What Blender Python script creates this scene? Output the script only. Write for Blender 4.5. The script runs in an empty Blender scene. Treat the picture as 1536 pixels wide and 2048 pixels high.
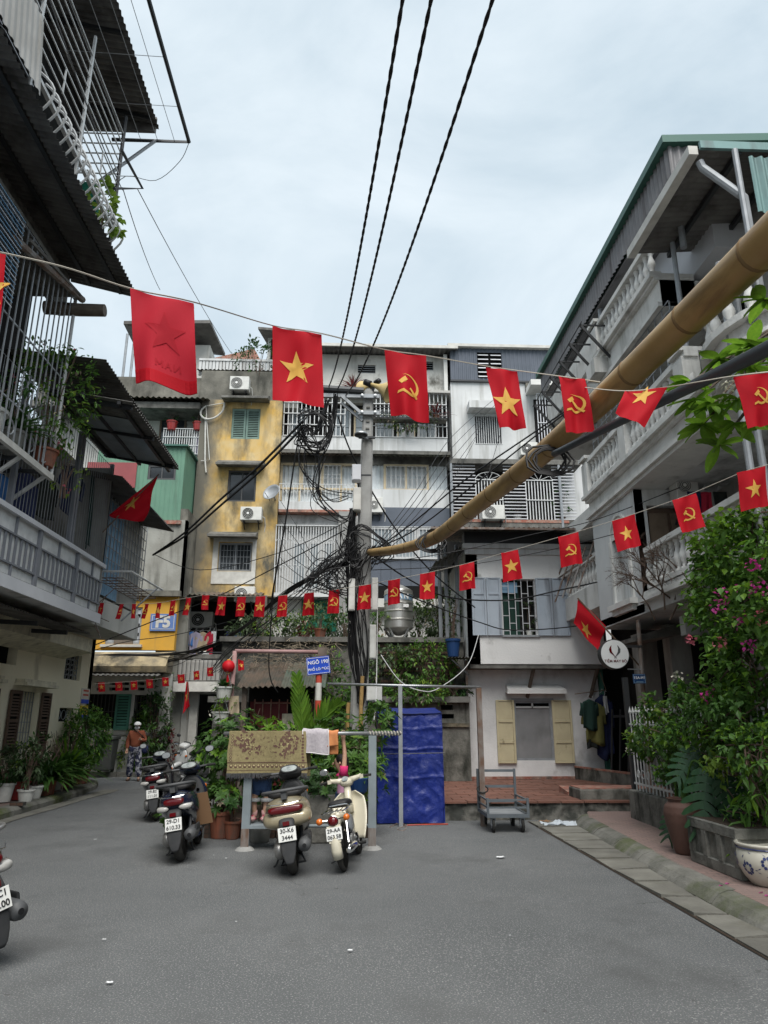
import bpy,bmesh,math,random
from mathutils import Vector,Matrix,noise
random.seed(7)
scene=bpy.context.scene
COL=scene.collection
rad=math.radians
F=1420.0;TH=math.atan(418/F);YAW=rad(2.4);CZ=1.6
cam=bpy.data.cameras.new('camera');camo=bpy.data.objects.new('camera',cam);COL.objects.link(camo)
cam.sensor_fit='VERTICAL';cam.sensor_height=36.0;cam.lens=36.0*F/2048
cam.clip_start=0.05;cam.clip_end=2000
camo.location=(0,0,CZ);camo.rotation_euler=(rad(90)+TH,0,-YAW)
scene.camera=camo
SUN_EL,SUN_AZ=rad(58),rad(172)
w=bpy.data.worlds.new("World");scene.world=w;w.use_nodes=True
nt=w.node_tree;nt.nodes.clear()
wo=nt.nodes.new('ShaderNodeOutputWorld');bg=nt.nodes.new('ShaderNodeBackground')
sky=nt.nodes.new('ShaderNodeTexSky');sky.sky_type='NISHITA';sky.sun_disc=False
sky.sun_elevation=SUN_EL;sky.sun_rotation=SUN_AZ;sky.dust_density=3.0
tc=nt.nodes.new('ShaderNodeTexCoord');mp=nt.nodes.new('ShaderNodeMapping')
mp.inputs['Scale'].default_value=(1.0,1.0,1.9)
n1=nt.nodes.new('ShaderNodeTexNoise');n1.inputs['Scale'].default_value=2.4;n1.inputs['Detail'].default_value=8;n1.inputs['Roughness'].default_value=.56;n1.inputs['Distortion'].default_value=.5
cr=nt.nodes.new('ShaderNodeValToRGB')
cr.color_ramp.elements[0].position=.30;cr.color_ramp.elements[0].color=(2.0,2.42,2.68,1)
cr.color_ramp.elements[1].position=.68;cr.color_ramp.elements[1].color=(3.05,3.36,3.52,1)
mx=nt.nodes.new('ShaderNodeMix');mx.data_type='RGBA';mx.inputs[0].default_value=.9
L=nt.links.new
L(tc.outputs['Generated'],mp.inputs['Vector']);L(mp.outputs[0],n1.inputs['Vector']);L(n1.outputs['Fac'],cr.inputs[0])
L(sky.outputs[0],mx.inputs[6]);L(cr.outputs[0],mx.inputs[7]);L(mx.outputs[2],bg.inputs['Color'])
bg.inputs['Strength'].default_value=0.1;L(bg.outputs[0],wo.inputs[0])
sl=bpy.data.lights.new('sun','SUN');so=bpy.data.objects.new('sun',sl);COL.objects.link(so)
sl.energy=1.5;sl.angle=rad(45);sl.color=(1,.97,.92)
_sd=Vector((math.sin(SUN_AZ)*math.cos(SUN_EL),math.cos(SUN_AZ)*math.cos(SUN_EL),math.sin(SUN_EL)))
so.location=(0,-6,30);so.rotation_euler=_sd.to_track_quat('Z','Y').to_euler()
vs=scene.view_settings
vs.view_transform='Standard';vs.look='None';vs.gamma=1;vs.exposure=1.58
scene.cycles.use_denoising=True;scene.cycles.max_bounces=6;scene.cycles.diffuse_bounces=4;scene.cycles.transparent_max_bounces=8
scene.cycles.caustics_reflective=False;scene.cycles.caustics_refractive=False
def ray(px,py):
 r=(px-768)/F;u=(1024-py)/F
 y=math.cos(TH)-u*math.sin(TH);z=math.sin(TH)+u*math.cos(TH)
 c,s=math.cos(YAW),math.sin(YAW)
 return Vector((r*c+y*s,-r*s+y*c,z))
C0=Vector((0,0,CZ))
def PY(px,py,Y):d=ray(px,py);return C0+d*(Y/d.y)
def PX(px,py,X):d=ray(px,py);return C0+d*(X/d.x)
def PZ(px,py,Z=0.0):d=ray(px,py);return C0+d*((Z-CZ)/d.z)
def RY(a,b,c,d,Y):
 m=(b+d)/2;k=(a+c)/2
 return PY(a,m,Y).x,PY(c,m,Y).x,PY(k,d,Y).z,PY(k,b,Y).z
MW={}
def V(*a):return Vector(a)
class MB:
 def __init__(s):s.v=[];s.f=[];s.T=None
 def a(s,pts):
  b=len(s.v)
  for p in pts:s.v.append(tuple(s.T@Vector(p))if s.T else tuple(p))
  return b
 def face(s,pts):b=s.a(pts);s.f.append(tuple(range(b,b+len(pts))));return s
 def box(s,x0,x1,y0,y1,z0,z1):
  b=s.a([(x0,y0,z0),(x1,y0,z0),(x1,y1,z0),(x0,y1,z0),(x0,y0,z1),(x1,y0,z1),(x1,y1,z1),(x0,y1,z1)])
  for q in((0,3,2,1),(4,5,6,7),(0,1,5,4),(1,2,6,5),(2,3,7,6),(3,0,4,7)):s.f.append(tuple(b+i for i in q))
  return s
 def cbox(s,c,d):return s.box(c[0]-d[0]/2,c[0]+d[0]/2,c[1]-d[1]/2,c[1]+d[1]/2,c[2]-d[2]/2,c[2]+d[2]/2)
 def hexa(s,P):
  b=s.a(P)
  for q in((0,3,2,1),(4,5,6,7),(0,1,5,4),(1,2,6,5),(2,3,7,6),(3,0,4,7)):s.f.append(tuple(b+i for i in q))
  return s
 def beam(s,p,q,w,h,up=(0,0,1)):
  p=Vector(p);q=Vector(q);d=(q-p).normalized();up=Vector(up)
  if abs(d.dot(up))>.98:up=Vector((0,1,0))
  r=d.cross(up).normalized();u=r.cross(d).normalized()
  r=r*(w/2);u=u*(h/2)
  return s.hexa([p-r-u,p+r-u,q+r-u,q-r-u,p-r+u,p+r+u,q+r+u,q-r+u])
 def tube(s,pts,r,n=6,cap=True,closed=False):
  pts=[Vector(p)for p in pts];m=len(pts)
  rs=r if isinstance(r,(list,tuple))else[r]*m
  rings=[];prev=None
  for i,p in enumerate(pts):
   if closed:t=pts[(i+1)%m]-pts[i-1]
   else:t=pts[min(i+1,m-1)]-pts[max(i-1,0)]
   if t.length<1e-9:t=Vector((0,0,1))
   t.normalize()
   if prev is None:
    ref=Vector((0,0,1))if abs(t.z)<.9 else Vector((1,0,0))
    a=t.cross(ref).normalized()
   else:
    a=prev-t*prev.dot(t)
    a=a.normalized()if a.length>1e-6 else t.orthogonal().normalized()
   prev=a;b2=t.cross(a)
   rings.append(s.a([p+(a*math.cos(k*2*math.pi/n)+b2*math.sin(k*2*math.pi/n))*rs[i]for k in range(n)]))
  for i in range(m if closed else m-1):
   A=rings[i];B=rings[(i+1)%m]
   for k in range(n):s.f.append((A+k,A+(k+1)%n,B+(k+1)%n,B+k))
  if cap and not closed:
   s.f.append(tuple(rings[0]+k for k in reversed(range(n))));s.f.append(tuple(rings[-1]+k for k in range(n)))
  return s
 def lathe(s,prof,c=(0,0,0),n=16,ax='z'):
  rings=[]
  for r,z in prof:
   ring=[]
   for k in range(n):
    a=k*2*math.pi/n;x=r*math.cos(a);y=r*math.sin(a)
    ring.append((c[0]+x,c[1]+y,c[2]+z)if ax=='z' else(c[0]+z,c[1]+x,c[2]+y)if ax=='x' else(c[0]+y,c[1]+z,c[2]+x))
   rings.append(s.a(ring))
  for i in range(len(rings)-1):
   for k in range(n):s.f.append((rings[i]+k,rings[i]+(k+1)%n,rings[i+1]+(k+1)%n,rings[i+1]+k))
  if prof[0][0]>1e-5:s.f.append(tuple(rings[0]+k for k in reversed(range(n))))
  if prof[-1][0]>1e-5:s.f.append(tuple(rings[-1]+k for k in range(n)))
  return s
 def loft(s,rings,cap=True):
  ids=[s.a(r)for r in rings];n=len(rings[0])
  for i in range(len(ids)-1):
   for k in range(n):s.f.append((ids[i]+k,ids[i]+(k+1)%n,ids[i+1]+(k+1)%n,ids[i+1]+k))
  if cap:
   s.f.append(tuple(ids[0]+k for k in reversed(range(n))));s.f.append(tuple(ids[-1]+k for k in range(n)))
  return s
 def grid(s,fn,nu,nv):
  b=s.a([fn(i/nu,j/nv)for j in range(nv+1)for i in range(nu+1)])
  for j in range(nv):
   for i in range(nu):
    k=b+j*(nu+1)+i;s.f.append((k,k+1,k+nu+2,k+nu+1))
  return s
 def prism(s,poly,O,U,W,D):
  O=Vector(O);U=Vector(U);W=Vector(W);D=Vector(D);n=len(poly)
  b=s.a([O+U*x+W*y for x,y in poly]+[O+U*x+W*y+D for x,y in poly])
  s.f.append(tuple(b+k for k in range(n)));s.f.append(tuple(b+n+k for k in reversed(range(n))))
  for k in range(n):s.f.append((b+k,b+n+k,b+n+(k+1)%n,b+(k+1)%n))
  return s
 def corr(s,O,U,W,pitch=.1,amp=.018,th=.006,trap=False):
  """corrugated sheet: waves repeat along U, ridges run along W"""
  O=Vector(O);U=Vector(U);W=Vector(W);N=U.cross(W).normalized();lu=U.length
  nw=max(2,int(round(lu/pitch)));k=4 if trap else 6;m=nw*k
  def h(i):
   if trap:return(0,1,1,0)[i%4]*amp
   return amp*math.sin(i*2*math.pi/k)
  for sgn in(0,1):
   b=s.a([O+U*(i/m)+N*(h(i)-sgn*th)for i in range(m+1)]+[O+U*(i/m)+W+N*(h(i)-sgn*th)for i in range(m+1)])
   for i in range(m):s.f.append((b+i,b+i+1,b+m+2+i,b+m+1+i)if not sgn else(b+i+1,b+i,b+m+1+i,b+m+2+i))
  return s
 def wall(s,O,U,W,D,u0,u1,w0,w1,holes=()):
  O=Vector(O);U=Vector(U);W=Vector(W);D=Vector(D)
  us=sorted({u0,u1,*[min(max(h[i],u0),u1)for h in holes for i in(0,1)]})
  ws=sorted({w0,w1,*[min(max(h[i],w0),w1)for h in holes for i in(2,3)]})
  nu,nw=len(us)-1,len(ws)-1
  def solid(i,j):
   if i<0 or j<0 or i>=nu or j>=nw:return False
   x=(us[i]+us[i+1])/2;z=(ws[j]+ws[j+1])/2
   return not any(h[0]<x<h[1]and h[2]<z<h[3]for h in holes)
  P=lambda x,z,k:O+U*x+W*z+D*k
  for i in range(nu):
   for j in range(nw):
    if not solid(i,j):continue
    a,b,c,d=us[i],us[i+1],ws[j],ws[j+1]
    s.face([P(a,c,0),P(b,c,0),P(b,d,0),P(a,d,0)]);s.face([P(a,c,1),P(a,d,1),P(b,d,1),P(b,c,1)])
    if not solid(i-1,j):s.face([P(a,c,0),P(a,d,0),P(a,d,1),P(a,c,1)])
    if not solid(i+1,j):s.face([P(b,c,0),P(b,c,1),P(b,d,1),P(b,d,0)])
    if not solid(i,j-1):s.face([P(a,c,0),P(a,c,1),P(b,c,1),P(b,c,0)])
    if not solid(i,j+1):s.face([P(a,d,0),P(b,d,0),P(b,d,1),P(a,d,1)])
  return s
 def build(s,name,mat,parent=None,smooth=False,kind=None,local=False,label=None,weld=False):
  M=None
  if parent is not None and not local:M=MW[parent].inverted()
  vv=[tuple(M@Vector(p))for p in s.v]if M else s.v
  me=bpy.data.meshes.new(name);me.from_pydata(vv,[],s.f)
  if weld:
   bm=bmesh.new();bm.from_mesh(me);bmesh.ops.remove_doubles(bm,verts=bm.verts,dist=1e-4);bmesh.ops.recalc_face_normals(bm,faces=bm.faces);bm.to_mesh(me);bm.free()
  if smooth:me.polygons.foreach_set('use_smooth',[True]*len(me.polygons))
  me.update()
  return mkobj(name,me,mat,parent,kind,label)
def mkobj(name,me,mat,parent=None,kind=None,label=None):
 o=bpy.data.objects.new(name,me);COL.objects.link(o)
 if mat is not None and not me.materials:me.materials.append(MT(mat)if isinstance(mat,str)else mat)
 if parent is not None:o.parent=parent;MW[o]=MW[parent]
 else:MW[o]=Matrix()
 if kind:o['kind']=kind
 if label:o['label']=label
 return o
def thing(name,label,cat,loc=(0,0,0),group=None,rot=0.0):
 o=bpy.data.objects.new(name,None);COL.objects.link(o);o.empty_display_size=.1
 o.location=loc;o.rotation_euler=(0,0,rot);o['label']=label;o['category']=cat
 if group:o['group']=group
 MW[o]=Matrix.Translation(loc)@Matrix.Rotation(rot,4,'Z')
 return o
def tag(o,label,cat,group=None):
 o['label']=label;o['category']=cat
 if group:o['group']=group
 return o
def inst(src,parent,loc=None,rot=None,scale=None,name=None):
 """another piece that shares src's mesh; loc is relative to parent"""
 o=bpy.data.objects.new(name or src.name.split('.')[0],src.data);COL.objects.link(o)
 if parent is not None:o.parent=parent;MW[o]=MW[parent]
 if loc is not None:o.location=loc
 if rot is not None:o.rotation_euler=rot
 if scale is not None:o.scale=scale
 return o
def copy_tree(o,parent=None):
 c=o.copy();COL.objects.link(c);c.parent=parent
 for ch in list(o.children):copy_tree(ch,c)
 return c
def bevel(o,w=.01,seg=2):
 m=o.modifiers.new('bevel','BEVEL');m.width=w;m.segments=seg;m.limit_method='ANGLE';m.angle_limit=rad(40);return o
def subs(o,l=1):
 m=o.modifiers.new('sub','SUBSURF');m.levels=l;m.render_levels=l;return o
def text(s,size,mat,O,U,W,parent,name='lettering',bold=0.0,ext=.0015,align='CENTER'):
 """flat lettering, O centre, U reading direction, W up"""
 cu=bpy.data.curves.new('t','FONT');cu.body=s;cu.size=size;cu.align_x=align;cu.align_y='CENTER'
 cu.extrude=ext;cu.offset=bold*size
 cu.resolution_u=3
 to=bpy.data.objects.new('t',cu);COL.objects.link(to)
 bpy.context.view_layer.update()
 me=bpy.data.meshes.new_from_object(to.evaluated_get(bpy.context.evaluated_depsgraph_get()))
 bpy.data.objects.remove(to);me.materials.clear()
 U=Vector(U);W=Vector(W);N=U.cross(W).normalized()
 T=Matrix(((*[U[0],W[0],N[0],O[0]],),(U[1],W[1],N[1],O[1]),(U[2],W[2],N[2],O[2]),(0,0,0,1)))
 if parent is not None:T=MW[parent].inverted()@T
 me.transform(T);me.name=name
 return mkobj(name,me,mat,parent)
def lerp(a,b,t):return a+(b-a)*t
def catmull(pts,k=6):
 pts=[Vector(p)for p in pts];out=[]
 for i in range(len(pts)-1):
  p0=pts[max(i-1,0)];p1=pts[i];p2=pts[i+1];p3=pts[min(i+2,len(pts)-1)]
  for j in range(k):
   t=j/k;out.append(.5*((2*p1)+(p2-p0)*t+(2*p0-5*p1+4*p2-p3)*t*t+(3*p1-p0-3*p2+p3)*t**3))
 out.append(pts[-1]);return out
def sag(a,b,d,k=10):
 a=Vector(a);b=Vector(b)
 return[a.lerp(b,i/k)-Vector((0,0,4*d*(i/k)*(1-i/k)))for i in range(k+1)]
_M={};_D={}
def MT(k):
 if k not in _M:_M[k]=mkmat(k,**_D[k])
 return _M[k]
def D(k,c,**kw):_D[k]=dict(c=c,**kw)
def rgb(h):
 return tuple(((x/255)/12.92 if x/255<=.04045 else((x/255+.055)/1.055)**2.4)for x in h)
def mkmat(name,c,axm=None,cracks=0,c2=None,sc=3.0,mixlo=.35,mixhi=.65,rough=.8,metal=0.,bump=0.,bsc=40.,stain=None,ssc=(1.5,1.5,.35),slo=.5,shi=.7,spec=.3,speck=None,spsc=150.,spk=(.62,.7),emit=None,coat=0.,trans=0.,brick=None,wave=None,rvar=0.,shadeobj=0.,alpha=1.0,stain2=None,s2sc=(.7,.7,.7),s2lo=.55,s2hi=.68):
 m=bpy.data.materials.new(name);m.use_nodes=True
 nt=m.node_tree;N=nt.nodes;L=nt.links.new;N.clear()
 out=N.new('ShaderNodeOutputMaterial');b=N.new('ShaderNodeBsdfPrincipled');L(b.outputs[0],out.inputs[0])
 b.inputs['Roughness'].default_value=rough;b.inputs['Metallic'].default_value=metal
 b.inputs['Specular IOR Level'].default_value=spec
 if coat:b.inputs['Coat Weight'].default_value=coat;b.inputs['Coat Roughness'].default_value=.12
 if alpha<1:b.inputs['Alpha'].default_value=alpha
 tc=N.new('ShaderNodeTexCoord');co=tc.outputs['Object']
 def ramp(src,lo,hi):
  r=N.new('ShaderNodeMapRange');r.inputs[1].default_value=lo;r.inputs[2].default_value=hi;L(src,r.inputs[0]);return r.outputs[0]
 def noi(scale,det=5,vec=None,rg=.55):
  n=N.new('ShaderNodeTexNoise');n.inputs['Detail'].default_value=det;n.inputs['Roughness'].default_value=rg
  if isinstance(scale,tuple):
   mp=N.new('ShaderNodeMapping');mp.inputs['Scale'].default_value=scale;L(co,mp.inputs[0]);L(mp.outputs[0],n.inputs['Vector']);n.inputs['Scale'].default_value=1
  else:n.inputs['Scale'].default_value=scale;L(co,n.inputs['Vector'])
  return n.outputs['Fac']
 def mix(f,a,bb,typ='MIX'):
  x=N.new('ShaderNodeMix');x.data_type='RGBA';x.blend_type=typ
  if isinstance(f,float):x.inputs[0].default_value=f
  else:L(f,x.inputs[0])
  for s,i in((a,6),(bb,7)):
   if isinstance(s,tuple):x.inputs[i].default_value=(*s,1)
   else:L(s,x.inputs[i])
  return x.outputs[2]
 col=c
 if brick:
  bt=N.new('ShaderNodeTexBrick');bt.inputs['Scale'].default_value=brick[0];bt.inputs['Color1'].default_value=(*c,1);bt.inputs['Color2'].default_value=(*brick[1],1);bt.inputs['Mortar'].default_value=(*brick[2],1)
  bt.inputs['Mortar Size'].default_value=brick[3]
  mp=N.new('ShaderNodeMapping');mp.inputs['Rotation'].default_value=brick[4]if len(brick)>4 else(rad(90),0,0);L(co,mp.inputs[0]);L(mp.outputs[0],bt.inputs['Vector']);col=bt.outputs[0]
 if c2:col=mix(ramp(noi(sc,6),mixlo,mixhi),col,c2)
 if speck:col=mix(ramp(noi(spsc,2),*spk),col,speck)
 if cracks:
  wn=N.new('ShaderNodeTexNoise');wn.inputs['Scale'].default_value=1.3;wn.inputs['Detail'].default_value=6;L(co,wn.inputs['Vector']);wa=N.new('ShaderNodeMix');wa.data_type='RGBA';wa.blend_type='LINEAR_LIGHT';wa.inputs[0].default_value=.35;L(co,wa.inputs[6]);L(wn.outputs['Color'],wa.inputs[7])
  vo=N.new('ShaderNodeTexVoronoi');vo.feature='DISTANCE_TO_EDGE';vo.inputs['Scale'].default_value=cracks;L(wa.outputs[2],vo.inputs['Vector']);mm=N.new('ShaderNodeMath');mm.operation='MULTIPLY';L(ramp(vo.outputs['Distance'],.004,.0005),mm.inputs[0]);L(ramp(noi(.45,3),.56,.66),mm.inputs[1]);col=mix(mm.outputs[0],col,(.045,.045,.044))
 if stain:col=mix(ramp(noi(ssc,6,rg=.62),slo,shi),col,stain)
 if stain2:col=mix(ramp(noi(s2sc,7,rg=.65),s2lo,s2hi),col,stain2)
 if axm:
  sx=N.new('ShaderNodeSeparateXYZ');L(co,sx.inputs[0]);ma=N.new('ShaderNodeMath');ma.operation='MULTIPLY_ADD';ma.inputs[1].default_value=axm[3];L(noi(axm[5],7,rg=.62),ma.inputs[0]);L(sx.outputs[axm[0]],ma.inputs[2]);col=mix(ramp(ma.outputs[0],axm[1],axm[2]),axm[4],col)
 if shadeobj:
  oi=N.new('ShaderNodeObjectInfo');hs=N.new('ShaderNodeHueSaturation')
  r=N.new('ShaderNodeMapRange');r.inputs[3].default_value=1-shadeobj;r.inputs[4].default_value=1+shadeobj;L(oi.outputs['Random'],r.inputs[0]);L(r.outputs[0],hs.inputs['Value'])
  if isinstance(col,tuple):hs.inputs['Color'].default_value=(*col,1)
  else:L(col,hs.inputs['Color'])
  col=hs.outputs[0]
 if isinstance(col,tuple):b.inputs['Base Color'].default_value=(*col,1)
 else:L(col,b.inputs['Base Color'])
 if rvar:
  rr=N.new('ShaderNodeMapRange');rr.inputs[3].default_value=max(0,rough-rvar);rr.inputs[4].default_value=min(1,rough+rvar);L(noi(sc*2,4),rr.inputs[0]);L(rr.outputs[0],b.inputs['Roughness'])
 if bump:
  bp=N.new('ShaderNodeBump');bp.inputs['Strength'].default_value=min(1,bump*1.0);bp.inputs['Distance'].default_value=.02;L(noi(bsc,6),bp.inputs['Height']);L(bp.outputs[0],b.inputs['Normal'])
 if trans:
  t=N.new('ShaderNodeBsdfTranslucent');ms=N.new('ShaderNodeMixShader');ms.inputs[0].default_value=trans
  if isinstance(col,tuple):t.inputs[0].default_value=(*col,1)
  else:L(col,t.inputs[0])
  L(b.outputs[0],ms.inputs[1]);L(t.outputs[0],ms.inputs[2]);L(ms.outputs[0],out.inputs[0])
 return m
def leafmat(k,c,c2,trans=.3,rough=.5):
 D(k,c,c2=c2,sc=9.,mixlo=.3,mixhi=.7,rough=rough,trans=trans,spec=.35,shadeobj=.25)
asph=(.105,.108,.108)
D('asphalt',(.112,.118,.121),c2=(.148,.153,.155),sc=.6,mixlo=.35,mixhi=.7,rough=.9,bump=.8,bsc=95,speck=(.34,.34,.33),spsc=85.,spk=(.56,.68),stain=(.088,.090,.090),ssc=(.7,.6,1),slo=.52,shi=.78,stain2=(.06,.06,.059),s2sc=(5.,4.,1),s2lo=.66,s2hi=.73,cracks=.5)
D('gutter',(.20,.195,.17),c2=(.135,.13,.115),sc=2.2,rough=.9,bump=.6,bsc=30,stain=(.12,.115,.09),ssc=(2,2,2),slo=.55,shi=.75,shadeobj=.12)
D('kerb',(.20,.195,.175),c2=(.11,.11,.095),sc=3,rough=.92,bump=.7,bsc=24,stain=(.07,.085,.03),ssc=(1.1,1.1,1.1),slo=.5,shi=.68,shadeobj=.1)
D('paver',(.27,.185,.165),c2=(.21,.155,.14),sc=2.5,rough=.9,bump=.4,stain=(.15,.125,.105),ssc=(1.3,1.3,1),slo=.56,shi=.8,brick=(3.2,(.22,.155,.135),(.12,.10,.09),.018,(0,0,0)))
D('redtile',(.20,.092,.066),c2=(.15,.08,.062),sc=3,rough=.75,bump=.2,stain=(.16,.12,.095),ssc=(.8,.8,1),slo=.52,shi=.72,shadeobj=.16)
D('redtrim',(.30,.10,.07),c2=(.35,.24,.19),sc=9,rough=.85,bump=.3,stain=(.10,.08,.07),ssc=(4,4,2))
D('rubble',(.15,.145,.13),c2=(.045,.047,.042),sc=4.5,mixlo=.42,mixhi=.6,rough=.95,bump=.9,bsc=11,stain=(.028,.03,.026),ssc=(2,2,1.5),slo=.5,shi=.66)
D('mossconc',(.20,.195,.175),c2=(.075,.077,.068),sc=3.2,mixlo=.4,mixhi=.66,rough=.95,bump=.7,bsc=18,stain=(.03,.032,.026),ssc=(3,3,.9),slo=.5,shi=.7)
D('yellow',(.62,.39,.10),c2=(.60,.47,.26),axm=(0,.05,.85,2.6,(.15,.14,.115),(.7,.7,.5)),sc=1.6,rough=.9,bump=.25,bsc=25,stain=(.27,.22,.14),ssc=(1.3,1.3,.3),slo=.50,shi=.72,stain2=(.10,.095,.075),s2sc=(.9,.9,.38),s2lo=.47,s2hi=.64)
D('yellow_clean',(.64,.35,.05),c2=(.56,.32,.06),sc=2.5,rough=.9,bump=.2,stain=(.33,.22,.09),ssc=(2,2,.4),slo=.58,shi=.8)
D('mould',(.22,.21,.18),c2=(.10,.098,.085),sc=1.6,mixlo=.35,mixhi=.65,rough=.95,bump=.4,bsc=20,stain=(.045,.045,.038),ssc=(1.7,1.7,.4),slo=.5,shi=.7)
D('concwall',(.34,.34,.31),c2=(.24,.235,.21),sc=1.2,rough=.95,bump=.3,bsc=20,stain=(.10,.098,.085),ssc=(2.2,2.2,.3),slo=.5,shi=.72,stain2=(.06,.06,.05),s2sc=(.9,.9,.7),s2lo=.6,s2hi=.72)
D('mouldband',(.42,.34,.21),c2=(.17,.15,.115),sc=1.8,mixlo=.38,mixhi=.62,rough=.95,bump=.4,bsc=20,stain=(.05,.048,.04),ssc=(1.2,1.2,1.6),slo=.48,shi=.66)
D('greyplaster',(.60,.595,.56),c2=(.48,.475,.445),sc=1.1,rough=.92,bump=.25,bsc=25,stain=(.21,.205,.185),ssc=(1.2,1.2,.28),slo=.52,shi=.74,stain2=(.10,.095,.08),s2sc=(.9,.9,.6),s2lo=.62,s2hi=.75)
D('whiteplaster',(.62,.63,.63),c2=(.54,.55,.55),sc=1.3,rough=.9,bump=.2,bsc=30,stain=(.33,.33,.31),ssc=(3.2,3.2,.22),slo=.50,shi=.74,stain2=(.22,.215,.20),s2sc=(1.3,1.3,.5),s2lo=.66,s2hi=.78)
D('houseplaster',(.80,.80,.79),c2=(.74,.74,.73),sc=1.0,rough=.9,bump=.22,bsc=22,stain=(.50,.495,.48),ssc=(1.0,1.0,.45),slo=.54,shi=.78,stain2=(.27,.265,.25),s2sc=(1.5,1.5,1.2),s2lo=.62,s2hi=.78)
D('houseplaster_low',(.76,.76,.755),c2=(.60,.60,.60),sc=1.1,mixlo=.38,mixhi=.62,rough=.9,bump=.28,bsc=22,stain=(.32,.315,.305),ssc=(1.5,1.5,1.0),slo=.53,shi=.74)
D('cream',(.80,.74,.57),c2=(.75,.69,.52),sc=1.0,rough=.88,bump=.12,bsc=30,stain=(.38,.34,.25),ssc=(1.3,1.3,.5),slo=.6,shi=.82)
D('creamtrim',(.70,.65,.50),c2=(.52,.48,.37),sc=6,rough=.88,stain=(.2,.18,.14),ssc=(5,5,2),slo=.55,shi=.75)
D('maroon',(.17,.02,.022),c2=(.12,.018,.02),sc=3,rough=.6)
D('concrete',(.33,.33,.32),c2=(.24,.24,.232),sc=2.4,rough=.9,bump=.35,bsc=30,stain=(.14,.135,.125),ssc=(3,3,.5),slo=.55,shi=.78)
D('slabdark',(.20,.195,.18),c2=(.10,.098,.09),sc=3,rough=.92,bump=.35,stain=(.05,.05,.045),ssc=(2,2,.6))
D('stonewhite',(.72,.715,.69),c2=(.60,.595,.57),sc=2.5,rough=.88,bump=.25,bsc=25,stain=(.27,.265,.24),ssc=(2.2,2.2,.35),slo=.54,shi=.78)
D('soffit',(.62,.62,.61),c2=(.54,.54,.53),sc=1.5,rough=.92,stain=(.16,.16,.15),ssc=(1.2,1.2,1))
D('rufswall',(.40,.395,.375),c2=(.31,.305,.285),sc=1.4,rough=.9,stain=(.12,.115,.1),ssc=(1.6,1.6,.4))
D('corrgrey',(.17,.165,.155),c2=(.11,.105,.10),sc=2.5,rough=.75,metal=.1,bump=.15,stain=(.06,.055,.05),ssc=(2,2,.6),slo=.5,shi=.7)
D('corrlight',(.42,.41,.39),c2=(.33,.32,.30),sc=2,rough=.65,metal=.2,stain=(.2,.17,.13),ssc=(3,3,.5),slo=.6,shi=.8)
D('corrbrown',(.16,.115,.085),c2=(.10,.085,.07),sc=2.2,rough=.85,bump=.2,stain=(.07,.075,.06),ssc=(1.2,1.2,1),slo=.45,shi=.65)
D('corrgreenroof',(.10,.145,.115),c2=(.15,.12,.09),sc=1.6,rough=.8,stain=(.07,.06,.05),ssc=(1.4,1.4,1))
D('corrgreen',(.13,.26,.185),c2=(.11,.22,.16),sc=1.2,rough=.6,stain=(.08,.14,.10),ssc=(3,3,.4),slo=.58,shi=.8)
D('corrteal',(.17,.29,.285),c2=(.14,.24,.24),sc=1.2,rough=.55,metal=.15,stain=(.1,.13,.13),ssc=(3,3,.4))
D('corrpurple',(.24,.235,.24),c2=(.19,.185,.19),sc=1.5,rough=.6,metal=.2,stain=(.12,.11,.11),ssc=(3,3,.5))
D('corrslate',(.105,.12,.15),c2=(.085,.10,.125),sc=1.5,rough=.55,metal=.1)
D('corrblue',(.24,.40,.55),c2=(.20,.33,.47),sc=2,rough=.6)
D('greentrim',(.05,.13,.105),rough=.5)
D('pinkwall',(.30,.085,.09),c2=(.25,.075,.08),sc=2,rough=.85)
D('whitemetal',(.62,.63,.63),c2=(.50,.51,.51),sc=6,rough=.5,spec=.4)
D('greymetal',(.33,.35,.37),c2=(.26,.275,.29),sc=5,rough=.5,metal=.25)
D('palegrey',(.62,.63,.66),c2=(.56,.57,.60),sc=2,rough=.55)
D('railgrey',(.20,.21,.235),c2=(.165,.175,.20),sc=4,rough=.5)
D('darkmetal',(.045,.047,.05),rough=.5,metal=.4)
D('steel',(.42,.43,.44),c2=(.33,.34,.35),sc=9,rough=.38,metal=.75)
D('stainless',(.60,.59,.56),c2=(.50,.49,.46),sc=4,rough=.38,metal=.8)
D('rustpipe',(.22,.20,.185),c2=(.15,.085,.055),sc=6,rough=.7,metal=.3,stain=(.30,.29,.28),ssc=(4,4,1))
D('framegrey',(.235,.275,.295),c2=(.19,.22,.235),sc=4,rough=.55,stain=(.13,.08,.055),ssc=(5,5,1.2),slo=.60,shi=.76)
D('pinkpipe',(.36,.22,.215),c2=(.30,.18,.17),sc=6,rough=.7)
D('cable',(.012,.012,.013),rough=.6)
D('cablegrey',(.10,.10,.105),rough=.6)
D('cablewhite',(.55,.55,.55),rough=.6)
D('glass',(.035,.04,.045),rough=.08,spec=.6)
D('glasspale',(.30,.34,.36),c2=(.22,.25,.27),sc=2,rough=.15,spec=.5)
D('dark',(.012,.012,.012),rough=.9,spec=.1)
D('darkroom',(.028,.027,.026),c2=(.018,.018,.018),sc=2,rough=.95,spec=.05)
D('curtain',(.70,.74,.76),c2=(.58,.62,.64),sc=(1,)[0]*5,rough=.95)
D('creamframe',(.60,.50,.34),c2=(.5,.42,.29),sc=5,rough=.7)
D('mesh',(.20,.205,.21),c2=(.27,.27,.275),sc=1.5,rough=.7,stain=(.14,.14,.14),ssc=(1,1,.6))
D('shutgreen',(.20,.29,.25),c2=(.155,.225,.195),sc=4,rough=.8)
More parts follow.
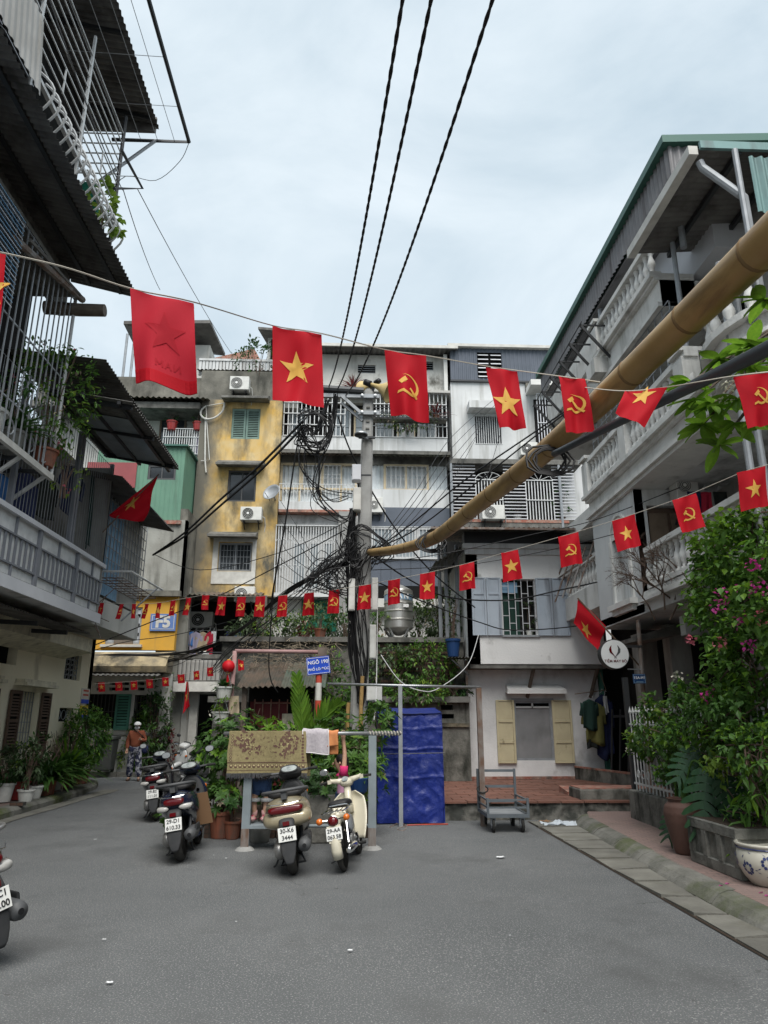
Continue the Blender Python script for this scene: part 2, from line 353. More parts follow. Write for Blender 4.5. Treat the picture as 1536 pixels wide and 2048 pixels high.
D('shutteal',(.07,.21,.165),c2=(.05,.16,.125),sc=4,rough=.75)
D('shutgrey',(.40,.45,.51),c2=(.35,.40,.46),sc=3,rough=.65,stain=(.2,.22,.25),ssc=(3,3,.5))
D('shutcream',(.58,.52,.34),c2=(.50,.44,.29),sc=3,rough=.8,stain=(.16,.125,.075),ssc=(5,5,3),slo=.6,shi=.74)
D('shutbrown',(.115,.075,.055),c2=(.085,.055,.04),sc=5,rough=.7)
D('wood',(.19,.14,.10),c2=(.12,.09,.065),sc=4,rough=.8)
D('woodgrey',(.17,.14,.115),c2=(.11,.09,.075),sc=5,rough=.85)
D('red',(.56,.010,.022),c2=(.46,.008,.018),sc=2.,rough=.72,trans=.34,spec=.2)
D('redback',(.54,.022,.04),c2=(.48,.02,.035),sc=2.,rough=.72,trans=.3,spec=.2)
D('redghost',(.46,.018,.032),rough=.75,trans=.3,spec=.2)
D('gold',(.78,.47,.10),c2=(.70,.41,.085),sc=6,rough=.6,trans=.25,spec=.25)
D('bamboo',(.40,.265,.105),c2=(.30,.185,.07),sc=3.5,mixlo=.3,mixhi=.7,rough=.42,spec=.4,stain=(.15,.095,.04),ssc=(9,1.2,9),slo=.5,shi=.75)
D('bambooring',(.20,.125,.055),rough=.6)
D('pipegrey',(.05,.058,.065),rough=.45,spec=.4)
D('signblue',(.012,.06,.45),c2=(.015,.07,.5),sc=5,rough=.4)
D('plateblue',(.10,.18,.42),c2=(.13,.21,.43),sc=6,rough=.5)
D('platedark',(.02,.06,.16),rough=.4)
D('white',(.78,.78,.77),rough=.55)
D('offwhite',(.60,.59,.55),c2=(.48,.47,.44),sc=5,rough=.6)
D('signwhite',(.76,.77,.77),rough=.35)
D('black',(.012,.012,.013),rough=.5)
D('rubber',(.018,.018,.018),c2=(.035,.034,.032),sc=8,rough=.85)
D('tyreworn',(.025,.025,.024),c2=(.06,.057,.052),sc=6,rough=.9)
D('blackpaint',(.008,.009,.014),rough=.2,coat=.8,spec=.5)
D('navypaint',(.010,.014,.035),rough=.2,coat=.8,spec=.5)
D('goldpaint',(.42,.36,.24),rough=.3,metal=.35,coat=.6,spec=.5)
D('creampaint',(.62,.58,.46),c2=(.56,.52,.41),sc=5,rough=.28,coat=.5)
D('whitepaint',(.66,.67,.66),rough=.22,coat=.6)
D('redpaint',(.09,.005,.008),rough=.22,coat=.7)
D('plastic',(.030,.031,.033),c2=(.045,.045,.046),sc=9,rough=.55)
D('plasticgrey',(.075,.077,.08),rough=.5)
D('seat',(.018,.018,.019),rough=.55)
D('chrome',(.68,.68,.68),rough=.12,metal=1.)
D('alloy',(.35,.35,.34),c2=(.24,.235,.23),sc=9,rough=.4,metal=.7)
D('lensred',(.11,.004,.007),rough=.15,coat=.6)
D('lensamber',(.62,.15,.02),rough=.2,coat=.5)
D('lensclear',(.42,.41,.39),rough=.12,coat=.5)
D('clockface',(.36,.39,.38),c2=(.2,.22,.22),sc=14,rough=.2,coat=.5)
D('numplate',(.74,.74,.72),c2=(.66,.66,.63),sc=12,rough=.4)
D('cardboard',(.20,.115,.06),rough=.85)
D('tarp',(.007,.019,.155),c2=(.010,.025,.20),sc=4,rough=.42,spec=.4,bump=.5,bsc=22)
D('rope',(.45,.42,.36),rough=.9)
D('rug',(.27,.225,.115),c2=(.20,.165,.085),sc=30,rough=.95)
D('rugmark',(.10,.05,.045),c2=(.14,.085,.06),sc=18,rough=.95)
D('rugpale',(.42,.36,.19),rough=.95)
D('fringe',(.075,.075,.08),rough=.95)
D('towel',(.46,.43,.45),c2=(.36,.33,.36),sc=40,rough=.98)
D('towelhem',(.62,.60,.60),rough=.95)
D('orangecloth',(.62,.26,.10),c2=(.5,.19,.08),sc=9,rough=.95)
D('skin',(.60,.37,.26),c2=(.54,.32,.22),sc=8,rough=.55)
D('hair',(.014,.012,.011),rough=.5)
D('pinkshirt',(.68,.36,.52),c2=(.62,.31,.46),sc=6,rough=.9)
D('magenta',(.55,.03,.14),rough=.9)
D('denim',(.045,.085,.19),c2=(.075,.125,.25),sc=14,rough=.95)
D('cuff',(.42,.43,.43),rough=.95)
D('pinkshoe',(.62,.36,.34),rough=.8)
D('rustjacket',(.20,.055,.030),c2=(.27,.085,.045),sc=5,rough=.9)
D('patternpants',(.36,.36,.40),c2=(.025,.028,.06),sc=11,mixlo=.46,mixhi=.54,rough=.9)
D('clothnavy',(.018,.024,.075),c2=(.03,.04,.1),sc=6,rough=.95)
D('clothdark',(.022,.026,.024),rough=.95)
D('clothgreen',(.02,.05,.04),rough=.95)
D('clothkhaki',(.22,.215,.075),c2=(.18,.175,.06),sc=6,rough=.95)
D('clothblue',(.06,.20,.52),rough=.9)
D('clothlilac',(.38,.35,.46),rough=.95)
D('clothbeige',(.42,.34,.24),rough=.95)
D('clothred',(.42,.02,.05),rough=.9)
D('clothwhite',(.66,.67,.68),rough=.95)
D('terracotta',(.30,.105,.06),c2=(.23,.08,.05),sc=4,rough=.85,stain=(.14,.09,.07),ssc=(5,5,2))
D('potred',(.30,.03,.028),rough=.35,coat=.4)
D('potwhite',(.62,.62,.59),c2=(.5,.5,.47),sc=6,rough=.5)
D('potgrey',(.30,.30,.28),c2=(.2,.2,.185),sc=6,rough=.8)
D('potbrown',(.12,.07,.05),c2=(.09,.055,.04),sc=4,rough=.6)
D('jar',(.115,.062,.048),c2=(.085,.048,.038),sc=3,rough=.6,bump=.2,bsc=20)
D('porcelain',(.60,.58,.50),c2=(.50,.48,.41),sc=3,rough=.25,coat=.5)
D('porcblue',(.035,.05,.16),rough=.3,coat=.4)
D('soil',(.05,.035,.025),rough=.95)
D('binplastic',(.10,.105,.10),c2=(.07,.073,.07),sc=3,rough=.6)
D('lantern',(.60,.012,.022),rough=.5,trans=.2)
D('horn',(.52,.40,.18),c2=(.46,.35,.155),sc=4,rough=.5)
D('acwhite',(.66,.66,.63),c2=(.56,.56,.53),sc=4,rough=.5,stain=(.4,.39,.36),ssc=(4,4,1),slo=.6,shi=.8)
D('acfan',(.10,.10,.10),c2=(.16,.16,.155),sc=10,rough=.6)
D('brickwall',(.13,.075,.055),rough=.95,bump=.6,bsc=22,brick=(4.2,(.10,.06,.048),(.055,.052,.047),.02),stain=(.035,.037,.03),ssc=(1.5,1.5,.7),slo=.42,shi=.62)
D('greenmesh',(.01,.13,.085),rough=.8)
D('plasticbag',(.66,.72,.78),rough=.4,trans=.3)
D('bluebarrel',(.015,.05,.15),rough=.5)
D('tankblue',(.30,.45,.60),rough=.35,metal=.4)
D('posteryellow',(.62,.45,.04),rough=.6)
D('posterbeige',(.58,.54,.47),rough=.6)
D('postorange',(.50,.07,.04),c2=(.38,.06,.04),sc=6,rough=.65)
D('trolleygrey',(.14,.16,.175),c2=(.11,.125,.14),sc=5,rough=.5,metal=.2)
D('bark',(.10,.075,.055),c2=(.065,.05,.038),sc=9,rough=.95,bump=.5)
D('twig',(.085,.055,.042),c2=(.12,.085,.065),sc=8,rough=.9)
D('drytwig',(.34,.28,.21),c2=(.20,.165,.12),sc=8,rough=.95)
leafmat('leaf',(.06,.14,.025),(.10,.21,.035))
leafmat('leafdark',(.028,.072,.020),(.045,.105,.026))
leafmat('leafbright',(.19,.34,.03),(.12,.26,.025),.5)
leafmat('leafbush',(.045,.11,.024),(.075,.165,.03))
leafmat('leafyellow',(.24,.34,.05),(.14,.25,.035),.4)
leafmat('leafpalm',(.17,.30,.035),(.11,.23,.03),.4)
leafmat('leafgrey',(.065,.11,.05),(.10,.14,.065))
leafmat('monstera',(.018,.05,.022),(.03,.075,.035),.15,.3)
leafmat('leafred',(.16,.028,.03),(.10,.03,.03))
leafmat('magentaflower',(.60,.035,.30),(.50,.05,.30),.35)
leafmat('pinkflower',(.62,.10,.16),(.55,.2,.25),.35)
leafmat('whiteflower',(.70,.68,.55),(.74,.70,.6),.3)
def sheet(name,pts,z,mat,kind='structure',th=0.0):
 mb=MB()
 if th:mb.prism([(p[0],p[1])for p in pts],(0,0,z-th),(1,0,0),(0,1,0),(0,0,th))
 else:mb.face([(p[0],p[1],z)for p in pts])
 return mb.build(name,mat,kind=kind)
g=MB()
def gz(u,v):
 x=lerp(-16,16,u);y=lerp(-8,30,v)
 return(x,y,0.006*noise.noise((x*.6,y*.6,3)))
g.grid(gz,96,110)
b=g.a([(-400,-200,-.03),(400,-200,-.03),(400,600,-.03),(-400,600,-.03)]);g.f.append((b,b+1,b+2,b+3))
ground=g.build('ground','asphalt',kind='structure',smooth=True)
def kx(y):return 3.19+.07*max(0.,y-7.)
gut=MB().face([(2.9,-4,.008),(kx(0)+.05,-4,.008),(kx(7)+.05,7,.008),(kx(12.6)+.05,12.6,.008),(2.9,12.6,.008)]).build('gutter','soil',kind='structure')
y=-3.0;k=0
while y<12.4:
 l=.62+.06*random.random();dx=random.uniform(-.015,.015);tl=random.uniform(-.010,.014)
 mb=MB().hexa([(2.92+dx,y,.0),(kx(y)+.02,y,.0),(kx(y+l)+.02,y+l-.045,.0),(2.92+dx,y+l-.045,.0),(2.92+dx,y,.024+tl),(kx(y)+.02,y,.034-tl),(kx(y+l)+.02,y+l-.045,.026),(2.92+dx,y+l-.045,.022)])
 mb.build('gutter_slab','gutter',gut);y+=l
def kerb_line(name,path,prof,mat,gap=.012,L0=1.0):
 root=MB()
 P=[Vector((p[0],p[1],0))for p in path]
 dense=[];
 for i in range(len(P)-1):
  n=max(1,int((P[i+1]-P[i]).length/.1))
  dense+=[P[i].lerp(P[i+1],j/n)for j in range(n)]
 dense.append(P[-1])
 def sect(i,off=0):
  t=(dense[min(i+1,len(dense)-1)]-dense[max(i-1,0)]).normalized();nrm=Vector((t.y,-t.x,0))
  return[dense[i]+nrm*a+Vector((0,0,h))for a,h in prof]
 rt=None;stp=int(L0/.1);objs=[]
 i=0
 while i<len(dense)-1:
  j=min(i+stp,len(dense)-1)
  idx=list(range(i,j+1));rings=[sect(q)for q in idx]
  t=(dense[j]-dense[max(j-1,0)]).normalized()*gap
  rings[-1]=[p-t for p in rings[-1]]
  dz=random.uniform(-.006,.006)
  rings=[[p+Vector((0,0,dz if p.z>.01 else 0))for p in r]for r in rings]
  mb=MB().loft(rings)
  if rt is None:rt=mb.build(name,mat,kind='structure')
  else:mb.build('kerb_stone',mat,rt)
  i=j
 return rt
kerb_line('kerb_right',[(kx(y),y)for y in(-4,2,5,8,10.5,12.0)]+[(kx(12)+.18,12.6),(kx(12)+.5,12.95),(4.3,13.1)],[(.0,-.05),(.0,.02),(.03,.055),(.09,.105),(.16,.13),(.24,.135),(.25,-.05)],'kerb')
sw=MB().prism([(kx(y)+.22,y)for y in(-4,2,5,8,10.5,12.)]+[(kx(12)+.42,12.75),(4.2,13.14),(6.6,13.14),(6.6,-4)],(0,0,-.05),(1,0,0),(0,1,0),(0,0,.18)).build('pavement_right','paver',kind='structure')
lp=[(-5.80,-4),(-5.86,8),(-5.90,13),(-5.95,15.5),(-6.08,17.4),(-6.25,18.8),(-6.5,19.7),(-7.0,20.5),(-8.,21.0),(-14,21.2)]
kerb_line('kerb_left',[(p[0],p[1])for p in reversed(lp)],[(.0,-.05),(.0,.09),(.05,.135),(.12,.145),(.32,.14),(.32,-.05)],'kerb')
MB().prism([(p[0]-.28,p[1])for p in lp[:6]]+[(-6.75,19.6),(-7.1,20.2),(-8,20.7),(-14,20.9),(-14,-4)],(0,0,-.05),(1,0,0),(0,1,0),(0,0,.175)).build('pavement_left','paver',kind='structure')
MB().grid(lambda u,v:(lerp(*[(lambda yy:(-5.88-.02*max(0,(yy-13)),-5.62+.12*noise.noise((yy*.7,1,2))))(lerp(6,18.6,v))][0],u),lerp(6,18.6,v),.011),2,30).build('road_edge_left','gutter',kind='structure')
MB().box(-14,-2.6,23.0,26,-.05,.12).build('pavement_back','mossconc',kind='structure')
x=-12.
bk=None
while x<-2.7:
 mb=MB().box(x,x+.98,22.8,22.99,-.04,.13)
 bk=mb.build('kerb_back','kerb',kind='structure')if bk is None else(mb.build('kerb_stone','kerb',bk),bk)[1]
 x+=1.0
TZ=.30;TX0,TX1,TY0,TY1=1.15,4.05,12.85,17.55
terr=MB()
def tf(u,v):
 x=lerp(TX0-.0,5.3,u);z=lerp(-.03,TZ-.03,v)
 return(x,TY0-.05*noise.noise((x*3,z*5,1))-.03*noise.noise((x*9,z*9,4))-.05*(1-v),z)
terr.grid(tf,90,12)
terr.box(TX0,5.85,TY0+.02,17.52,-.03,TZ-.03)
terr=terr.build('terrace','rubble',kind='structure')
tile=None
row=0;yy=TY0-.05
while yy<17.45:
 xx=TX0-(.2 if row%2 else 0)
 while xx<5.8:
  x0=max(xx,TX0);x1=min(xx+.387,5.84)
  if x1-x0>.05:
   full=x1-x0>.38
   if full and tile:o=inst(tile,terr,(x0,yy,TZ-.03+random.uniform(-.007,.004)))
   else:
    o=MB().box(0,x1-x0,0,.288,0,.03).build('tile','redtile',terr,local=True);o.location=(x0,yy,TZ-.03)
    if full and not tile:tile=bevel(o,.004,1)
  xx+=.4
 yy+=.3;row+=1
st=thing('concrete_step','stained concrete step block with worn red top beside the tiled terrace','step',(4.5,13.3,0))
bevel(MB().box(3.95,5.5,13.02,13.72,-.02,.46).build('block','mossconc',st),.02)
MB().box(3.97,5.48,13.05,13.70,.462,.474).build('red_top','redtrim',st)
MB().hexa([(3.93,13.72,.28),(5.9,13.72,.28),(5.9,14.3,.28),(3.93,14.3,.28),(3.93,13.72,.36),(5.9,13.72,.36),(5.9,14.3,.42),(3.93,14.3,.42)]).build('tread','redtrim',st)
rw=thing('ramp_wall','low sloping ramp edge with flaking red paint by the alley gate','wall',(5.5,16.3,0))
MB().hexa([(5.2,17.3,.2),(5.2,17.45,.2),(6.3,14.5,.2),(6.2,14.4,.2),(5.2,17.3,.56),(5.2,17.45,.56),(6.3,14.5,.50),(6.2,14.4,.50)]).build('kerb_body','mossconc',rw)
MB().hexa([(5.19,17.3,.562),(5.19,17.46,.562),(6.31,14.5,.502),(6.2,14.39,.502),(5.19,17.3,.60),(5.19,17.46,.60),(6.31,14.5,.54),(6.2,14.39,.54)]).build('coping','redtrim',rw)
YB=25.0
UX,UZ=(1,0,0),(0,0,1)
def wally(mb,Y,x0,x1,z0,z1,holes=(),t=.25):return mb.wall((0,Y,0),UX,UZ,(0,t,0),x0,x1,z0,z1,holes)
def frame_rect(mb,x0,x1,z0,z1,Y,w,d):
 mb.box(x0,x0+w,Y,Y+d,z0,z1);mb.box(x1-w,x1,Y,Y+d,z0,z1);mb.box(x0+w,x1-w,Y,Y+d,z1-w,z1);mb.box(x0+w,x1-w,Y,Y+d,z0,z0+w);return mb
def window(par,r,Y,fm='whitemetal',pm='glass',nx=2,w=.05,d=.07,nz=1):
 x0,x1,z0,z1=r
 fr=frame_rect(MB(),x0,x1,z0,z1,Y,w,d).build('window',fm,par)
 dx=(x1-x0-2*w)/nx;dz=(z1-z0-2*w)/nz
 for i in range(nx):
  for j in range(nz):
   a=x0+w+i*dx;c=z0+w+j*dz
   MB().box(a+.012,a+dx-.012,Y+d*.45,Y+d*.65,c+.012,c+dz-.012).build('pane',pm,fr)
   if i:MB().box(a-.02,a+.02,Y+.004,Y+d-.004,z0+w,z1-w).build('mullion',fm,fr)
 return fr
def bars(par,r,Y,n,h=3,rr=.008,mat='whitemetal',name='window_grille',frame=True):
 x0,x1,z0,z1=r;mb=MB()
 for i in range(n+1):
  x=lerp(x0,x1,i/n);mb.box(x-rr,x+rr,Y-rr,Y+rr,z0,z1)
 for j in range(h+1):
  z=lerp(z0,z1,j/h)if h else z0;mb.box(x0-rr,x1+rr,Y-rr*.8-rr*2,Y+rr*.8-rr*2,z-rr,z+rr)
 return mb.build(name,mat,par)
def shutter(par,x0,x1,z0,z1,Y,mat,w=.06,sl=.055,d=.045,name='shutter'):
 f=MB();frame_rect(f,x0,x1,z0,z1,Y,w,d);m=(z0+z1)/2
 o=f.build(name,mat,par);lv=MB();z=z0+w
 while z<z1-w-.02:
  lv.hexa([(x0+w,Y+.002,z),(x1-w,Y+.002,z),(x1-w,Y+d-.006,z+sl*.62),(x0+w,Y+d-.006,z+sl*.62),(x0+w,Y+.002,z+.012),(x1-w,Y+.002,z+.012),(x1-w,Y+d-.006,z+sl*.62+.012),(x0+w,Y+d-.006,z+sl*.62+.012)]);z+=sl
 lv.build('louvres',mat,o,kind='stuff');MB().box(x0+w*.6,x1-w*.6,Y+d,Y+d+.012,z0+w*.6,z1-w*.6).build('backing','dark',o)
 return o
def ac(label,x0,x1,z0,z1,Y,dep=.3,face='y',fan='acfan',group='air conditioner units on the walls'):
 t=thing('air_conditioner',label,'air conditioner',((x0+x1)/2,Y,z0),group)
 W=x1-x0;H=z1-z0;r=min(H*.40,W*.3);cx=x0+W*.36;cz=(z0+z1)/2
 bevel(MB().box(x0,x1,Y,Y+dep,z0,z1).build('casing','acwhite',t),.015)
 MB().lathe([(r,0),(r,-.012),(r*.9,-.018),(.001,-.018)],(cx,Y,cz),20,'y').build('fan_opening',fan,t)
 g=MB()
 for k in(.25,.5,.75,.98):g.tube([(cx+r*k*math.cos(a*math.pi/10),Y-.026,cz+r*k*math.sin(a*math.pi/10))for a in range(20)],.006,4,closed=True)
 g.build('fan_guard','acwhite',t)
 MB().lathe([(r*.2,0),(r*.2,-.01),(.001,-.012)],(cx,Y-.02,cz),10,'y').build('fan_hub','white',t)
 for x in(x0+.12,x1-.12):
  br=MB();br.box(x-.02,x+.02,Y+.02,Y+dep+.14,z0-.045,z0-.003);br.beam((x,Y+.05,z0-.04),(x,Y+dep+.14,z0-.3),.03,.03);br.build('bracket','darkmetal',t)
 MB().tube([(x1-.02,Y+.2,z0+H*.4),(x1+.08,Y+.25,z0+H*.3),(x1+.1,Y+dep,z0-.1),(x1+.06,Y+dep+.06,z0-.5)],.018,6).build('hose','potwhite',t)
 return t
def potplant(label,base,ph,pr_,mat,leaf,h,spread,n=40,ls=.07,cat='plant',group=None,name='potted_plant',stems=4,droop=.3,flat=1.0,pot=True,leafname='foliage',bunch=None,flowers=None,seed=None,lw=.42,mode='bush'):
 rnd=random.Random(seed if seed is not None else hash((round(base[0],2),round(base[1],2)))&0xffff)
 t=thing(name,label,cat,base,group)
 if pot:
  p=MB().lathe([(pr_*.70,0),(pr_*.74,.01),(pr_*.97,ph*.86),(pr_*1.08,ph*.87),(pr_*1.1,ph),(pr_*.98,ph),(pr_*.93,ph*.9)],(0,0,0),18).build('pot',mat,t,smooth=False,local=True)
  MB().lathe([(pr_*.95,ph*.9),(.001,ph*.92)],(0,0,0),14).build('soil','soil',t,local=True)
 top=ph*.9 if pot else 0
 st=MB();tips=[]
 for i in range(stems):
  a=rnd.uniform(0,6.28);s=spread*rnd.uniform(.15,.65);hh=h*rnd.uniform(.6,.95)
  q=Vector((math.cos(a)*s,math.sin(a)*s*flat,top+hh))
  pts=[Vector((math.cos(a)*pr_*.25,math.sin(a)*pr_*.25,top)),Vector((q.x*.35,q.y*.35,top+hh*.5)),q]
  pts=catmull(pts,4);st.tube(pts,[lerp(.012,.005,k/(len(pts)-1))for k in range(len(pts))],5);tips.append(pts)
 st.build('stems','twig',t,local=True)
 lf=leaves_blob(rnd,n,ls,lw,spread,h,top,flat,droop,mode,tips)
 lf.build(leafname,leaf,t,local=True,kind='stuff')
 if n>=150 and leaf in('leaf','leafbush','leafdark','leafgrey'):
  leaves_blob(rnd,n//5,ls*.85,lw,spread*1.03,h*1.02,top,flat,droop*.5,mode,tips).build('young_leaves',{'leaf':'leafyellow','leafbush':'leafbright','leafdark':'leafbush','leafgrey':'leafyellow'}[leaf],t,local=True,kind='stuff')
  leaves_blob(rnd,n//25+3,ls*.9,lw,spread*.98,h*.9,top,flat,droop+.5,mode,tips).build('dry_leaves','drytwig',t,local=True,kind='stuff')
 if flowers:
  fm,fn,fs=flowers;fl=MB()
  for i in range(fn):
   d=rdir(rnd);p=Vector((d.x*spread*.95,d.y*spread*flat*.95,top+h*.55+d.z*h*.45))
   for q in range(4):leafq(fl,p+rdir(rnd)*fs*.6,rdir(rnd),fs,.8,rnd)
  fl.build('flowers',fm,t,local=True,kind='stuff')
 return t
def rdir(rnd):
 z=rnd.uniform(-1,1);a=rnd.uniform(0,6.283);r=math.sqrt(1-z*z);return Vector((r*math.cos(a),r*math.sin(a),z))
def leafq(mb,p,d,l,w,rnd,fold=.25,up=None):
 """one leaf: pointed, folded on its midrib"""
 d=d.normalized();s=d.cross(up if up else Vector((rnd.uniform(-.4,.4),rnd.uniform(-.4,.4),1)))
 if s.length<1e-3:s=d.orthogonal()
 s=s.normalized()*(l*w*.5);nrm=s.cross(d).normalized()*(l*w*.5*fold)
 b=p+d*l;m=p+d*(l*.45);e=nrm*.8-Vector((0,0,l*.08))
 i=mb.a([p,m+s+nrm,p+d*(l*.8)+s*.5+nrm*.3,b+e*0-Vector((0,0,l*.12)),p+d*(l*.8)-s*.5+nrm*.3,m-s+nrm,m])
 mb.f+=[(i,i+6,i+1),(i+6,i+3,i+2,i+1),(i,i+5,i+6),(i+6,i+5,i+4,i+3)]
def leaves_blob(rnd,n,ls,lw,R,h,z0,flat=1.,droop=.3,mode='bush',tips=None):
 mb=MB()
 if mode=='bush':
  ncl=max(4,n//7);cl=[]
  for i in range(ncl):
   d=rdir(rnd);k=rnd.uniform(.45,1.05)**.5
   cl.append((Vector((d.x*R*k,d.y*R*flat*k,z0+h*.52+d.z*h*.48*k)),d))
  for i in range(n):
   c,d=cl[i%ncl];p=c+rdir(rnd)*R*.22*rnd.random()
   dd=(d*.7+rdir(rnd)*.9-Vector((0,0,droop))).normalized();leafq(mb,p,dd,ls*rnd.uniform(.65,1.25),lw,rnd)
 elif mode=='spiky':
  for i in range(n):
   a=rnd.uniform(0,6.283);e=rnd.uniform(.25,1.3);l=h*rnd.uniform(.7,1.1)
   d=Vector((math.cos(a)*math.cos(e),math.sin(a)*math.cos(e)*flat,math.sin(e)));p=Vector((0,0,z0));wd=ls
   s=Vector((-math.sin(a),math.cos(a),0))*wd;seg=4;prev=None
   for k in range(seg+1):
    q=p+d*(l*k/seg)-Vector((0,0,droop*l*(k/seg)**2));ww=s*(math.sin(math.pi*min(.97,(k/seg*.8+.18))))
    cur=(q-ww,q+ww)
    if prev:mb.face([prev[0],prev[1],cur[1],cur[0]])
    prev=cur
 elif mode=='whorl':
  nr=max(3,n//8)
  for i in range(nr):
   d=rdir(rnd);d.z=abs(d.z)*.9 if rnd.random()<.75 else d.z;k=rnd.uniform(.5,1.03)
   c=Vector((d.x*R*k,d.y*R*flat*k,z0+h*.45+d.z*h*.52*k));ax=(d+Vector((0,0,.5))).normalized();o1=ax.orthogonal().normalized();o2=ax.cross(o1)
   for q in range(8):
    a=q*.785+rnd.uniform(-.25,.25);dd=(o1*math.cos(a)+o2*math.sin(a)+ax*rnd.uniform(.05,.7)).normalized()
    leafq(mb,c,dd,ls*rnd.uniform(.7,1.2),lw,rnd,up=ax)
 return mb
def cloth(label,cat,name,A,B,h,mat,group=None,seed=0,amp=.03,taper=0.,sleeves=False,hanger=True):
 """garment hung from a line between A and B"""
 rnd=random.Random(seed);A=Vector(A);B=Vector(B);Wd=(B-A);wdt=Wd.length;ph=rnd.uniform(0,6);nrm=Vector((Wd.y,-Wd.x,0)).normalized()
 t=thing(name,label,cat,tuple((A+B)/2-Vector((0,0,h))),group)
 mb=MB()
 def fn(u,v):
  sh=.22*max(0,1-v*9)*abs(u-.5)*2 if sleeves else 0
  uu=.5+(u-.5)*(1+taper*v);z=-h*v*(1-.06*math.sin(5*u+ph))-sh*h*.45
  return A+Wd*uu+Vector((0,0,z))+nrm*(amp*(.3+v)*math.sin(9*u+ph+1.5*v)+.02*math.sin(3*v+ph))
 mb.grid(fn,12,10)
 o=mb.build('fabric',mat,t,smooth=True);m=o.modifiers.new('s','SOLIDIFY');m.thickness=.012
 if sleeves:
  s2=MB()
  for sg,P in((-1,A),(1,B)):
   d=Wd.normalized()*sg;q=P+d*wdt*.02-Vector((0,0,h*.1))
   s2.grid(lambda u,v,q=q,d=d:q+d*(wdt*.02+.10*v*wdt)+Vector((0,0,-h*(.02+.42*v)-.02*u))+nrm*(.03*math.sin(5*v)+(u-.5)*.02)+d*(-(u-.5)*wdt*.24),4,6)
  o2=s2.build('sleeves',mat,t,smooth=True,kind='stuff');m=o2.modifiers.new('s','SOLIDIFY');m.thickness=.012
 if hanger:
  c=(A+B)/2;MB().tube([A.lerp(B,.15)-Vector((0,0,.02)),c+Vector((0,0,.05)),c+Vector((0,0,.09)),c+Vector((.02,0,.12)),c+Vector((.04,0,.1))],.006,5).build('hanger','whitemetal',t)
 return t
YA=24.7
ya=thing('yellow_apartment_block','narrow yellow apartment block streaked with black mould beside the curtained flats','building',(-4.3,YA,0))
x0,x1,_,_=RY(386,700,556,1180,YA);ztop=PY(480,742,YA).z;zb=PY(450,1192,YA).z
h1=RY(463,817,520,878,YA);h2=RY(455,940,512,1003,YA);h3=RY(437,1085,503,1142,YA)
xl=PY(392,950,YA).x;xr=PY(558,950,YA).x
w=MB();wally(w,YA,xl,xr,zb,PY(480,800,YA).z,[h1,h2,h3],.3);w.build('wall','yellow',ya)
zc=PY(480,800,YA).z
w=MB();wally(w,YA+.01,PY(402,770,YA).x,xr+.0,zc,ztop,[],.3);w.build('upper_wall','mould',ya)
MB().box(xl+.01,xr-.01,YA+.35,YA+5,zb,ztop-.05).build('core','mould',ya)
for i,(r,m)in enumerate(((h1,'x'),(h2,'y'),(h3,'z'))):
 MB().box(r[0]-.02,r[1]+.02,YA+.2,YA+.3,r[2],r[3]).build('window_back','dark',ya)
xm=(h1[0]+h1[1])/2
for a,bb in((h1[0],xm-.01),(xm+.01,h1[1])):shutter(ya,a,bb,h1[2],h1[3],YA+.04,'shutgreen',.07,.07)
window(ya,h2,YA+.06,'plasticgrey','glass',2,.07,.08,1);window(ya,h3,YA+.08,'greymetal','glass',2,.06,.07)
bars(ya,(h3[0]+.05,h3[1]-.05,h3[2]+.05,h3[3]-.05),YA+.05,9,4,.006,'greymetal')
r=RY(425,1070,512,1168,YA);sr=MB();wally(sr,YA-.03,r[0],r[1],r[2],r[3],[(h3[0]-.02,h3[1]+.02,h3[2]-.02,h3[3]+.02)],.03);sr.build('window_surround','offwhite',ya)
for a in((448,795,540,808,.55),(436,925,530,938,.5),(420,1068,516,1080,.55)):
 r=RY(*a[:4],YA);l=MB().hexa([(r[0],YA-a[4],r[2]),(r[1],YA-a[4],r[2]),(r[1],YA-.002,r[2]+.06),(r[0],YA-.002,r[2]+.06),(r[0],YA-a[4],r[2]+.08),(r[1],YA-a[4],r[2]+.08),(r[1],YA-.002,r[3]+.08),(r[0],YA-.002,r[3]+.08)]).build('ledge','slabdark',ya)
pts=[PY(*p,YA-.05)for p in((411,835),(410,920),(412,945))];MB().tube(pts,.03,6).build('conduit','offwhite',ya)
MB().tube(catmull([PY(*p,YA-.12)for p in((449,806),(445,822),(430,835),(412,838),(402,830),(403,820),(412,812))],5),.035,7).build('conduit_loop','offwhite',ya)
MB().tube([PY(*p,YA-.06)for p in((449,806),(412,812),(413,835),(419,920),(402,922))],.018,6).build('conduit','offwhite',ya)
r=RY(398,720,545,746,YA+.4);MB().box(r[0],r[1]+.3,YA+.36,YA+.52,r[3]-.06,r[3]+.03).build('terrace_rail','whiteplaster',ya)
nb=24
for i in range(nb):
 x=lerp(r[0]+.05,r[1]+.2,i/(nb-1));MB().box(x-.05,x+.05,YA+.39,YA+.49,r[2]-.1,r[3]-.06).build('baluster','whiteplaster',ya)
MB().corr((r[0],YA+.1,r[2]-.02),(r[1]-r[0]+.3,0,0),(0,.35,.1),.16,.02).build('tile_course','corrbrown',ya)
ac('white air conditioner on the mouldy wall under the roof terrace',*RY(463,762,501,788,YA),YA-.4,.36)
ac('white air conditioner with dark grille below the yellow wall window',*RY(484,1020,526,1046,YA),YA-.42,.4,fan='black')
ac('air conditioner under the white bordered window behind the flags',*RY(472,1177,512,1206,YA),YA-.4,.36)
t=thing('satellite_dish','grey satellite dish fixed to the corner of the yellow wall','satellite dish',tuple(PY(546,990,YA)))
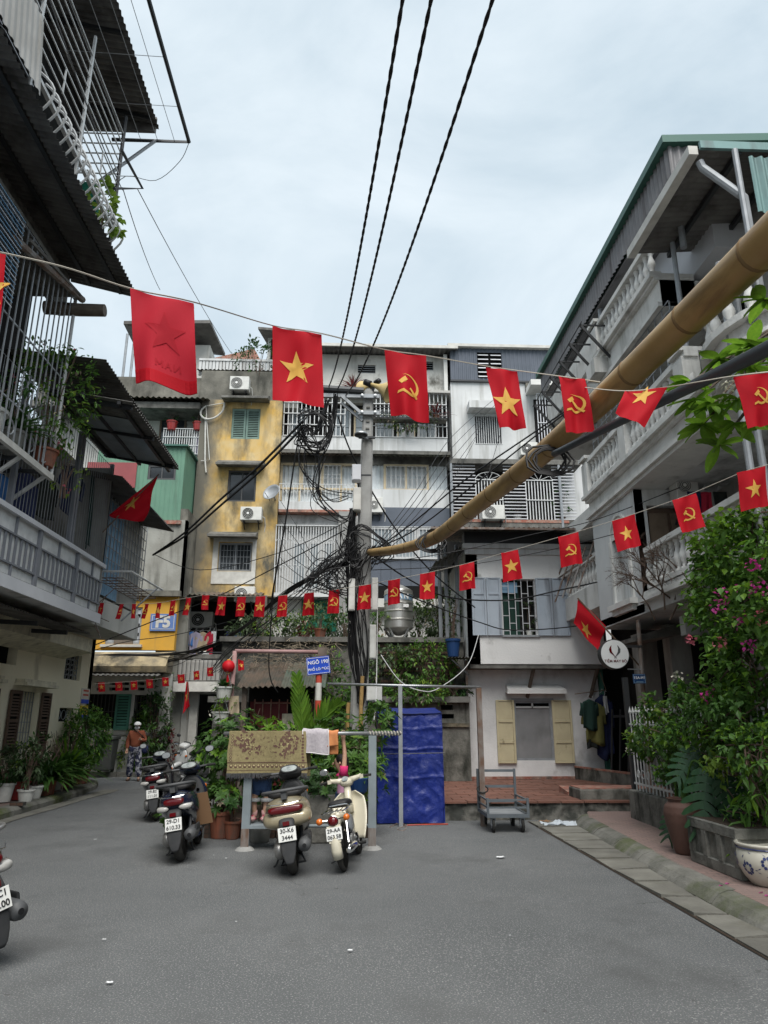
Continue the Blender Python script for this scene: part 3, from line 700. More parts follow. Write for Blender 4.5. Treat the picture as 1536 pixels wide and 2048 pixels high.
p=PY(546,988,YA-.35);MB().lathe([(.001,0),(.16,.02),(.28,.07),(.34,.13),(.33,.14),(.27,.085),(.15,.035),(.001,.015)],(0,0,0),20).build('dish','greymetal',t,local=True,smooth=True).matrix_basis=Matrix.Translation(p-Vector(t.location))@Matrix.Rotation(rad(65),4,'X')@Matrix.Rotation(rad(-25),4,'Y')
MB().tube([p,p+Vector((.05,.2,-.1)),Vector((p.x+.05,YA,p.z-.1))],.025,6).build('arm','greymetal',t);MB().tube([p+Vector((-.1,0,-.25)),p+Vector((-.25,-.3,-.05))],.012,5).build('feed_arm','darkmetal',t)
lg=thing('laundry_loggia','dark first floor loggia hung with washing under the yellow wall','balcony',(-4.6,YA,3.0))
a=PY(362,1250,YA).x;bb=PY(520,1250,YA).x;zt=PY(440,1190,YA).z;zf=PY(440,1310,YA).z
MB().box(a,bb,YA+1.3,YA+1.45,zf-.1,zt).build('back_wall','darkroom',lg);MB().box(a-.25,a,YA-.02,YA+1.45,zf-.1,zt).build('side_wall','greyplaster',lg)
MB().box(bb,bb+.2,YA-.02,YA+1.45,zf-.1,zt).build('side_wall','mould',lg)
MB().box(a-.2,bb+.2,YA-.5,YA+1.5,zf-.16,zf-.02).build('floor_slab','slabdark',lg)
MB().corr((a-.3,YA-.75,zt-.12),(bb-a+.4,0,0),(0,.75,.22),.16,.02).build('awning','corrbrown',lg)
MB().box(a,bb,YA-.52,YA-.48,zf+.02,zf+.06).build('rail','darkmetal',lg)
ac('dark shaded air conditioner above the washing in the loggia',*RY(381,1224,426,1256,YA+1),YA+.9,.35,fan='black')
ln=MB().tube([PY(372,1262,YA+.2),PY(505,1258,YA+.2)],.008,5).build('washing_line','steel',lg)
for i,(c,m,s,hh,lab)in enumerate(((380,'clothblue',9,.5,'pale blue cloth'),(392,'clothlilac',13,.95,'lilac shirt'),(406,'clothbeige',13,.9,'beige patterned top'),(420,'clothred',9,1.0,'crimson top'),(428,'clothwhite',6,.5,'white vest'),(462,'clothnavy',12,1.2,'dark blue denim trousers'),(474,'denim',10,1.1,'faded blue jeans'))):
 A=PY(c-s*.8,1263,YA+.2);B=PY(c+s*.8,1263,YA+.2);cloth(lab+' hanging in the first floor loggia','laundry','hanging_garment',A,B,hh,m,'washing in the loggia',i,sleeves=i in(1,2,3))
cloth('white cloth slung low over the loggia rail','laundry','hanging_cloth',PY(398,1302,YA-.4),PY(418,1303,YA-.4),.3,'clothwhite','washing in the loggia',11,hanger=False)
MB().box(-6.6,-5.6,24.3,24.6,0,6).build('gap_wall','concwall',lg)
sh=thing('shopfront','ground floor shopfront with white fascia and dark open doorway behind the parked white scooter','shop',(-4.6,YA,0))
a=PY(347,1420,YA-.3).x;bb=PY(500,1420,YA-.3).x;dr=RY(392,1388,452,1530,YA-.3);zs=zf-.16
w=MB();wally(w,YA-.3,a,bb,0.1,zs,[(dr[0],dr[1],.1,dr[3])],.2);w.build('wall','greyplaster',sh)
MB().box(dr[0]-.3,dr[1]+.3,YA+.9,YA+1,.1,dr[3]+.3).build('interior','dark',sh)
r=RY(345,1363,482,1384,YA-1.1);bevel(MB().box(r[0],r[1],YA-1.1,YA-.98,r[2],r[3]).build('fascia','offwhite',sh),.02)
MB().box(r[0],r[1],YA-1.1,YA-.3,r[3],r[3]+.04).build('canopy','slabdark',sh)
r2=RY(356,1320,474,1364,YA-.9);MB().corr((r2[0],YA-.86,r2[2]),(r2[1]-r2[0],0,0),(0,0,r2[3]-r2[2]),.14,.012,trap=True).build('metal_sheet','corrlight',sh)
bars(sh,(r2[0],r2[1],r2[2],r2[3]),YA-.95,14,1,.008,'darkmetal','railing')
MB().box(PY(378,1450,YA-.4).x,PY(394,1450,YA-.4).x,YA-.5,YA-.31,.1,zs-.02).build('pillar','offwhite',sh)
YW=23.2
fw=thing('left_wing_block','mouldy wing with green corrugated box room, yellow first floor and closed ground floor windows','building',(-8,YW,0))
xa=-12.5;xc=PY(370,1100,YW).x
zg=PY(350,1190,YW).z;zt=PY(330,1040,YW).z
w=MB();wally(w,YW,xa,xc,zg,zt,[],.25);w.wall((xc,0,0),(0,1,0),UZ,(-.25,0,0),YW+.0,YA+.4,zg,zt+.4);w.build('concrete_wall','mould',fw)
w=MB();wally(w,YW-.02,xa,PY(366,1100,YW).x,zg+.1,zt,[],.02);w.build('pale_render','concwall',fw)
zy0=PY(300,1300,YW).z;zy1=PY(300,1196,YW).z;xy1=PY(352,1240,YW).x
hw=RY(213,1214,282,1288,YW);w=MB();wally(w,YW+.02,xa,xy1,zy0,zg,[hw],.25);w.build('yellow_wall','yellow_clean',fw)
MB().box(hw[0],hw[1],YW+.2,YW+.26,hw[2],hw[3]).build('window_back','dark',fw)
xq0=lerp(hw[0],hw[1],.24);xq1=lerp(hw[0],hw[1],.8)
for k in range(7):
 z=lerp(hw[2],hw[3],k/7);MB().box(xq0+.01,xq1-.01,YW+.05,YW+.09,z,z+(hw[3]-hw[2])/7*.93).build('plank','woodgrey',fw)
shutter(fw,hw[0],xq0,hw[2],hw[3],YW+.06,'greymetal',.06,.3);shutter(fw,xq1,hw[1],hw[2],hw[3],YW+.06,'greymetal',.06,.3)
MB().box(hw[0]-.1,hw[1]+.1,YW-.12,YW+.02,hw[2]-.1,hw[2]-.02).build('sill','offwhite',fw)
r=RY(180,1183,350,1194,YW);MB().box(xa,xc,YW-.16,YW+.0,zg-.06,zg+.12).build('cornice','mould',fw)
zk0=PY(280,1345,YW-.6).z;zk1=PY(280,1303,YW-.3).z
MB().loft([[Vector((x,YW+.1,zk0)),Vector((x,YW-.75,zk0)),Vector((x,YW-.8,zk0+.18)),Vector((x,YW-.55,lerp(zk0,zk1,.7))),Vector((x,YW-.1,zk1)),Vector((x,YW+.1,zk1))]for x in(xa,-9,xy1)]).build('canopy','mouldband',fw)
MB().corr((xa,YW-1.15,zk0-.12),(xy1-xa-.1,0,0),(0,.9,.14),.15,.018).build('awning_sheet','corrgrey',fw)
zz=zk0
vents=[]
for c in(200,226,252,283):vents+=[RY(c-7,1364,c+6,1370,YW),RY(c-7,1375,c+6,1381,YW)]
g1=RY(168,1388,231,1458,YW);g2=RY(267,1390,318,1458,YW)
w=MB();wally(w,YW,xa,xy1,.1,zk0,vents+[g1,g2],.25);w.build('ground_wall','greyplaster',fw)
MB().box(xa,xy1,YW+.26,YW+.3,.1,zk0).build('interior','dark',fw)
bars(fw,g1,YW+.06,8,2,.012,'darkmetal');bars(fw,g2,YW+.06,9,2,.012,'darkmetal')
rs=RY(229,1388,259,1460,YW-.08);shutter(fw,rs[0],rs[1],rs[2],rs[3],YW-.06,'shutteal',.07,.085)
MB().box(lerp(g2[0],g2[1],.45),g2[1],YW+.1,YW+.14,g2[2],g2[3]).build('door_leaf','woodgrey',fw)
for i in range(2):MB().box(xa,xy1,YW-.04+.0,YW-.003,g1[2]-.18+.0*i,g1[2]-.10).build('sill','concrete',fw)if i==0 else None
r=RY(262,893,366,1040,YW);hg=RY(296,930,352,960,YW)
gb=MB()
for(a,bb,c,d)in((r[0]-1.2,hg[0],r[2],r[3]),(hg[1],r[1],r[2],r[3]),(hg[0],hg[1],r[2],hg[2]),(hg[0],hg[1],hg[3],r[3])):
 gb.corr((a,YW-.02,c),(bb-a,0,0),(0,0,d-c),.15,.012,trap=True)
gb.corr((r[1],YW-.02,r[2]-.2),(0,YA-YW+.3,0),(0,0,r[3]-r[2]+.2),.15,.012,trap=True)
gb.build('green_sheet','corrgreen',fw)
MB().box(r[0]-1.2,r[1]-.03,YW+.1,YA+.5,r[2]-.1,r[3]-.05).build('box_room_core','darkroom',fw)
MB().hexa([(r[0]-1.3,YW-.15,r[3]-.02),(r[1]+.1,YW-.15,r[3]-.02),(r[1]+.1,YA+.6,r[3]+.05),(r[0]-1.3,YA+.6,r[3]+.05),(r[0]-1.3,YW-.15,r[3]+.04),(r[1]+.1,YW-.15,r[3]+.04),(r[1]+.1,YA+.6,r[3]+.12),(r[0]-1.3,YA+.6,r[3]+.12)]).build('box_room_roof','greentrim',fw)
window(fw,hg,YW+.0,'plasticgrey','glass',2,.07,.06)
MB().box(r[0]-1.2,r[1]+.06,YW-.12,YW+.1,r[2]-.16,r[2]-.04).build('base_beam','redtrim',fw)
rp=RY(232,925,272,975,YW-.1);MB().box(rp[0]-1,rp[1],YW-.1,YW-.06,rp[2],rp[3]).build('pink_panel','pinkwall',fw)
r=RY(262,800,402,912,YA+.6);MB().box(-12,r[1],YA+.9,YA+1.1,r[2]-.5,r[3]).build('balcony_back_wall','greyplaster',fw)
rw_=RY(318,836,371,905,YA+.85);window(fw,rw_,YA+.82,'wood','glass',3,.07,.06)
e=RY(252,786,417,800,YA-.3);MB().corr((e[0]-2,YA-.5,e[2]+.02),(e[1]-e[0]+2,0,0),(0,1.2,.35),.2,.03).build('tile_eave','corrbrown',fw)
MB().box(-12,r[1]+.1,YA-.3,YA+1,e[2]-.32,e[2]-.08).build('eave_beam','slabdark',fw)
MB().box(-12,PY(405,760,YA).x,YA+.2,YA+1.2,e[2]+.1,PY(330,750,YA).z).build('upper_wall','mould',fw)
rr_=RY(326,858,402,908,YA+.1);bars(fw,rr_,YA+.1,16,3,.014,'whitemetal','railing')
for i,(c,m)in enumerate(((383,'clothdark'),(391,'clothwhite'),(397,'clothlilac'))):cloth(('black trousers','white shirt','grey lilac shirt')[i]+' drying on the high balcony behind the green box room','laundry','hanging_garment',PY(c-4,868,YA+.3),PY(c+4,868,YA+.3),.9,m,'washing on the high balcony',20+i,hanger=False)
potplant('small shrub in red pot, the larger one on the high balcony rail',tuple(PY(343,861,YA+.1)),.35,.2,'potred','leafdark',.55,.3,60,.10)
potplant('leafy sprig in red pot nearer the yellow wall on the high balcony rail',tuple(PY(394,861,YA+.1)),.32,.17,'potred','leaf',.5,.25,50,.10)
r=RY(301,1228,352,1262,YW);s=thing('building_number_plate','blue F5 plate on the yellow first floor wall','sign',((r[0]+r[1])/2,YW,r[2]))
MB().box(r[0],r[1],YW-.04,YW+.01,r[2],r[3]).build('plate','plateblue',s)
frame_rect(MB(),r[0]+.05,r[1]-.05,r[2]+.05,r[3]-.05,YW-.046,.018,.01).build('border','offwhite',s)
text('F5',.50,'offwhite',((r[0]+r[1])/2,YW-.048,(r[2]+r[3])/2),UX,UZ,s,bold=.045)
rs=thing('rooftop_shed','rooftop shed with wide dark slanted eave on thin post','shed',(-7.6,YA+2,13.6))
q=[PY(247,648,YA+.3),PY(420,646,YA+1),PY(450,712,YA+3.6),PY(268,690,YA+3.6)]
MB().hexa([q[0],q[1],q[2],q[3]]+[Vector(p)+Vector((0,0,.14))for p in q]).build('roof','corrgrey',rs)
MB().box(q[0].x+.9,PY(418,720,YA+2).x,YA+2,YA+4.4,13.0,PY(400,690,YA+2).z).build('wall','greyplaster',rs)
for px_ in(255,270):a=PY(px_,668,YA+.5);MB().tube([a,(a.x,a.y,13.4)],.05,6).build('post','greymetal',rs)
rs2=thing('rooftop_lean_to','small rooftop lean-to with rusty wall behind the star flag','shed',(-2.6,YA+1,13.6))
q=[PY(516,658,YA),PY(590,664,YA),PY(590,690,YA+2),PY(535,690,YA+2)]
MB().hexa([q[0],q[1],q[2],q[3]]+[Vector(p)+Vector((0,0,.1))for p in q]).build('roof','corrgrey',rs2)
MB().box(PY(534,720,YA+.6).x,PY(600,720,YA+.6).x,YA+.6,YA+3,13.2,PY(550,676,YA+.6).z).build('wall','greyplaster',rs2)
MB().box(PY(540,720,YA+.5).x,PY(556,720,YA+.5).x,YA+.55,YA+.6,13.6,PY(550,680,YA+.6).z).build('dark_opening','dark',rs2)
potplant('overgrown creeper spilling from the roof terrace of the yellow block',(PY(516,745,YA-.1).x,YA+.1,ztop-.35),.2,.2,'potwhite','leafdark',1.5,1.0,420,.16,pot=False,stems=8,name='roof_creeper',cat='creeper')
hs=thing('distant_roof','red tiled roof of a house behind the terrace','building',(-4.6,32,15))
MB().prism([(-1.6,0),(1.3,0),(.9,.75),(.2,.5)],PY(470,722,32)-Vector((0,0,.0)),(1,0,0),(0,0,1),(0,3,0)).build('gable','redtrim',hs);MB().box(-7,-2,33,36,8,PY(470,722,32).z-.02).build('wall','whiteplaster',hs)
ym=YB
mb_=thing('curtained_apartment_block','grey five storey apartment block with caged balconies and curtained windows behind the pole','building',(.3,YB,0))
xl=PY(557,1000,ym).x;xr=PY(898,1000,ym).x
zr=PY(720,695,ym).z;z5=PY(720,778,ym).z
v1=RY(716,715,751,732,ym);v2=RY(852,708,866,726,ym)
w=MB();wally(w,ym+.6,PY(600,740,ym).x,xr+.05,z5-.3,zr,[(v1[0]*1.024,v1[1]*1.024,v1[2]*1.0,v1[3]*1.0),(v2[0]*1.024,v2[1]*1.024,v2[2],v2[3])],.25);w.build('top_wall','greyplaster',mb_)
for v in(v1,v2):
 MB().box(v[0]*1.02-.05,v[1]*1.03,ym+.78,ym+.84,v[2],v[3]).build('vent_back','dark',mb_)
 for k in range(4):
  z=lerp(v[2],v[3],(k+.3)/4);MB().hexa([(v[0]*1.024,ym+.64,z),(v[1]*1.024,ym+.64,z),(v[1]*1.024,ym+.74,z+.06),(v[0]*1.024,ym+.74,z+.06),(v[0]*1.024,ym+.64,z+.015),(v[1]*1.024,ym+.64,z+.015),(v[1]*1.024,ym+.74,z+.075),(v[0]*1.024,ym+.74,z+.075)]).build('vent_slat','greymetal',mb_)
xq=PY(600,740,ym).x
MB().corr((xq-.1,ym-.1,zr+.02),(xr-xq+.6,0,0),(0,2.5,.3),.2,.02).build('roof_sheet','corrgrey',mb_)
MB().box(xq-.1,xr+.5,ym-.14,ym-.08,zr-.02,zr+.10).build('roof_edge','offwhite',mb_)
MB().box(xl,xr,ym+.9,ym+6,0,zr-.05).build('core','greyplaster',mb_)
MB().box(xr-.02,xr+.12,ym+.3,ym+.9,z5,zr-.06).build('roof_pier','stonewhite',mb_)
def slab(y0,y1,xa,xb,dep=1.0,mat='whiteplaster',name='parapet',yy=None):
 z1=PY(720,y0,ym).z;z0=PY(720,y1,ym).z
 return MB().box(xa,xb,ym-.0,ym+dep,z0,z1).build(name,mat,mb_)
za=PY(720,785,ym).z;zb4=PY(720,873,ym).z;zp=PY(720,900,ym).z
MB().box(xl,xr,ym+.02,ym+.16,zp,zb4).build('parapet','whiteplaster',mb_)
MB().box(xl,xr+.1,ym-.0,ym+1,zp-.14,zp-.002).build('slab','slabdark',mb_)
MB().box(xl-.1,xr+.15,ym-.12,ym+.9,za,za+.1).build('balcony_roof','corrlight',mb_)
MB().box(xl,xr,ym+.86,ym+.9,zb4-.2,za).build('balcony_back','darkroom',mb_)
for i in range(7):
 a=lerp(xl+.2,xr-.2,i/7);bb=lerp(xl+.2,xr-.2,(i+.86)/7)
 if i in(1,):continue
 window(mb_,(a,bb,zb4-.1,za-.35),ym+.76,'creamframe' if i%2 else 'whitemetal','glasspale',2,.07,.06,2)
for(c,d,n)in((568,690,14),(744,893,18)):
 a=PY(c,830,ym).x;bb=PY(d,830,ym).x;bars(mb_,(a,bb,zb4,za),ym+.03,n,4,.016,'whitemetal','balcony_cage')
a=PY(744,815,ym-.3).x;bb=PY(893,815,ym-.3).x;zz=PY(800,838,ym-.3).z
MB().box(a,bb,ym-.42,ym-.0,zz-.05,zz).build('flower_shelf','slabdark',mb_)
bars(mb_,(a,bb,zz,zz+.4),ym-.42,20,2,.012,'darkmetal','shelf_rail')
potplant('trailing balcony plants on the flower shelf behind the hammer and sickle flag',(PY(815,842,ym-.2).x,ym-.25,zz-.45),.2,.2,'potwhite','leafgrey',1.0,1.1,300,.14,pot=False,stems=7,flat=.25,name='trailing_plants',cat='plant',droop=.8)
potplant('dark red spiky dracaena in the caged top balcony',(PY(872,826,ym-.2).x,ym-.2,zz),.2,.16,'terracotta','leafred',.8,.3,40,.02,mode='spiky',droop=.35)
potplant('reddish palm in a pot on the fourth floor roof ledge',(PY(706,764,ym+.2).x,ym+.25,za+.1),.2,.2,'terracotta','leafred',.85,.4,46,.02,mode='spiky',droop=.4)
for i,c in enumerate((808,822)):cloth(('white towel','pale vest')[i]+' drying in the caged top balcony','laundry','hanging_garment',PY(c-4,856,ym+.4),PY(c+4,856,ym+.4),.6,'clothwhite','washing in the caged top balcony',40+i,hanger=False)
z3t=PY(720,925,ym).z;z3m=PY(720,975,ym).z;z3b=PY(720,1010,ym).z;z3f=PY(720,1026,ym).z
for(c,d,m)in((560,722,'corrbrown'),(748,902,'corrgreenroof')):
 a=PY(c,905,ym).x;bb=PY(d,905,ym).x;MB().corr((a,ym-.45,zp-.36),(bb-a,0,0),(0,.6,.2),.17,.02).build('awning_sheet',m,mb_)
MB().box(xl,xr,ym+.2,ym+.5,z3t,zp-.14).build('head_beam','slabdark',mb_)
MB().box(xl+.02,xr-.02,ym+.42,ym+.44,z3f,z3t).build('curtain_backing','darkroom',mb_)
def curtain(x0,x1,z0,z1,Y):
 n=int((x1-x0)/.02);MB().grid(lambda u,v:(lerp(x0,x1,u),Y+.022*math.sin(u*(x1-x0)*42)+.012*math.sin(u*(x1-x0)*97+v),lerp(z0,z1,v)),max(8,n),1).build('curtain','curtain',mb_,smooth=True)
for(c,d)in((563,600),(682,712),(745,770),(858,896)):curtain(PY(c,950,ym).x,PY(d,950,ym).x,z3m-.05,z3t,ym+.3)
curtain(PY(563,990,ym).x,PY(712,990,ym).x,z3b-.0,z3m-.06,ym+.3);curtain(PY(602,950,ym).x,PY(682,950,ym).x,z3m-.05,z3t-.02,ym+.36);curtain(PY(772,950,ym).x,PY(856,950,ym).x,z3m-.05,z3t-.02,ym+.36)
for c in(562,600,604,642,646,682,712):a=PY(c,950,ym).x;MB().box(a-.04,a+.04,ym+.14,ym+.22,z3b if c in(562,600,642,682,712)else z3m,z3t).build('window_post','creamframe',mb_)
for c in(770,812,856):a=PY(c,950,ym).x;MB().box(a-.045,a+.045,ym+.14,ym+.22,z3m,z3t).build('window_post','creamframe',mb_)
for(c,d)in((562,712),(770,856)):MB().box(PY(c,950,ym).x,PY(d,950,ym).x,ym+.13,ym+.23,z3t-.07,z3t).build('window_head','creamframe',mb_);MB().box(PY(c,950,ym).x,PY(d,950,ym).x,ym+.1,ym+.2,z3m-.06,z3m).build('window_rail','creamframe',mb_)
def scroll(x0,x1,z0,z1,Y):
 mb=MB();n=4;w_=(x1-x0)/n
 for i in range(n):
  cx=x0+(i+.5)*w_
  for zc_,sg in((z1-w_*.5,1),(z0+w_*.5,-1)):mb.tube([(cx+w_*.42*math.cos(a*.4),Y,zc_+sg*w_*.42*math.sin(a*.4))for a in range(9)],.010,4)
  mb.tube([(cx-w_*.42,Y,z1-w_*.5),(cx-w_*.42,Y,z0+w_*.5)],.010,4);mb.tube([(cx+w_*.42,Y,z1-w_*.5),(cx+w_*.42,Y,z0+w_*.5)],.010,4)
 zm=(z0+z1)/2
 for zq in(zm-.07,zm+.07,z0+.02,z1-.02):mb.tube([(x0,Y,zq),(x1,Y,zq)],.012,4)
 mb.build('scroll_grille','whitemetal',mb_)
for(c,d)in((606,642),(647,682),(773,811),(815,854)):scroll(PY(c,950,ym).x,PY(d,950,ym).x,z3m,z3t-.08,ym+.1)
a=PY(560,1000,ym).x;bb=PY(714,1000,ym).x;bars(mb_,(a,bb,z3b,z3m),ym-.3,22,1,.010,'whitemetal','balcony_rail')
MB().box(a,bb,ym-.35,ym+.3,z3f,z3b).build('balcony_slab','whiteplaster',mb_);MB().box(a,bb,ym-.38,ym+.3,z3f-.10,z3f-.002).build('slab_edge','redtrim',mb_)
a=PY(745,1000,ym).x;MB().box(a,xr,ym-.02,ym+.3,z3f,z3m-.06).build('parapet','whiteplaster',mb_)
MB().box(xl,xr,ym-.0,ym+.6,z3f-.5,z3f-.11).build('soffit_band','soffit',mb_)
ac('air conditioner half hidden by the pole on the white parapet',*RY(738,1000,765,1030,ym),ym-.36,.3,fan='acfan')
z2t=PY(620,1056,ym).z;z2b=PY(620,1190,ym).z
a=PY(550,1120,ym-.3).x;bb=PY(690,1120,ym-.3).x
MB().box(a,bb,ym+.3,ym+.34,z2b,z2t+.25).build('inner_wall','soffit',mb_)
for(c,d)in((585,612),(618,640),(646,668)):window(mb_,RY(c,1085,d,1180,ym+.28),ym+.24,'whitemetal','glasspale',1,.06,.05)
bars(mb_,(a,bb,z2b,z2t),ym-.32,26,1,.015,'whitemetal','balcony_cage')
cu=MB()
for i in range(12):
 x=lerp(a,bb,(i+.5)/12);
 for zc_ in(lerp(z2b,z2t,.74),lerp(z2b,z2t,.36)):cu.tube([(x-.12+.24*k/6,ym-.34,zc_+.13*math.sin(k/6*math.pi*1.0))for k in range(7)],.011,4)
cu.build('cage_scrolls','whitemetal',mb_,kind='stuff')
MB().box(a,bb,ym-.36,ym+.3,z2b-.12,z2b).build('balcony_slab','whiteplaster',mb_)
MB().box(bb+.02,bb+.1,ym-.34,ym+.3,z2b,z2t).build('cage_post','whitemetal',mb_)
a2=PY(706,1120,ym).x;MB().box(bb+.12,a2+.5,ym+.1,ym+.6,z2b-.1,z2t+.4).build('dark_bay','darkroom',mb_)
a=PY(742,1080,ym).x;bb=PY(880,1080,ym).x;zw1=PY(800,1055,ym).z;zw0=PY(800,1118,ym).z;zq=PY(800,1172,ym).z
MB().box(a,xr,ym-.05,ym+.4,zw1+.02,zw1+.75).build('dark_head','corrslate',mb_)
for i in range(3):window(mb_,(lerp(a,bb,i/3),lerp(a,bb,(i+1)/3)-.02,zw0,zw1),ym-.02,'whitemetal','glasspale',1,.08,.08)
bars(mb_,(a,bb,zw0,zw1),ym-.08,20,1,.011,'whitemetal')
n=7
for i in range(n):MB().box(lerp(a,bb,i/n)+.005,lerp(a,bb,(i+1)/n)-.005,ym-.02,ym+.06,zq,zw0-.06).build('cladding_panel','corrslate',mb_)
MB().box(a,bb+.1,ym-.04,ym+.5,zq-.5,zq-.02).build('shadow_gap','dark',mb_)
MB().box(a-.2,xr+.3,ym-.3,ym+.6,zq-.8,zq-.5).build('beam','greyplaster',mb_)
MB().box(xl-.6,xr+.6,ym+.2,ym+.5,0,z2b-.14).build('garden_wall','greyplaster',mb_)
r=RY(602,1200,690,1262,ym);MB().box(r[0],r[1],ym+.1,ym+.13,r[2],r[3]).build('green_netting','greenmesh',mb_)
MB().box(PY(676,1100,ym-.5).x,PY(700,1100,ym-.5).x,ym-.5,ym-.3,0,z2t+.5).build('rear_pillar','concrete',mb_)
YR=25.2
wb=thing('white_slate_block','white painted block with dark slate metal storey and louvred balcony behind the bamboo','building',(6,YR,0))
xl2=PY(902,800,YR).x;xr2=PY(1150,800,YR).x;zt=PY(1000,700,YR).z;zs_=PY(1000,763,YR).z;z0_=PY(1000,918,YR).z
hl=RY(954,707,1003,758,YR);cl=MB()
for(a,bb,c,d)in((xl2,hl[0],zs_,zt),(hl[1],xr2,zs_,zt),(hl[0],hl[1],zs_,hl[2]),(hl[0],hl[1],hl[3],zt)):
 if d-c>.02:cl.corr((a,YR-.06,c),(bb-a,0,0),(0,0,d-c),.16,.02,trap=True)
cl.build('slate_cladding','corrslate',wb)
MB().box(xl2,xr2,YR+.02,YR+4,zs_-.1,zt-.03).build('storey_core','dark',wb)
m_=(hl[0]+hl[1])/2
for(a,bb)in((hl[0],m_-.02),(m_+.02,hl[1])):
 for k in range(6):z=lerp(hl[2],hl[3],(k+.15)/6);MB().hexa([(a+.03,YR-.12,z),(bb-.03,YR-.12,z),(bb-.03,YR-.02,z+.08),(a+.03,YR-.02,z+.08),(a+.03,YR-.12,z+.02),(bb-.03,YR-.12,z+.02),(bb-.03,YR-.02,z+.1),(a+.03,YR-.02,z+.1)]).build('vent_louvre','palegrey',wb)
MB().box(xl2-.1,xr2+.2,YR-.25,YR+4.2,zt,zt+.12).build('roof_slab','offwhite',wb)
MB().box(xl2,xr2,YR-.1,YR+.1,zs_-.07,zs_).build('floor_band','darkmetal',wb)
hh=RY(950,832,1003,888,YR);w=MB();wally(w,YR,xl2,xr2,z0_,zs_-.07,[hh],.25);w.build('wall','whiteplaster',wb)
MB().box(hh[0],hh[1],YR+.22,YR+.26,hh[2],hh[3]).build('window_back','darkroom',wb);window(wb,hh,YR+.12,'plasticgrey','glass',2,.06,.06);bars(wb,hh,YR+.02,12,1,.013,'whitemetal')
r=RY(934,813,1012,826,YR);MB().box(r[0],r[1],YR-.55,YR-.002,r[2]-.02,r[3]).build('ledge','whiteplaster',wb)
ac('small white air conditioner with black fan high on the white wall',*RY(1036,893,1070,918,YR),YR-.45,.4,fan='black')
r=RY(1066,780,1110,788,YR);MB().box(r[0]-.3,r[1]+.6,YR-.9,YR,r[2]-.05,r[3]).build('canopy','stonewhite',wb)
MB().box(PY(1050,770,YR).x,PY(1088,770,YR).x,YR-.1,YR-.003,PY(1060,786,YR).z,PY(1060,768,YR).z).build('worn_beam','mould',wb)
hb=RY(1070,800,1120,915,YR);MB().box(hb[0],hb[1]+.6,YR-.03,YR-.005,hb[2],hb[3]).build('dark_bay','darkroom',wb);bars(wb,(hb[0],hb[1],hb[2],hb[3]),YR-.5,9,2,.014,'palegrey','bay_cage')
zt_=PY(1000,930,YR-.6).z;zb_=PY(1000,1040,YR-.6).z;a=PY(903,985,YR-.6).x;bb=PY(1132,985,YR-.6).x
MB().box(a,bb,YR+.1,YR+.2,zb_,zt_+.2).build('balcony_back','darkroom',wb)
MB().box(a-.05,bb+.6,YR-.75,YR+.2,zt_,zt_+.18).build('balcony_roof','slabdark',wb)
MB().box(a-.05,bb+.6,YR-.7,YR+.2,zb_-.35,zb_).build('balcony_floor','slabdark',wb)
MB().box(a,bb,YR-.72,YR-.7,zb_-.12,zb_-.02).build('red_edge','redtrim',wb)
MB().box(a+.3,PY(990,1010,YR).x,YR-.1,YR+.05,zb_,zb_+.55).build('low_brick_wall','brickwall',wb)
secs=((905,952,'h'),(952,1005,'v'),(1008,1052,'h'),(1052,1106,'v'),(1106,1150,'h'))
for(c,d,k)in secs:
 x0=PY(c,985,YR-.6).x;x1=PY(d,985,YR-.6).x
 if k=='h':
  n=17
  for i in range(n):z=lerp(zb_+.05,zt_-.05,i/(n-1));MB().box(x0,x1,YR-.62,YR-.56,z-.012,z+.016).build('slat','palegrey',wb)
 else:
  zz=lerp(zb_,zt_,.72);bars(wb,(x0,x1,zb_,zz),YR-.6,9,2,.017,'whitemetal','balcony_cage')
  mb=MB();cx=(x0+x1)/2;R_=(x1-x0)/2
  for q in range(0,11):mb.tube([(cx,YR-.6,zz),(cx+R_*math.cos(q*.314),YR-.6,zz+R_*.62*math.sin(q*.314))],.010,4)if q%2==0 else None
  mb.tube([(cx+R_*math.cos(q*.157),YR-.6,zz+R_*.62*math.sin(q*.157))for q in range(21)],.014,4);mb.build('fan_grille','whitemetal',wb)
for c in(903,1120):x=PY(c,985,YR-.65).x;MB().tube([(x,YR-.7,zb_-.3),(x,YR-.7,zt_+.1)],.05,6).build('drain_post','greymetal',wb)
ac('large white air conditioner standing in front of the louvred balcony',*RY(963,1012,1008,1040,YR-.9),YR-1.05,.38)
potplant('thin pot plants behind the louvred balcony bars',(PY(1030,1030,YR).x,YR-.35,zb_),.25,.16,'potwhite','leafgrey',.7,.35,70,.1)
potplant('dark straggly plant beside the louvred balcony cage',(PY(1115,1020,YR).x,YR-.4,zb_),.2,.16,'potbrown','leafdark',1.2,.5,90,.14)
MB().box(xl2,xr2+2,YR+.3,YR+4,0,zs_-.1).build('core','whiteplaster',wb)
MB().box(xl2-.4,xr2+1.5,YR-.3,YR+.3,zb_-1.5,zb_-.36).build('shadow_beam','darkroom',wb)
UY=(0,1,0)
def RX(a,b,c,d,X):
 m=(b+d)/2;k=(a+c)/2;y0=PX(a,m,X).y;y1=PX(c,m,X).y
 return min(y0,y1),max(y0,y1),PX(k,d,X).z,PX(k,b,X).z
def wallx(mb,X,y0,y1,z0,z1,holes=(),t=-.25):return mb.wall((X,0,0),UY,UZ,(t,0,0),y0,y1,z0,z1,holes)
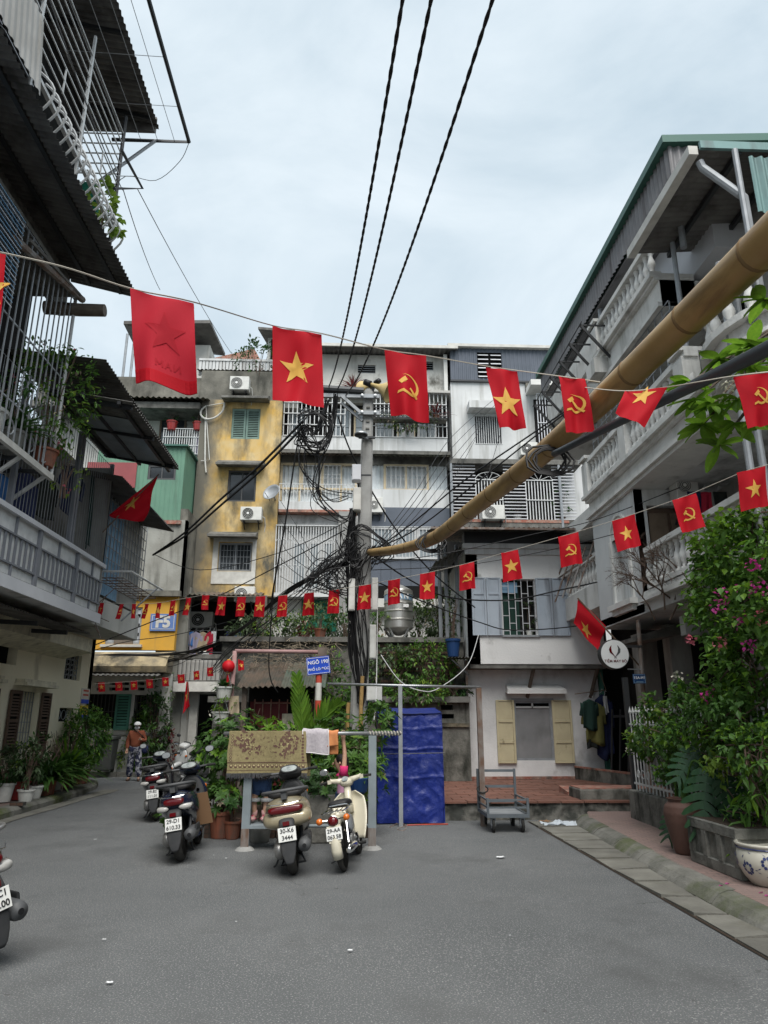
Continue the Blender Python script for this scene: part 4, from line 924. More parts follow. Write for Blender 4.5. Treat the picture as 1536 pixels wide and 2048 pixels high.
def barsx(par,r,X,n,h=3,rr=.008,mat='whitemetal',name='window_grille'):
 y0,y1,z0,z1=r;mb=MB()
 for i in range(n+1):y=lerp(y0,y1,i/n);mb.box(X-rr,X+rr,y-rr,y+rr,z0,z1)
 for j in range(h+1):
  z=lerp(z0,z1,j/h);mb.box(X-rr*3,X-rr,y0-rr,y1+rr,z-rr,z+rr)
 return mb.build(name,mat,par)
XL=-7.1
lb=thing('cream_apartment_building','tall apartment building with cream ground floor, caged balconies and corrugated awnings','building',(-8,10,0))
sm=RX(130,1308,162,1360,XL);ve=RX(118,1416,148,1443,XL)
op=(15.95,16.95,.93,2.22);op0=(13.4,14.4,.93,2.22);sm0=(14.6,15.55,2.72,3.2)
w=MB();wallx(w,XL,-4,20.1,.1,3.75,[sm,ve,op,op0,sm0,(10.8,11.8,.93,2.22)]);w.wall((0,20.1,0),UX,UZ,(0,-.25,0),-14,XL-.0,.1,3.75);w.build('ground_wall','cream',lb)
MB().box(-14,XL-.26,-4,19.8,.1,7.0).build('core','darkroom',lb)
MB().box(XL-.002,XL+.018,-4,17.35,.1,.62).build('red_dado','maroon',lb)
def brown_shutter(y0,y1,z0,z1,X,out):
 f=MB();wd=.055
 for(a,bb,c,d)in((y0,y0+wd,z0,z1),(y1-wd,y1,z0,z1)):f.box(X,X+.045,a,bb,c,d)
 for z in(z0,lerp(z0,z1,.52)-.03,z1-.07):f.box(X,X+.045,y0+wd,y1-wd,z,z+.07)
 o=f.build('shutter','shutbrown',lb);z=z0+.08;sl=None
 while z<z1-.1:
  if not(lerp(z0,z1,.52)-.07<z<lerp(z0,z1,.52)+.05):
   if sl is None:sl=MB().hexa([(X+.04,y0+wd,z),(X+.04,y1-wd,z),(X+.005,y1-wd,z+.03),(X+.005,y0+wd,z+.03),(X+.04,y0+wd,z+.01),(X+.04,y1-wd,z+.01),(X+.005,y1-wd,z+.04),(X+.005,y0+wd,z+.04)]).build('slat','shutbrown',o);zz0=z
   else:inst(sl,o,(0,0,z-zz0))
  z+=.062
 MB().box(X-.012,X-.002,y0+.02,y1-.02,z0+.02,z1-.02).build('backing','dark',o)
for(y0,y1,z0,z1)in(op,op0):
 brown_shutter(y0-.52,y0-.02,z0,z1,XL+.02,1);brown_shutter(y1+.02,y1+.52,z0,z1,XL+.02,1)
 MB().box(XL-.24,XL-.2,y0,y1,z0,z1).build('window_back','dark',lb)
 barsx(lb,(y0+.02,y1-.02,z0,z1),XL-.14,7,6,.008,'greymetal')
 MB().box(XL-.2,XL-.16,y0+.5,y1-.02,z0,z1).build('inner_leaf','creamtrim',lb)
 MB().box(XL-.02,XL+.12,y0-.3,y1+.3,z0-.1,z0-.0).build('sill','creamtrim',lb)
 for k in range(2):MB().box(XL-.01,XL+.26-.06*k,y0-.35+.03*k,y1+.35-.03*k,z1+.1+.07*k,z1+.17+.07*k-.004).build('window_hood','creamtrim',lb)
for k in range(2):MB().box(XL-.01,XL+.2-.05*k,sm[0]-.12,sm[1]+.12,sm[3]+.08+.06*k,sm[3]+.14+.06*k-.004).build('window_hood','creamtrim',lb)
for r_ in(sm,ve,sm0):
 MB().box(XL-.24,XL-.2,r_[0],r_[1],r_[2],r_[3]).build('window_back','dark',lb)
g_=MB()
for i in range(4):
 for j in range(5):cy=lerp(sm[0],sm[1],(i+.5)/4);cz=lerp(sm[2],sm[3],(j+.5)/5);g_.tube([(XL-.08,cy+.1*math.cos(a*.785),cz+.055*math.sin(a*.785))for a in range(8)],.008,4,closed=True)
g_.build('scroll_grille','greymetal',lb);barsx(lb,sm,XL-.1,4,5,.009,'greymetal')
g_=MB()
for i in range(3):cy=lerp(ve[0],ve[1],(i+.5)/3);g_.tube([(XL-.08,cy+.14*math.cos(a*.785),(ve[2]+ve[3])/2+.12*math.sin(a*.785))for a in range(8)],.01,4,closed=True)
g_.build('scroll_grille','greymetal',lb)
for(rr_,m,lab,txts)in(((161,1377,178,1408),'posterbeige','beige and blue notice board, the upper of two on the cream wall corner',(('△ KHU',.12,.35,'postorange'),('TỔ DÂN',.12,.08,'postorange'))),((158,1411,176,1438),'posteryellow','yellow and blue notice board, the lower of two on the cream wall corner',(('LƯU',.12,.3,'black'),('AN TOÀN',.09,.05,'black')))):
 r=RX(*rr_,XL);r=(max(r[0],19.2),min(r[1],20.0),r[2],r[3])
 t=thing('notice_board',lab,'notice',(XL,r[0],r[2]));hgt=r[3]-r[2];wdt=r[1]-r[0]
 MB().box(XL+.004,XL+.02,r[0],r[1],r[2],r[3]).build('board',m,t);MB().box(XL+.021,XL+.025,r[0]+.02,r[1]-.02,r[2]+.01,r[2]+hgt*.3).build('blue_band','signblue',t)
 for(s_,sz,dz,cm)in txts:MB().box(XL+.021,XL+.024,r[0]+wdt*.2,r[1]-wdt*.15,(r[2]+r[3])/2+dz*hgt-.02,(r[2]+r[3])/2+dz*hgt+.025).build('printed_line',cm,t)
MB().hexa([(XL+.0,10,3.05),(-6.45,10,3.22),(-6.45,18.0,3.22),(XL+.0,18.0,3.05),(XL+.0,10,3.5),(-6.45,10,3.5),(-6.45,18.0,3.5),(XL+.0,18.0,3.5)]).build('concrete_canopy','creamtrim',lb)
MB().corr((-5.65,4,3.40),(0,11.6,0),(-1.4,0,.16),.11,.018).build('awning_sheet','corrgrey',lb)
for(y_,z_)in((13.2,3.3),(14.6,3.3),(11.5,3.3)):MB().beam((-7.0,y_,3.36),(-5.75,y_,3.30),.06,.08).build('awning_bracket','darkmetal',lb)
BX=-5.4;BY1=15.2
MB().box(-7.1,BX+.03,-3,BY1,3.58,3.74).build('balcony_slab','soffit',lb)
MB().box(BX+.03,BX+.06,-3,BY1+.02,3.56,3.76).build('slab_fascia','palegrey',lb)
MB().box(BX-.035,BX-.02,5,BY1-.02,3.80,4.74).build('backing_sheet','whitemetal',lb)
MB().box(BX-.05,BX+.06,5,BY1+.02,4.74,4.82).build('top_rail','palegrey',lb)
for z_ in(4.44,3.97):MB().box(BX-.018,BX+.02,5,BY1,z_-.015,z_+.015).build('rail','railgrey',lb)
y_=8.6;k=0
while y_<BY1+.05:
 if k%2==0:MB().box(BX-.018,BX+.035,y_-.045,y_+.045,3.75,4.74).build('post','railgrey',lb)
 else:
  for(a,bb)in((3.76,3.95),(4.46,4.74)):MB().box(BX-.018,BX+.015,y_-.02,y_+.02,a,bb).build('stud','railgrey',lb)
 y_+=.86;k+=1
sl=MB().box(BX-.012,BX+.006,0,.065,3.99,4.425).build('slat','railgrey',lb);sl.location=Vector(sl.location)+Vector((0,8.5,0))
y_=8.62
while y_<BY1-.05:inst(sl,lb,(0,y_,0));y_+=.185
MB().box(-7.05,-6.95,-3,BY1-.0,3.74,7.2).build('recess_wall','rufswall',lb)
MB().box(-7.0,BX+.0,BY1-.08,BY1,3.74,7.0).build('side_screen','rufswall',lb)
barsx(lb,(8.6,BY1-.1,4.82,7.05),BX-.05,56,1,.004,'greymetal','balcony_cage')
for y_ in(10.9,13.3,13.42,BY1-.03):MB().box(BX-.08,BX-.0,y_-.035,y_+.035,4.82,7.1).build('cage_post','railgrey',lb)
for i,(px_,py_,m,hh,wd)in enumerate(((150,935,'clothnavy',1.0,.9),(60,950,'clothnavy',.9,.8),(190,955,'clothgreen',1.6,.35),(8,952,'clothblue',.5,.5),(100,955,'clothdark',.8,.7))):
 p=PX(px_,py_,-5.75);cloth(('navy shirt drying behind the bars beside the green sheet','navy trousers drying behind the bars deeper in the balcony','long green sheet hanging behind the balcony bars','sky blue towel hanging below the flower cage','dark shirt between the navy garments behind the bars')[i],'laundry','hanging_garment',(p.x,p.y-wd/2,p.z),(p.x,p.y+wd/2,p.z),hh,m,'washing on the caged balcony',60+i,sleeves=i in(0,4))
AW=MB().corr((-3.85,11.35,6.86),(0,3.4,0),(-1.7,.35,.42),.11,.018);AW.build('awning_sheet','corrgrey',lb)
MB().corr((-4.45,11.5,7.74),(0,5.5,0),(-1.9,.2,.3),.11,.018).build('upper_awning_sheet','corrgrey',lb)
for y_ in(11.5,12.9,14.5):MB().beam((-3.9,y_,6.82),(-5.5,y_+.3,7.2),.05,.09).build('rafter','darkmetal',lb)
for x_,z_ in((-4.1,6.87),(-4.75,7.02),(-5.4,7.18)):MB().beam((x_,11.4,z_),(x_,14.9,z_),.06,.06).build('purlin','darkmetal',lb)
MB().face([(-4.15,12.2,6.90),(-4.15,14.6,6.90),(-5.2,14.8,7.12),(-5.2,12.3,7.12)]).build('clear_sheet','glasspale',lb)
MB().box(-14,-6.6,11.9,18.5,7.0,7.5).build('far_roof','slabdark',lb)
FX=-5.1
fc=thing('flower_cage','white barred window cage full of pot plants hung over the grey railed balcony','window cage',(FX,10,5.5))
barsx(fc,(4.5,11.45,5.57,8.9),FX,40,1,.009,'greymetal','bars')
m_=MB()
for z_ in(5.57,6.15,7.3):m_.box(FX-.03,FX-.012,4.5,11.45,z_-.012,z_+.012)
for i,y_ in enumerate([9.0,9.9,10.6,11.1]):m_.tube([(FX-.02,y_,6.15)]+[(FX-.02,y_+.16*math.sin(a*.52),5.9-.16*(1-math.cos(a*.52))/1.3)for a in range(7)]+[(FX-.02,y_+.02,6.15)],.012,5)
m_.build('cross_bars','greymetal',fc)
for(x_)in(FX,-6.2):MB().box(x_-.035,x_+.035,4.5,11.5,5.46,5.56).build('bottom_beam','offwhite',fc)
for k in range(9):y_=6.2+k*.62;MB().box(-6.2,FX,y_-.02,y_+.02,5.48,5.54).build('floor_bar','darkmetal',fc)
for y_ in(10.4,11.3):MB().beam((FX,y_,5.5),(-5.75,y_,4.95),.05,.05).build('stay','whitemetal',fc)
MB().tube([(FX,11.45,5.5),(FX,11.45,8.95)],.03,6).build('corner_post','whitemetal',fc)
MB().box(-6.4,-6.3,3,12.3,5.6,9.7).build('dark_back','darkroom',fc);MB().box(-6.4,FX,3,11.4,8.92,9.0).build('ceiling','slabdark',fc)
potplant('white tub with drooping leaves in the flower cage',(-5.45,9.9,5.6),.42,.26,'potwhite','leafdark',.9,.5,130,.16)
potplant('spiky green plant in a white pot at the foot of the flower cage',(-5.4,10.55,5.6),.34,.22,'potgrey','leafdark',.9,.5,50,.03,mode='spiky',droop=.4)
potplant('rambling rose with pink blooms spilling out of the flower cage',(-5.2,11.35,5.65),.3,.2,'terracotta','leaf',2.0,.75,1100,.11,flowers=('pinkflower',9,.06),name='rambling_rose',cat='rose bush',stems=9,seed=5)
potplant('thin trailing rose shoots hanging below the flower cage corner',(-5.0,11.75,5.25),.3,.2,'terracotta','leafyellow',.95,.35,120,.07,pot=False,flowers=('pinkflower',5,.05),name='trailing_rose',cat='rose bush',stems=6,seed=8)
p=PX(210,621,-4.55);t_=MB().tube([(-5.6,p.y-.05,p.z+.0),(-5.0,p.y,p.z),(-4.55,p.y,p.z)],[.12,.115,.11],12).build('timber_stub','woodgrey');tag(t_,'round dark timber stub poking out below the big dark awning','timber')
MB().tube([PX(20,470,-5.0),PX(165,600,-5.0)],.06,8).build('gutter_pipe','rustpipe',lb)
MB().tube([PX(60,480,-4.95),PX(160,590,-4.95)],.03,6).build('gutter_pipe','corrgrey',lb)
b_=thing('blue_louvre_screen','blue grey slatted screen above the flower cage beside the red flag','screen',(-4.95,8.5,7.3))
for k in range(20):z_=7.25+k*.075;MB().hexa([(-4.93,5.5,z_),(-4.93,9.1,z_),(-4.99,9.1,z_+.05),(-4.99,5.5,z_+.05),(-4.93,5.5,z_+.012),(-4.93,9.1,z_+.012),(-4.99,9.1,z_+.062),(-4.99,5.5,z_+.062)]).build('slat','corrblue' if k%3 else 'palegrey',b_)
MB().corr((-4.18,3.0,9.33),(0,9.0,0),(-1.35,.15,.42),.11,.02).build('awning_sheet','corrgrey',lb)
for x_,z_ in((-4.5,9.40),(-5.1,9.58)):MB().beam((x_,3,z_),(x_,11.95,z_),.06,.08).build('purlin','darkmetal',lb)
MB().box(-5.62,-5.5,2,12.0,8.9,10.2).build('beam','slabdark',lb)
f4=thing('vine_balcony_cage','high barred balcony cage with curled bars and green vine above the big dark awning','window cage',(-4.6,9,9.9))
m_=MB();CX=-4.6
for k in range(10):z_=10.45+k*.235;m_.box(CX-.01,CX+.01,4,11.4,z_-.010,z_+.010)
for y_ in(6.3,8.0,9.7):m_.box(CX-.025,CX+.015,y_-.025,y_+.025,9.9,13.0)
for k in range(10):z_=10.45+k*.235;m_.box(-5.5,CX,11.38,11.40,z_-.010,z_+.010)
for y_ in(7.1,8.9,10.6):m_.box(CX-.012,CX+.012,y_-.01,y_+.01,10.9,11.4)
m_.build('bars','whitemetal',f4)
c_=MB();y_=8.15
while y_<11.4:
 c_.tube([(CX+.02+.22*math.sin(a*.45),y_+.02*a,10.50-.085*a)for a in range(8)],.02,5);y_+=.21
c_.build('curled_bars','whitemetal',f4)
MB().tube([(CX,11.4,9.8),(CX,11.4,13.0)],.035,6).build('corner_post','darkmetal',f4);MB().box(CX-.03,CX+.03,4,11.42,10.38,10.44).build('rail','whitemetal',f4)
b2=MB().box(-6.6,-5.6,2,11.9,9.7,13.6).build('dark_recess','darkroom',f4)
window_y=[(6.2,7.3),(7.4,8.5),(8.6,9.6)]
for(a,bb)in window_y:
 for k in range(9):z_=11.75+k*.2;MB().hexa([(-5.45,a,z_),(-5.45,bb,z_),(-5.55,bb,z_+.12),(-5.55,a,z_+.12),(-5.45,a,z_+.02),(-5.45,bb,z_+.02),(-5.55,bb,z_+.14),(-5.55,a,z_+.14)]).build('louvre_blade','palegrey',f4)
potplant('green vine climbing the end bars of the high balcony cage',(-4.75,11.15,9.75),.2,.2,'potgrey','leafyellow',1.35,.42,150,.15,pot=False,stems=7,name='climbing_vine',cat='vine',lw=.75,seed=3)
MB().box(-5.3,-4.9,11.36,11.44,10.7,11.4).build('green_bag','greenmesh',f4)
pl_=MB().corr((-4.35,2.5,9.75),(0,5.35,0),(-.12,0,1.3),.15,.02,trap=True).build('balcony_sheet','corrlight',f4)
MB().corr((-4.2,2,13.5),(0,10.2,0),(-1.6,.1,.35),.13,.02).build('roof_sheet','corrgrey',lb)
MB().box(-5.7,-4.25,12.1,12.16,13.35,13.72).build('roof_end','corrgrey',lb)
for y_ in(4,6,8,10,11.9):MB().beam((-4.3,y_,13.47),(-5.9,y_,13.82),.05,.08).build('rafter','darkmetal',lb)
MB().box(-14,-5.9,-4,12.0,13.4,13.8).build('upper_ceiling','slabdark',lb)
df=thing('drying_rack','thin dark metal drying frame with wires sticking out high over the street','drying rack',(-4.5,10,13.3))
c1=PX(378,284,-3.6);zf_=c1.z;yf=c1.y
m_=MB();m_.tube([(-5.2,yf,zf_),(-3.6,yf,zf_),(-3.6,1,zf_)],.04,6,cap=True);m_.build('frame','darkmetal',df)
MB().tube([(-4.3,yf,zf_),(-5.1,yf-.6,zf_-1.6)],.035,6).build('stay','greymetal',df)
wz=MB()
for k in range(4):x_=-3.9-.35*k;wz.tube([(x_,yf,zf_),(x_,1,zf_)],.006,4)
for k in range(5):y_=yf-.9-1.1*k;wz.tube([(-3.6,y_,zf_),(-5.3,y_-.15,zf_-.1)],.007,4)
wz.build('wires','steel',df)
MB().tube(catmull([(-3.6,yf,zf_-.02),(-3.75,yf,zf_-.5),(-4.2,yf,zf_-1.0),(-4.75,yf-.2,zf_-1.1),(-5.0,yf-.3,zf_-1.7)],5),.008,4).build('loose_wire','cable',df)
q=[PX(228,377,-4.3),PX(285,377,-4.1),PX(243,300,-4.1)]
d2=thing('drying_rack','smaller metal drying frame below the large one by the vine','drying rack',tuple(q[1]))
MB().tube([q[0],q[1],q[2]],.03,6).build('frame','darkmetal',d2)
wz=MB()
for k in range(3):wz.tube([q[0].lerp(q[2],k/3.),q[1].lerp(q[2],k/3.)],.008,4)
wz.build('wires','steel',d2)
for i,(a,bb,ya_,yb_)in enumerate((((245,375),(320,580),12,20),((275,378),(465,710),12,25.5),((60,-120),(245,380),5,12))):
 o=MB().tube(sag(PY(*a,ya_),PY(*bb,yb_),.15,8),.010,4).build('thin_wire','cablegrey');tag(o,('thin wire slanting down from the small drying frame to the awning','thin wire slanting from the small drying frame to the roof terrace','thin wire running up past the high balcony cage')[i],'wire')
fk=thing('blue_sheet_cage','barred bay cage lined with blue and grey corrugated sheet beyond the grey balcony','window cage',(-5.9,17,4.7))
KX=-5.85;k0,k1=15.6,19.6
MB().corr((KX-.1,k0,4.45),(0,2.3,0),(0,0,2.3),.15,.02).build('blue_sheet','corrblue',fk)
MB().corr((KX-.1,k0+2.3,4.75),(0,k1-k0-2.3,0),(0,0,2.2),.15,.02).build('grey_sheet','corrlight',fk)
barsx(fk,(k0,k1,4.75,7.0),KX,17,8,.010,'greymetal','bars')
MB().box(-7.1,KX-.12,k0,k1,4.45,7.0).build('bay','rufswall',fk)
MB().box(-7.1,KX-.13,15.25,20.05,3.74,4.4).build('ledge_wall','greyplaster',fk)
c_=MB()
for z_ in(4.62,):c_.tube([(KX+.02,k0+.6+.25*math.cos(a*.52),z_+.35*math.sin(a*.52))for a in range(12)],.012,4,closed=True)
c_.build('scroll','whitemetal',fk)
MB().corr((-5.0,14.6,6.62),(0,4.6,0),(-1.3,.2,.3),.11,.018).build('awning_sheet','corrgrey',fk)
rk=thing('window_rack','rusty metal rack shelf hanging below the blue sheet cage','rack',(-5.3,17,4.4))
ra,rb=PX(262,1143,-5.05),PX(325,1180,-5.05)
m_=MB();m_.tube([(KX,ra.y,ra.z),(-5.05,ra.y,ra.z),(-5.05,rb.y,rb.z),(KX,rb.y,rb.z)],.025,6);m_.build('outer_frame','whitemetal',rk)
m_=MB()
for k in range(9):y_=lerp(ra.y,rb.y,k/8);m_.tube([(KX,y_,ra.z-.15),(-5.2,y_,ra.z-.15)],.012,4)
for k in range(4):x_=lerp(KX,-5.2,k/3);m_.tube([(x_,ra.y,ra.z-.15),(x_,rb.y,ra.z-.15)],.012,4)
m_.build('shelf_bars','rustpipe',rk);MB().tube([(-5.1,rb.y-.3,rb.z),(KX,rb.y-.6,rb.z-.9)],.025,6).build('stay','greymetal',rk)
m_=MB();rnd=random.Random(3)
for k in range(14):a=Vector((KX-.2*rnd.random(),ra.y+rnd.uniform(-.6,.8),rnd.uniform(3.7,4.4)));m_.tube([a,a+Vector((rnd.uniform(0,.3),rnd.uniform(-.5,.5),rnd.uniform(-.5,.5)))],.010,4)
m_.build('tangled_rods','rustpipe',rk)
HY=17.5;HU=16.95
wh=thing('white_house','small white two storey house with grey shutters above and cream shutters below','house',(4.2,HY,.3))
hx0,hx1=PY(935,1450,HY).x,PY(1207,1500,HY).x;zfl=PY(1060,1328,HU).z;ztp=PY(1060,1098,HU).z
wl=RY(1030,1402,1106,1521,HY);w=MB();wally(w,HY,hx0,hx1,.27,zfl+.02,[wl],.25);w.build('lower_wall','houseplaster_low',wh)
ux0,ux1=PY(938,1250,HU).x,PY(1205,1250,HU).x;wu=RY(1004,1158,1073,1270,HU)
w=MB();wally(w,HU,ux0,ux1,zfl,ztp,[wu],.25);w.wall((ux0,0,0),UY,UZ,(.25,0,0),HU+.0,HU+4,zfl,ztp);w.build('upper_wall','houseplaster',wh)
MB().box(ux0+.26,ux1-.02,HU+.3,HU+5,zfl+.1,ztp-.05).build('upper_core','darkroom',wh);MB().box(hx0,hx1-.02,HY+.3,HY+4.5,.3,zfl).build('lower_core','darkroom',wh)
MB().box(hx0+.01,hx0+.24,HY+.26,HY+4.4,.3,zfl).build('lower_side','houseplaster_low',wh)
MB().box(ux0,ux1,HU+.02,HY+.3,zfl-.10,zfl-.003).build('overhang_soffit','slabdark',wh)
MB().box(ux0-.1,ux1+.06,HU-.14,HU+.1,ztp-.02,ztp+.10).build('cornice','whiteplaster',wh);MB().box(ux0-.05,ux1+.02,HU-.08,HU-.0,ztp-.16,ztp-.024).build('cornice_band','whiteplaster',wh)
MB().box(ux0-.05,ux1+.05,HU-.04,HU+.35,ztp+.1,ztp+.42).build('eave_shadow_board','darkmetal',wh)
MB().corr((ux0-.9,HU-.75,ztp+.34),(ux1-ux0+1.3,0,0),(0,5,.9),.12,.02).build('roof_sheet','corrbrown',wh)
MB().box(ux0-.95,ux1+.42,HU-.9+.1,HU-.76,ztp+.28,ztp+.33).build('roof_batten','rustpipe',wh)
su=RY(944,1158,1003,1270,HU-.05)
def panel_leaf(x0,x1,z0,z1,Y,mat,np,par,name='shutter_leaf'):
 f=MB();wd=.05
 for(a,bb)in((x0,x0+wd),(x1-wd,x1)):f.box(a,bb,Y,Y+.04,z0,z1)
 zs=[lerp(z0,z1,t)for t in np]
 for i,z in enumerate(zs):f.box(x0+wd,x1-wd,Y,Y+.04,max(z0,z-.03),min(z1,z+.03))
 o=f.build(name,mat,par);bevel(o,.005,1)
 for i in range(len(zs)-1):MB().box(x0+wd+.004,x1-wd-.004,Y+.018,Y+.034,zs[i]+.034,zs[i+1]-.034).build('panel',mat,o)
 return o
xa_,xb_=su[0],su[1];m=(xa_+xb_)/2
for(a,bb)in((xa_,m-.006),(m+.006,xb_)):panel_leaf(a,bb,wu[2]-.02,wu[3]+.02,HU-.06,'shutgrey',(0,.72,1),wh)
sv=RY(1074,1158,1138,1272,HU-.05);m=(sv[0]+sv[1])/2
for(a,bb)in((sv[0],m-.006),(m+.006,sv[1])):panel_leaf(a,bb,wu[2]-.02,wu[3]+.02,HU-.06,'shutgrey',(0,.72,1),wh)
MB().box(wu[0]-.03,wu[1]+.03,HU-.05,HU+.1,wu[2]-.05,wu[2]-.003).build('sill','greymetal',wh)
g_=MB();n=5
for i in range(n+1):x=lerp(wu[0]+.02,wu[1]-.02,i/n);g_.box(x-.008,x+.008,HU+.04,HU+.056,wu[2],wu[3])
rnd=random.Random(2)
for i in range(n):
 for z in[wu[2]+.1+.36*k+(.18 if i%2 else 0)for k in range(4)]:g_.box(lerp(wu[0]+.02,wu[1]-.02,i/n),lerp(wu[0]+.02,wu[1]-.02,(i+1)/n),HU+.042,HU+.054,z,z+.014)if z<wu[3]else None
g_.build('window_grille','palegrey',wh)
MB().box(wu[0],lerp(wu[0],wu[1],.55),HU+.2,HU+.22,wu[2],wu[3]).build('green_curtain','clothgreen',wh)
MB().box(wu[0]+.02,lerp(wu[0],wu[1],.5),HU+.12,HU+.14,wu[3]-.32,wu[3]-.06).build('blue_box','corrblue',wh)
potplant('dark leafy houseplant behind the upstairs window bars of the white house',(lerp(wu[0],wu[1],.8),HU+.16,wu[2]),.12,.08,'potwhite','leafgrey',.8,.14,60,.12)
for(a,bb)in((994,1031),(1107,1146)):
 r=RY(a,1402,bb,1524,HY-.06);panel_leaf(r[0],r[1],wl[2]-.06,wl[3]+.02,HY-.07,'shutcream',(0,.33,.66,1),wh)
frame_rect(MB(),wl[0],wl[1],wl[2],wl[3],HY+.02,.05,.06).build('window_frame','greymetal',wh)
zt_=lerp(wl[2],wl[3],.88);MB().box(wl[0]+.05,wl[1]-.05,HY+.02,HY+.07,zt_,zt_+.04).build('transom','whitemetal',wh);m=(wl[0]+wl[1])/2;MB().box(m-.02,m+.02,HY+.02,HY+.07,zt_,wl[3]-.05).build('mullion','whitemetal',wh)
MB().box(wl[0]+.05,wl[1]-.05,HY+.045,HY+.055,wl[2]+.05,zt_).build('mesh_screen','mesh',wh);MB().box(wl[0],wl[1],HY+.2,HY+.24,wl[2],wl[3]).build('window_back','dark',wh)
MB().box(wl[0]-.05,wl[1]+.05,HY-.03,HY-.002,wl[3],wl[3]+.06).build('lintel','greymetal',wh)
r=RY(1010,1368,1128,1388,HY);MB().hexa([(r[0],HY-.25,r[2]),(r[1],HY-.25,r[2]),(r[1],HY-.002,r[2]+.05),(r[0],HY-.002,r[2]+.05),(r[0]+.02,HY-.25,r[2]+.10),(r[1]-.02,HY-.25,r[2]+.10),(r[1]-.15,HY-.002,r[3]),(r[0]+.02,HY-.002,r[3])]).build('window_hood','houseplaster',wh)
MB().box(hx0,hx1-.5,HY-.035,HY-.002,.301,.36).build('red_skirting','redtrim',wh)
for px_ in(1068,1196):a=PY(px_,1335,HU+.1);MB().beam((a.x,HU+.1,zfl-.05),(a.x-.1,HY-.02,zfl-.75),.06,.07).build('overhang_strut','woodgrey',wh)
MB().box(ux1-.0,ux1+.05,HU-.04,HU+.01,zfl,ztp).build('downpipe','darkmetal',wh)
MB().box(hx0-.06,hx0-.01,HU+.2,HU+.26,.9,zfl+.1).build('rusty_downpipe','rustpipe',wh)
gt=thing('brick_garden_terrace','dark mossy brick terrace wall with vent slots and rooftop garden beside the white house','wall',(1.5,17,0))
kx0,kx1=-3.2,hx0-.02;zl=PY(850,1398,17).z;zgt=3.45
vs_=[RY(882,1410,906,1420,17.),RY(882,1428,908,1437,17.),RY(882,1446,908,1455,17.)]
w=MB();wally(w,17.0,kx0,kx1,0,zl-.08,vs_,.3);w.build('lower_wall','mossconc',gt)
for v in vs_:MB().box(v[0]-.05,v[1]+.05,17.2,17.25,v[2]-.02,v[3]+.02).build('slot_back','dark',gt)
MB().box(kx0-.1,kx1,16.82,17.6,zl-.08,zl+.05).build('ledge','slabdark',gt)
ub=MB().box(kx0,kx1,17.62,18.2,zl,zgt).build('upper_wall','rubble',gt)
brk=MB().box(0,.235,0,.06,0,.07).build('brick','brickwall',gt,local=True);brk.location=Vector((.6,17.58,zl+.06))-Vector(gt.location)
k=0
for j in range(15):
 for i in range(9):
  if random.random()<.12:continue
  x=.6+i*.25+(.125 if j%2 else 0)
  if x+.235>kx1-.02:continue
  inst(brk,gt,Vector((x,17.565+random.uniform(0,.03),zl+.06+j*.085))-Vector(gt.location));k+=1
MB().box(kx0-.05,kx1,17.5,24.9,zgt,zgt+.12).build('garden_slab','slabdark',gt)
MB().box(PY(882,1480,16.98).x,kx1-.02,16.94,16.99,zl-.62,zl-.54).build('worn_ledge','mouldband',gt)
tk=thing('water_tank','stainless steel rooftop water tank with conical foot above the blue tarp','water tank',(1.14,18.6,zgt))
zb_=PY(797,1258,18.6).z;zt_=PY(797,1180,18.6).z;R_=(PY(825,1215,18.6).x-PY(768,1215,18.6).x)/2;cx_=PY(797,1215,18.6).x
H_=zt_-zb_;pf=[(.001,H_+.12),(.12,H_+.12),(R_*.55,H_+.07),(R_*.97,H_-.02),(R_,H_-.06)]
for q in(.86,.64,.62,.44,.42,.22,.20,.0):pf+=[(R_,H_*q+.016),(R_*1.045,H_*q),(R_,H_*q-.016)]if q>0 else[]
pf+=[(R_,.02),(R_*.98,0),(R_*.6,-.09),(.07,-.17),(.001,-.175)]
MB().lathe(pf,(cx_,18.6,zb_),44).build('tank','stainless',tk)
MB().lathe([(R_*1.006,H_*.70),(R_*1.010,H_*.71),(R_*1.010,H_*.86),(R_*1.006,H_*.87)],(cx_,18.6,zb_),28).build('brand_band','tankblue',tk)
for i,ch in enumerate('TÂN'):
 a=rad(-90+(-32,-5,22)[i]+6);p=Vector((cx_+math.cos(a)*R_*1.02,18.6+math.sin(a)*R_*1.02,zb_+H_*.785));u=Vector((-math.sin(a),math.cos(a),0))
 text(ch,.2,'white',p,u,UZ,tk,bold=.03)
MB().box(cx_+.10,cx_+.24,18.6-R_*1.02,18.6-R_*.9,zb_+H_*.5,zb_+H_*.58).build('sticker','white',tk)
st_=MB()
for a in range(4):an=rad(45+90*a);st_.beam((cx_+math.cos(an)*R_*.95,18.6+math.sin(an)*R_*.95,zb_+.02),(cx_+math.cos(an)*R_*.35,18.6+math.sin(an)*R_*.35,zgt+.12),.04,.04)
st_.build('stand','whitemetal',tk)
MB().tube(sag((cx_-R_-.0,18.5,zb_-.0),(cx_+.1,18.3,zb_-.42),.12,8),.035,6).build('hose','cable',tk)
sf=thing('corner_shelf','small corrugated shelf bracket on the white house corner holding a blue tub','shelf',(2.45,16.9,zgt-.4))
zz_=PY(915,1316,16.9).z;MB().corr((PY(896,1316,16.9).x,16.7,zz_),(.62,0,0),(0,.7,.02),.08,.015).build('sheet','corrgrey',sf);MB().beam((PY(900,1316,16.9).x,16.75,zz_-.03),(hx0-.05,16.75,zz_-.4),.03,.03).build('bracket','darkmetal',sf)
p=PY(907,1314,16.95);potplant('terracotta pot and twiggy plant on a blue tub by the house corner',(p.x,16.98,zz_+.03),.42,.17,'bluebarrel','leafgrey',1.1,.28,46,.10,stems=7)
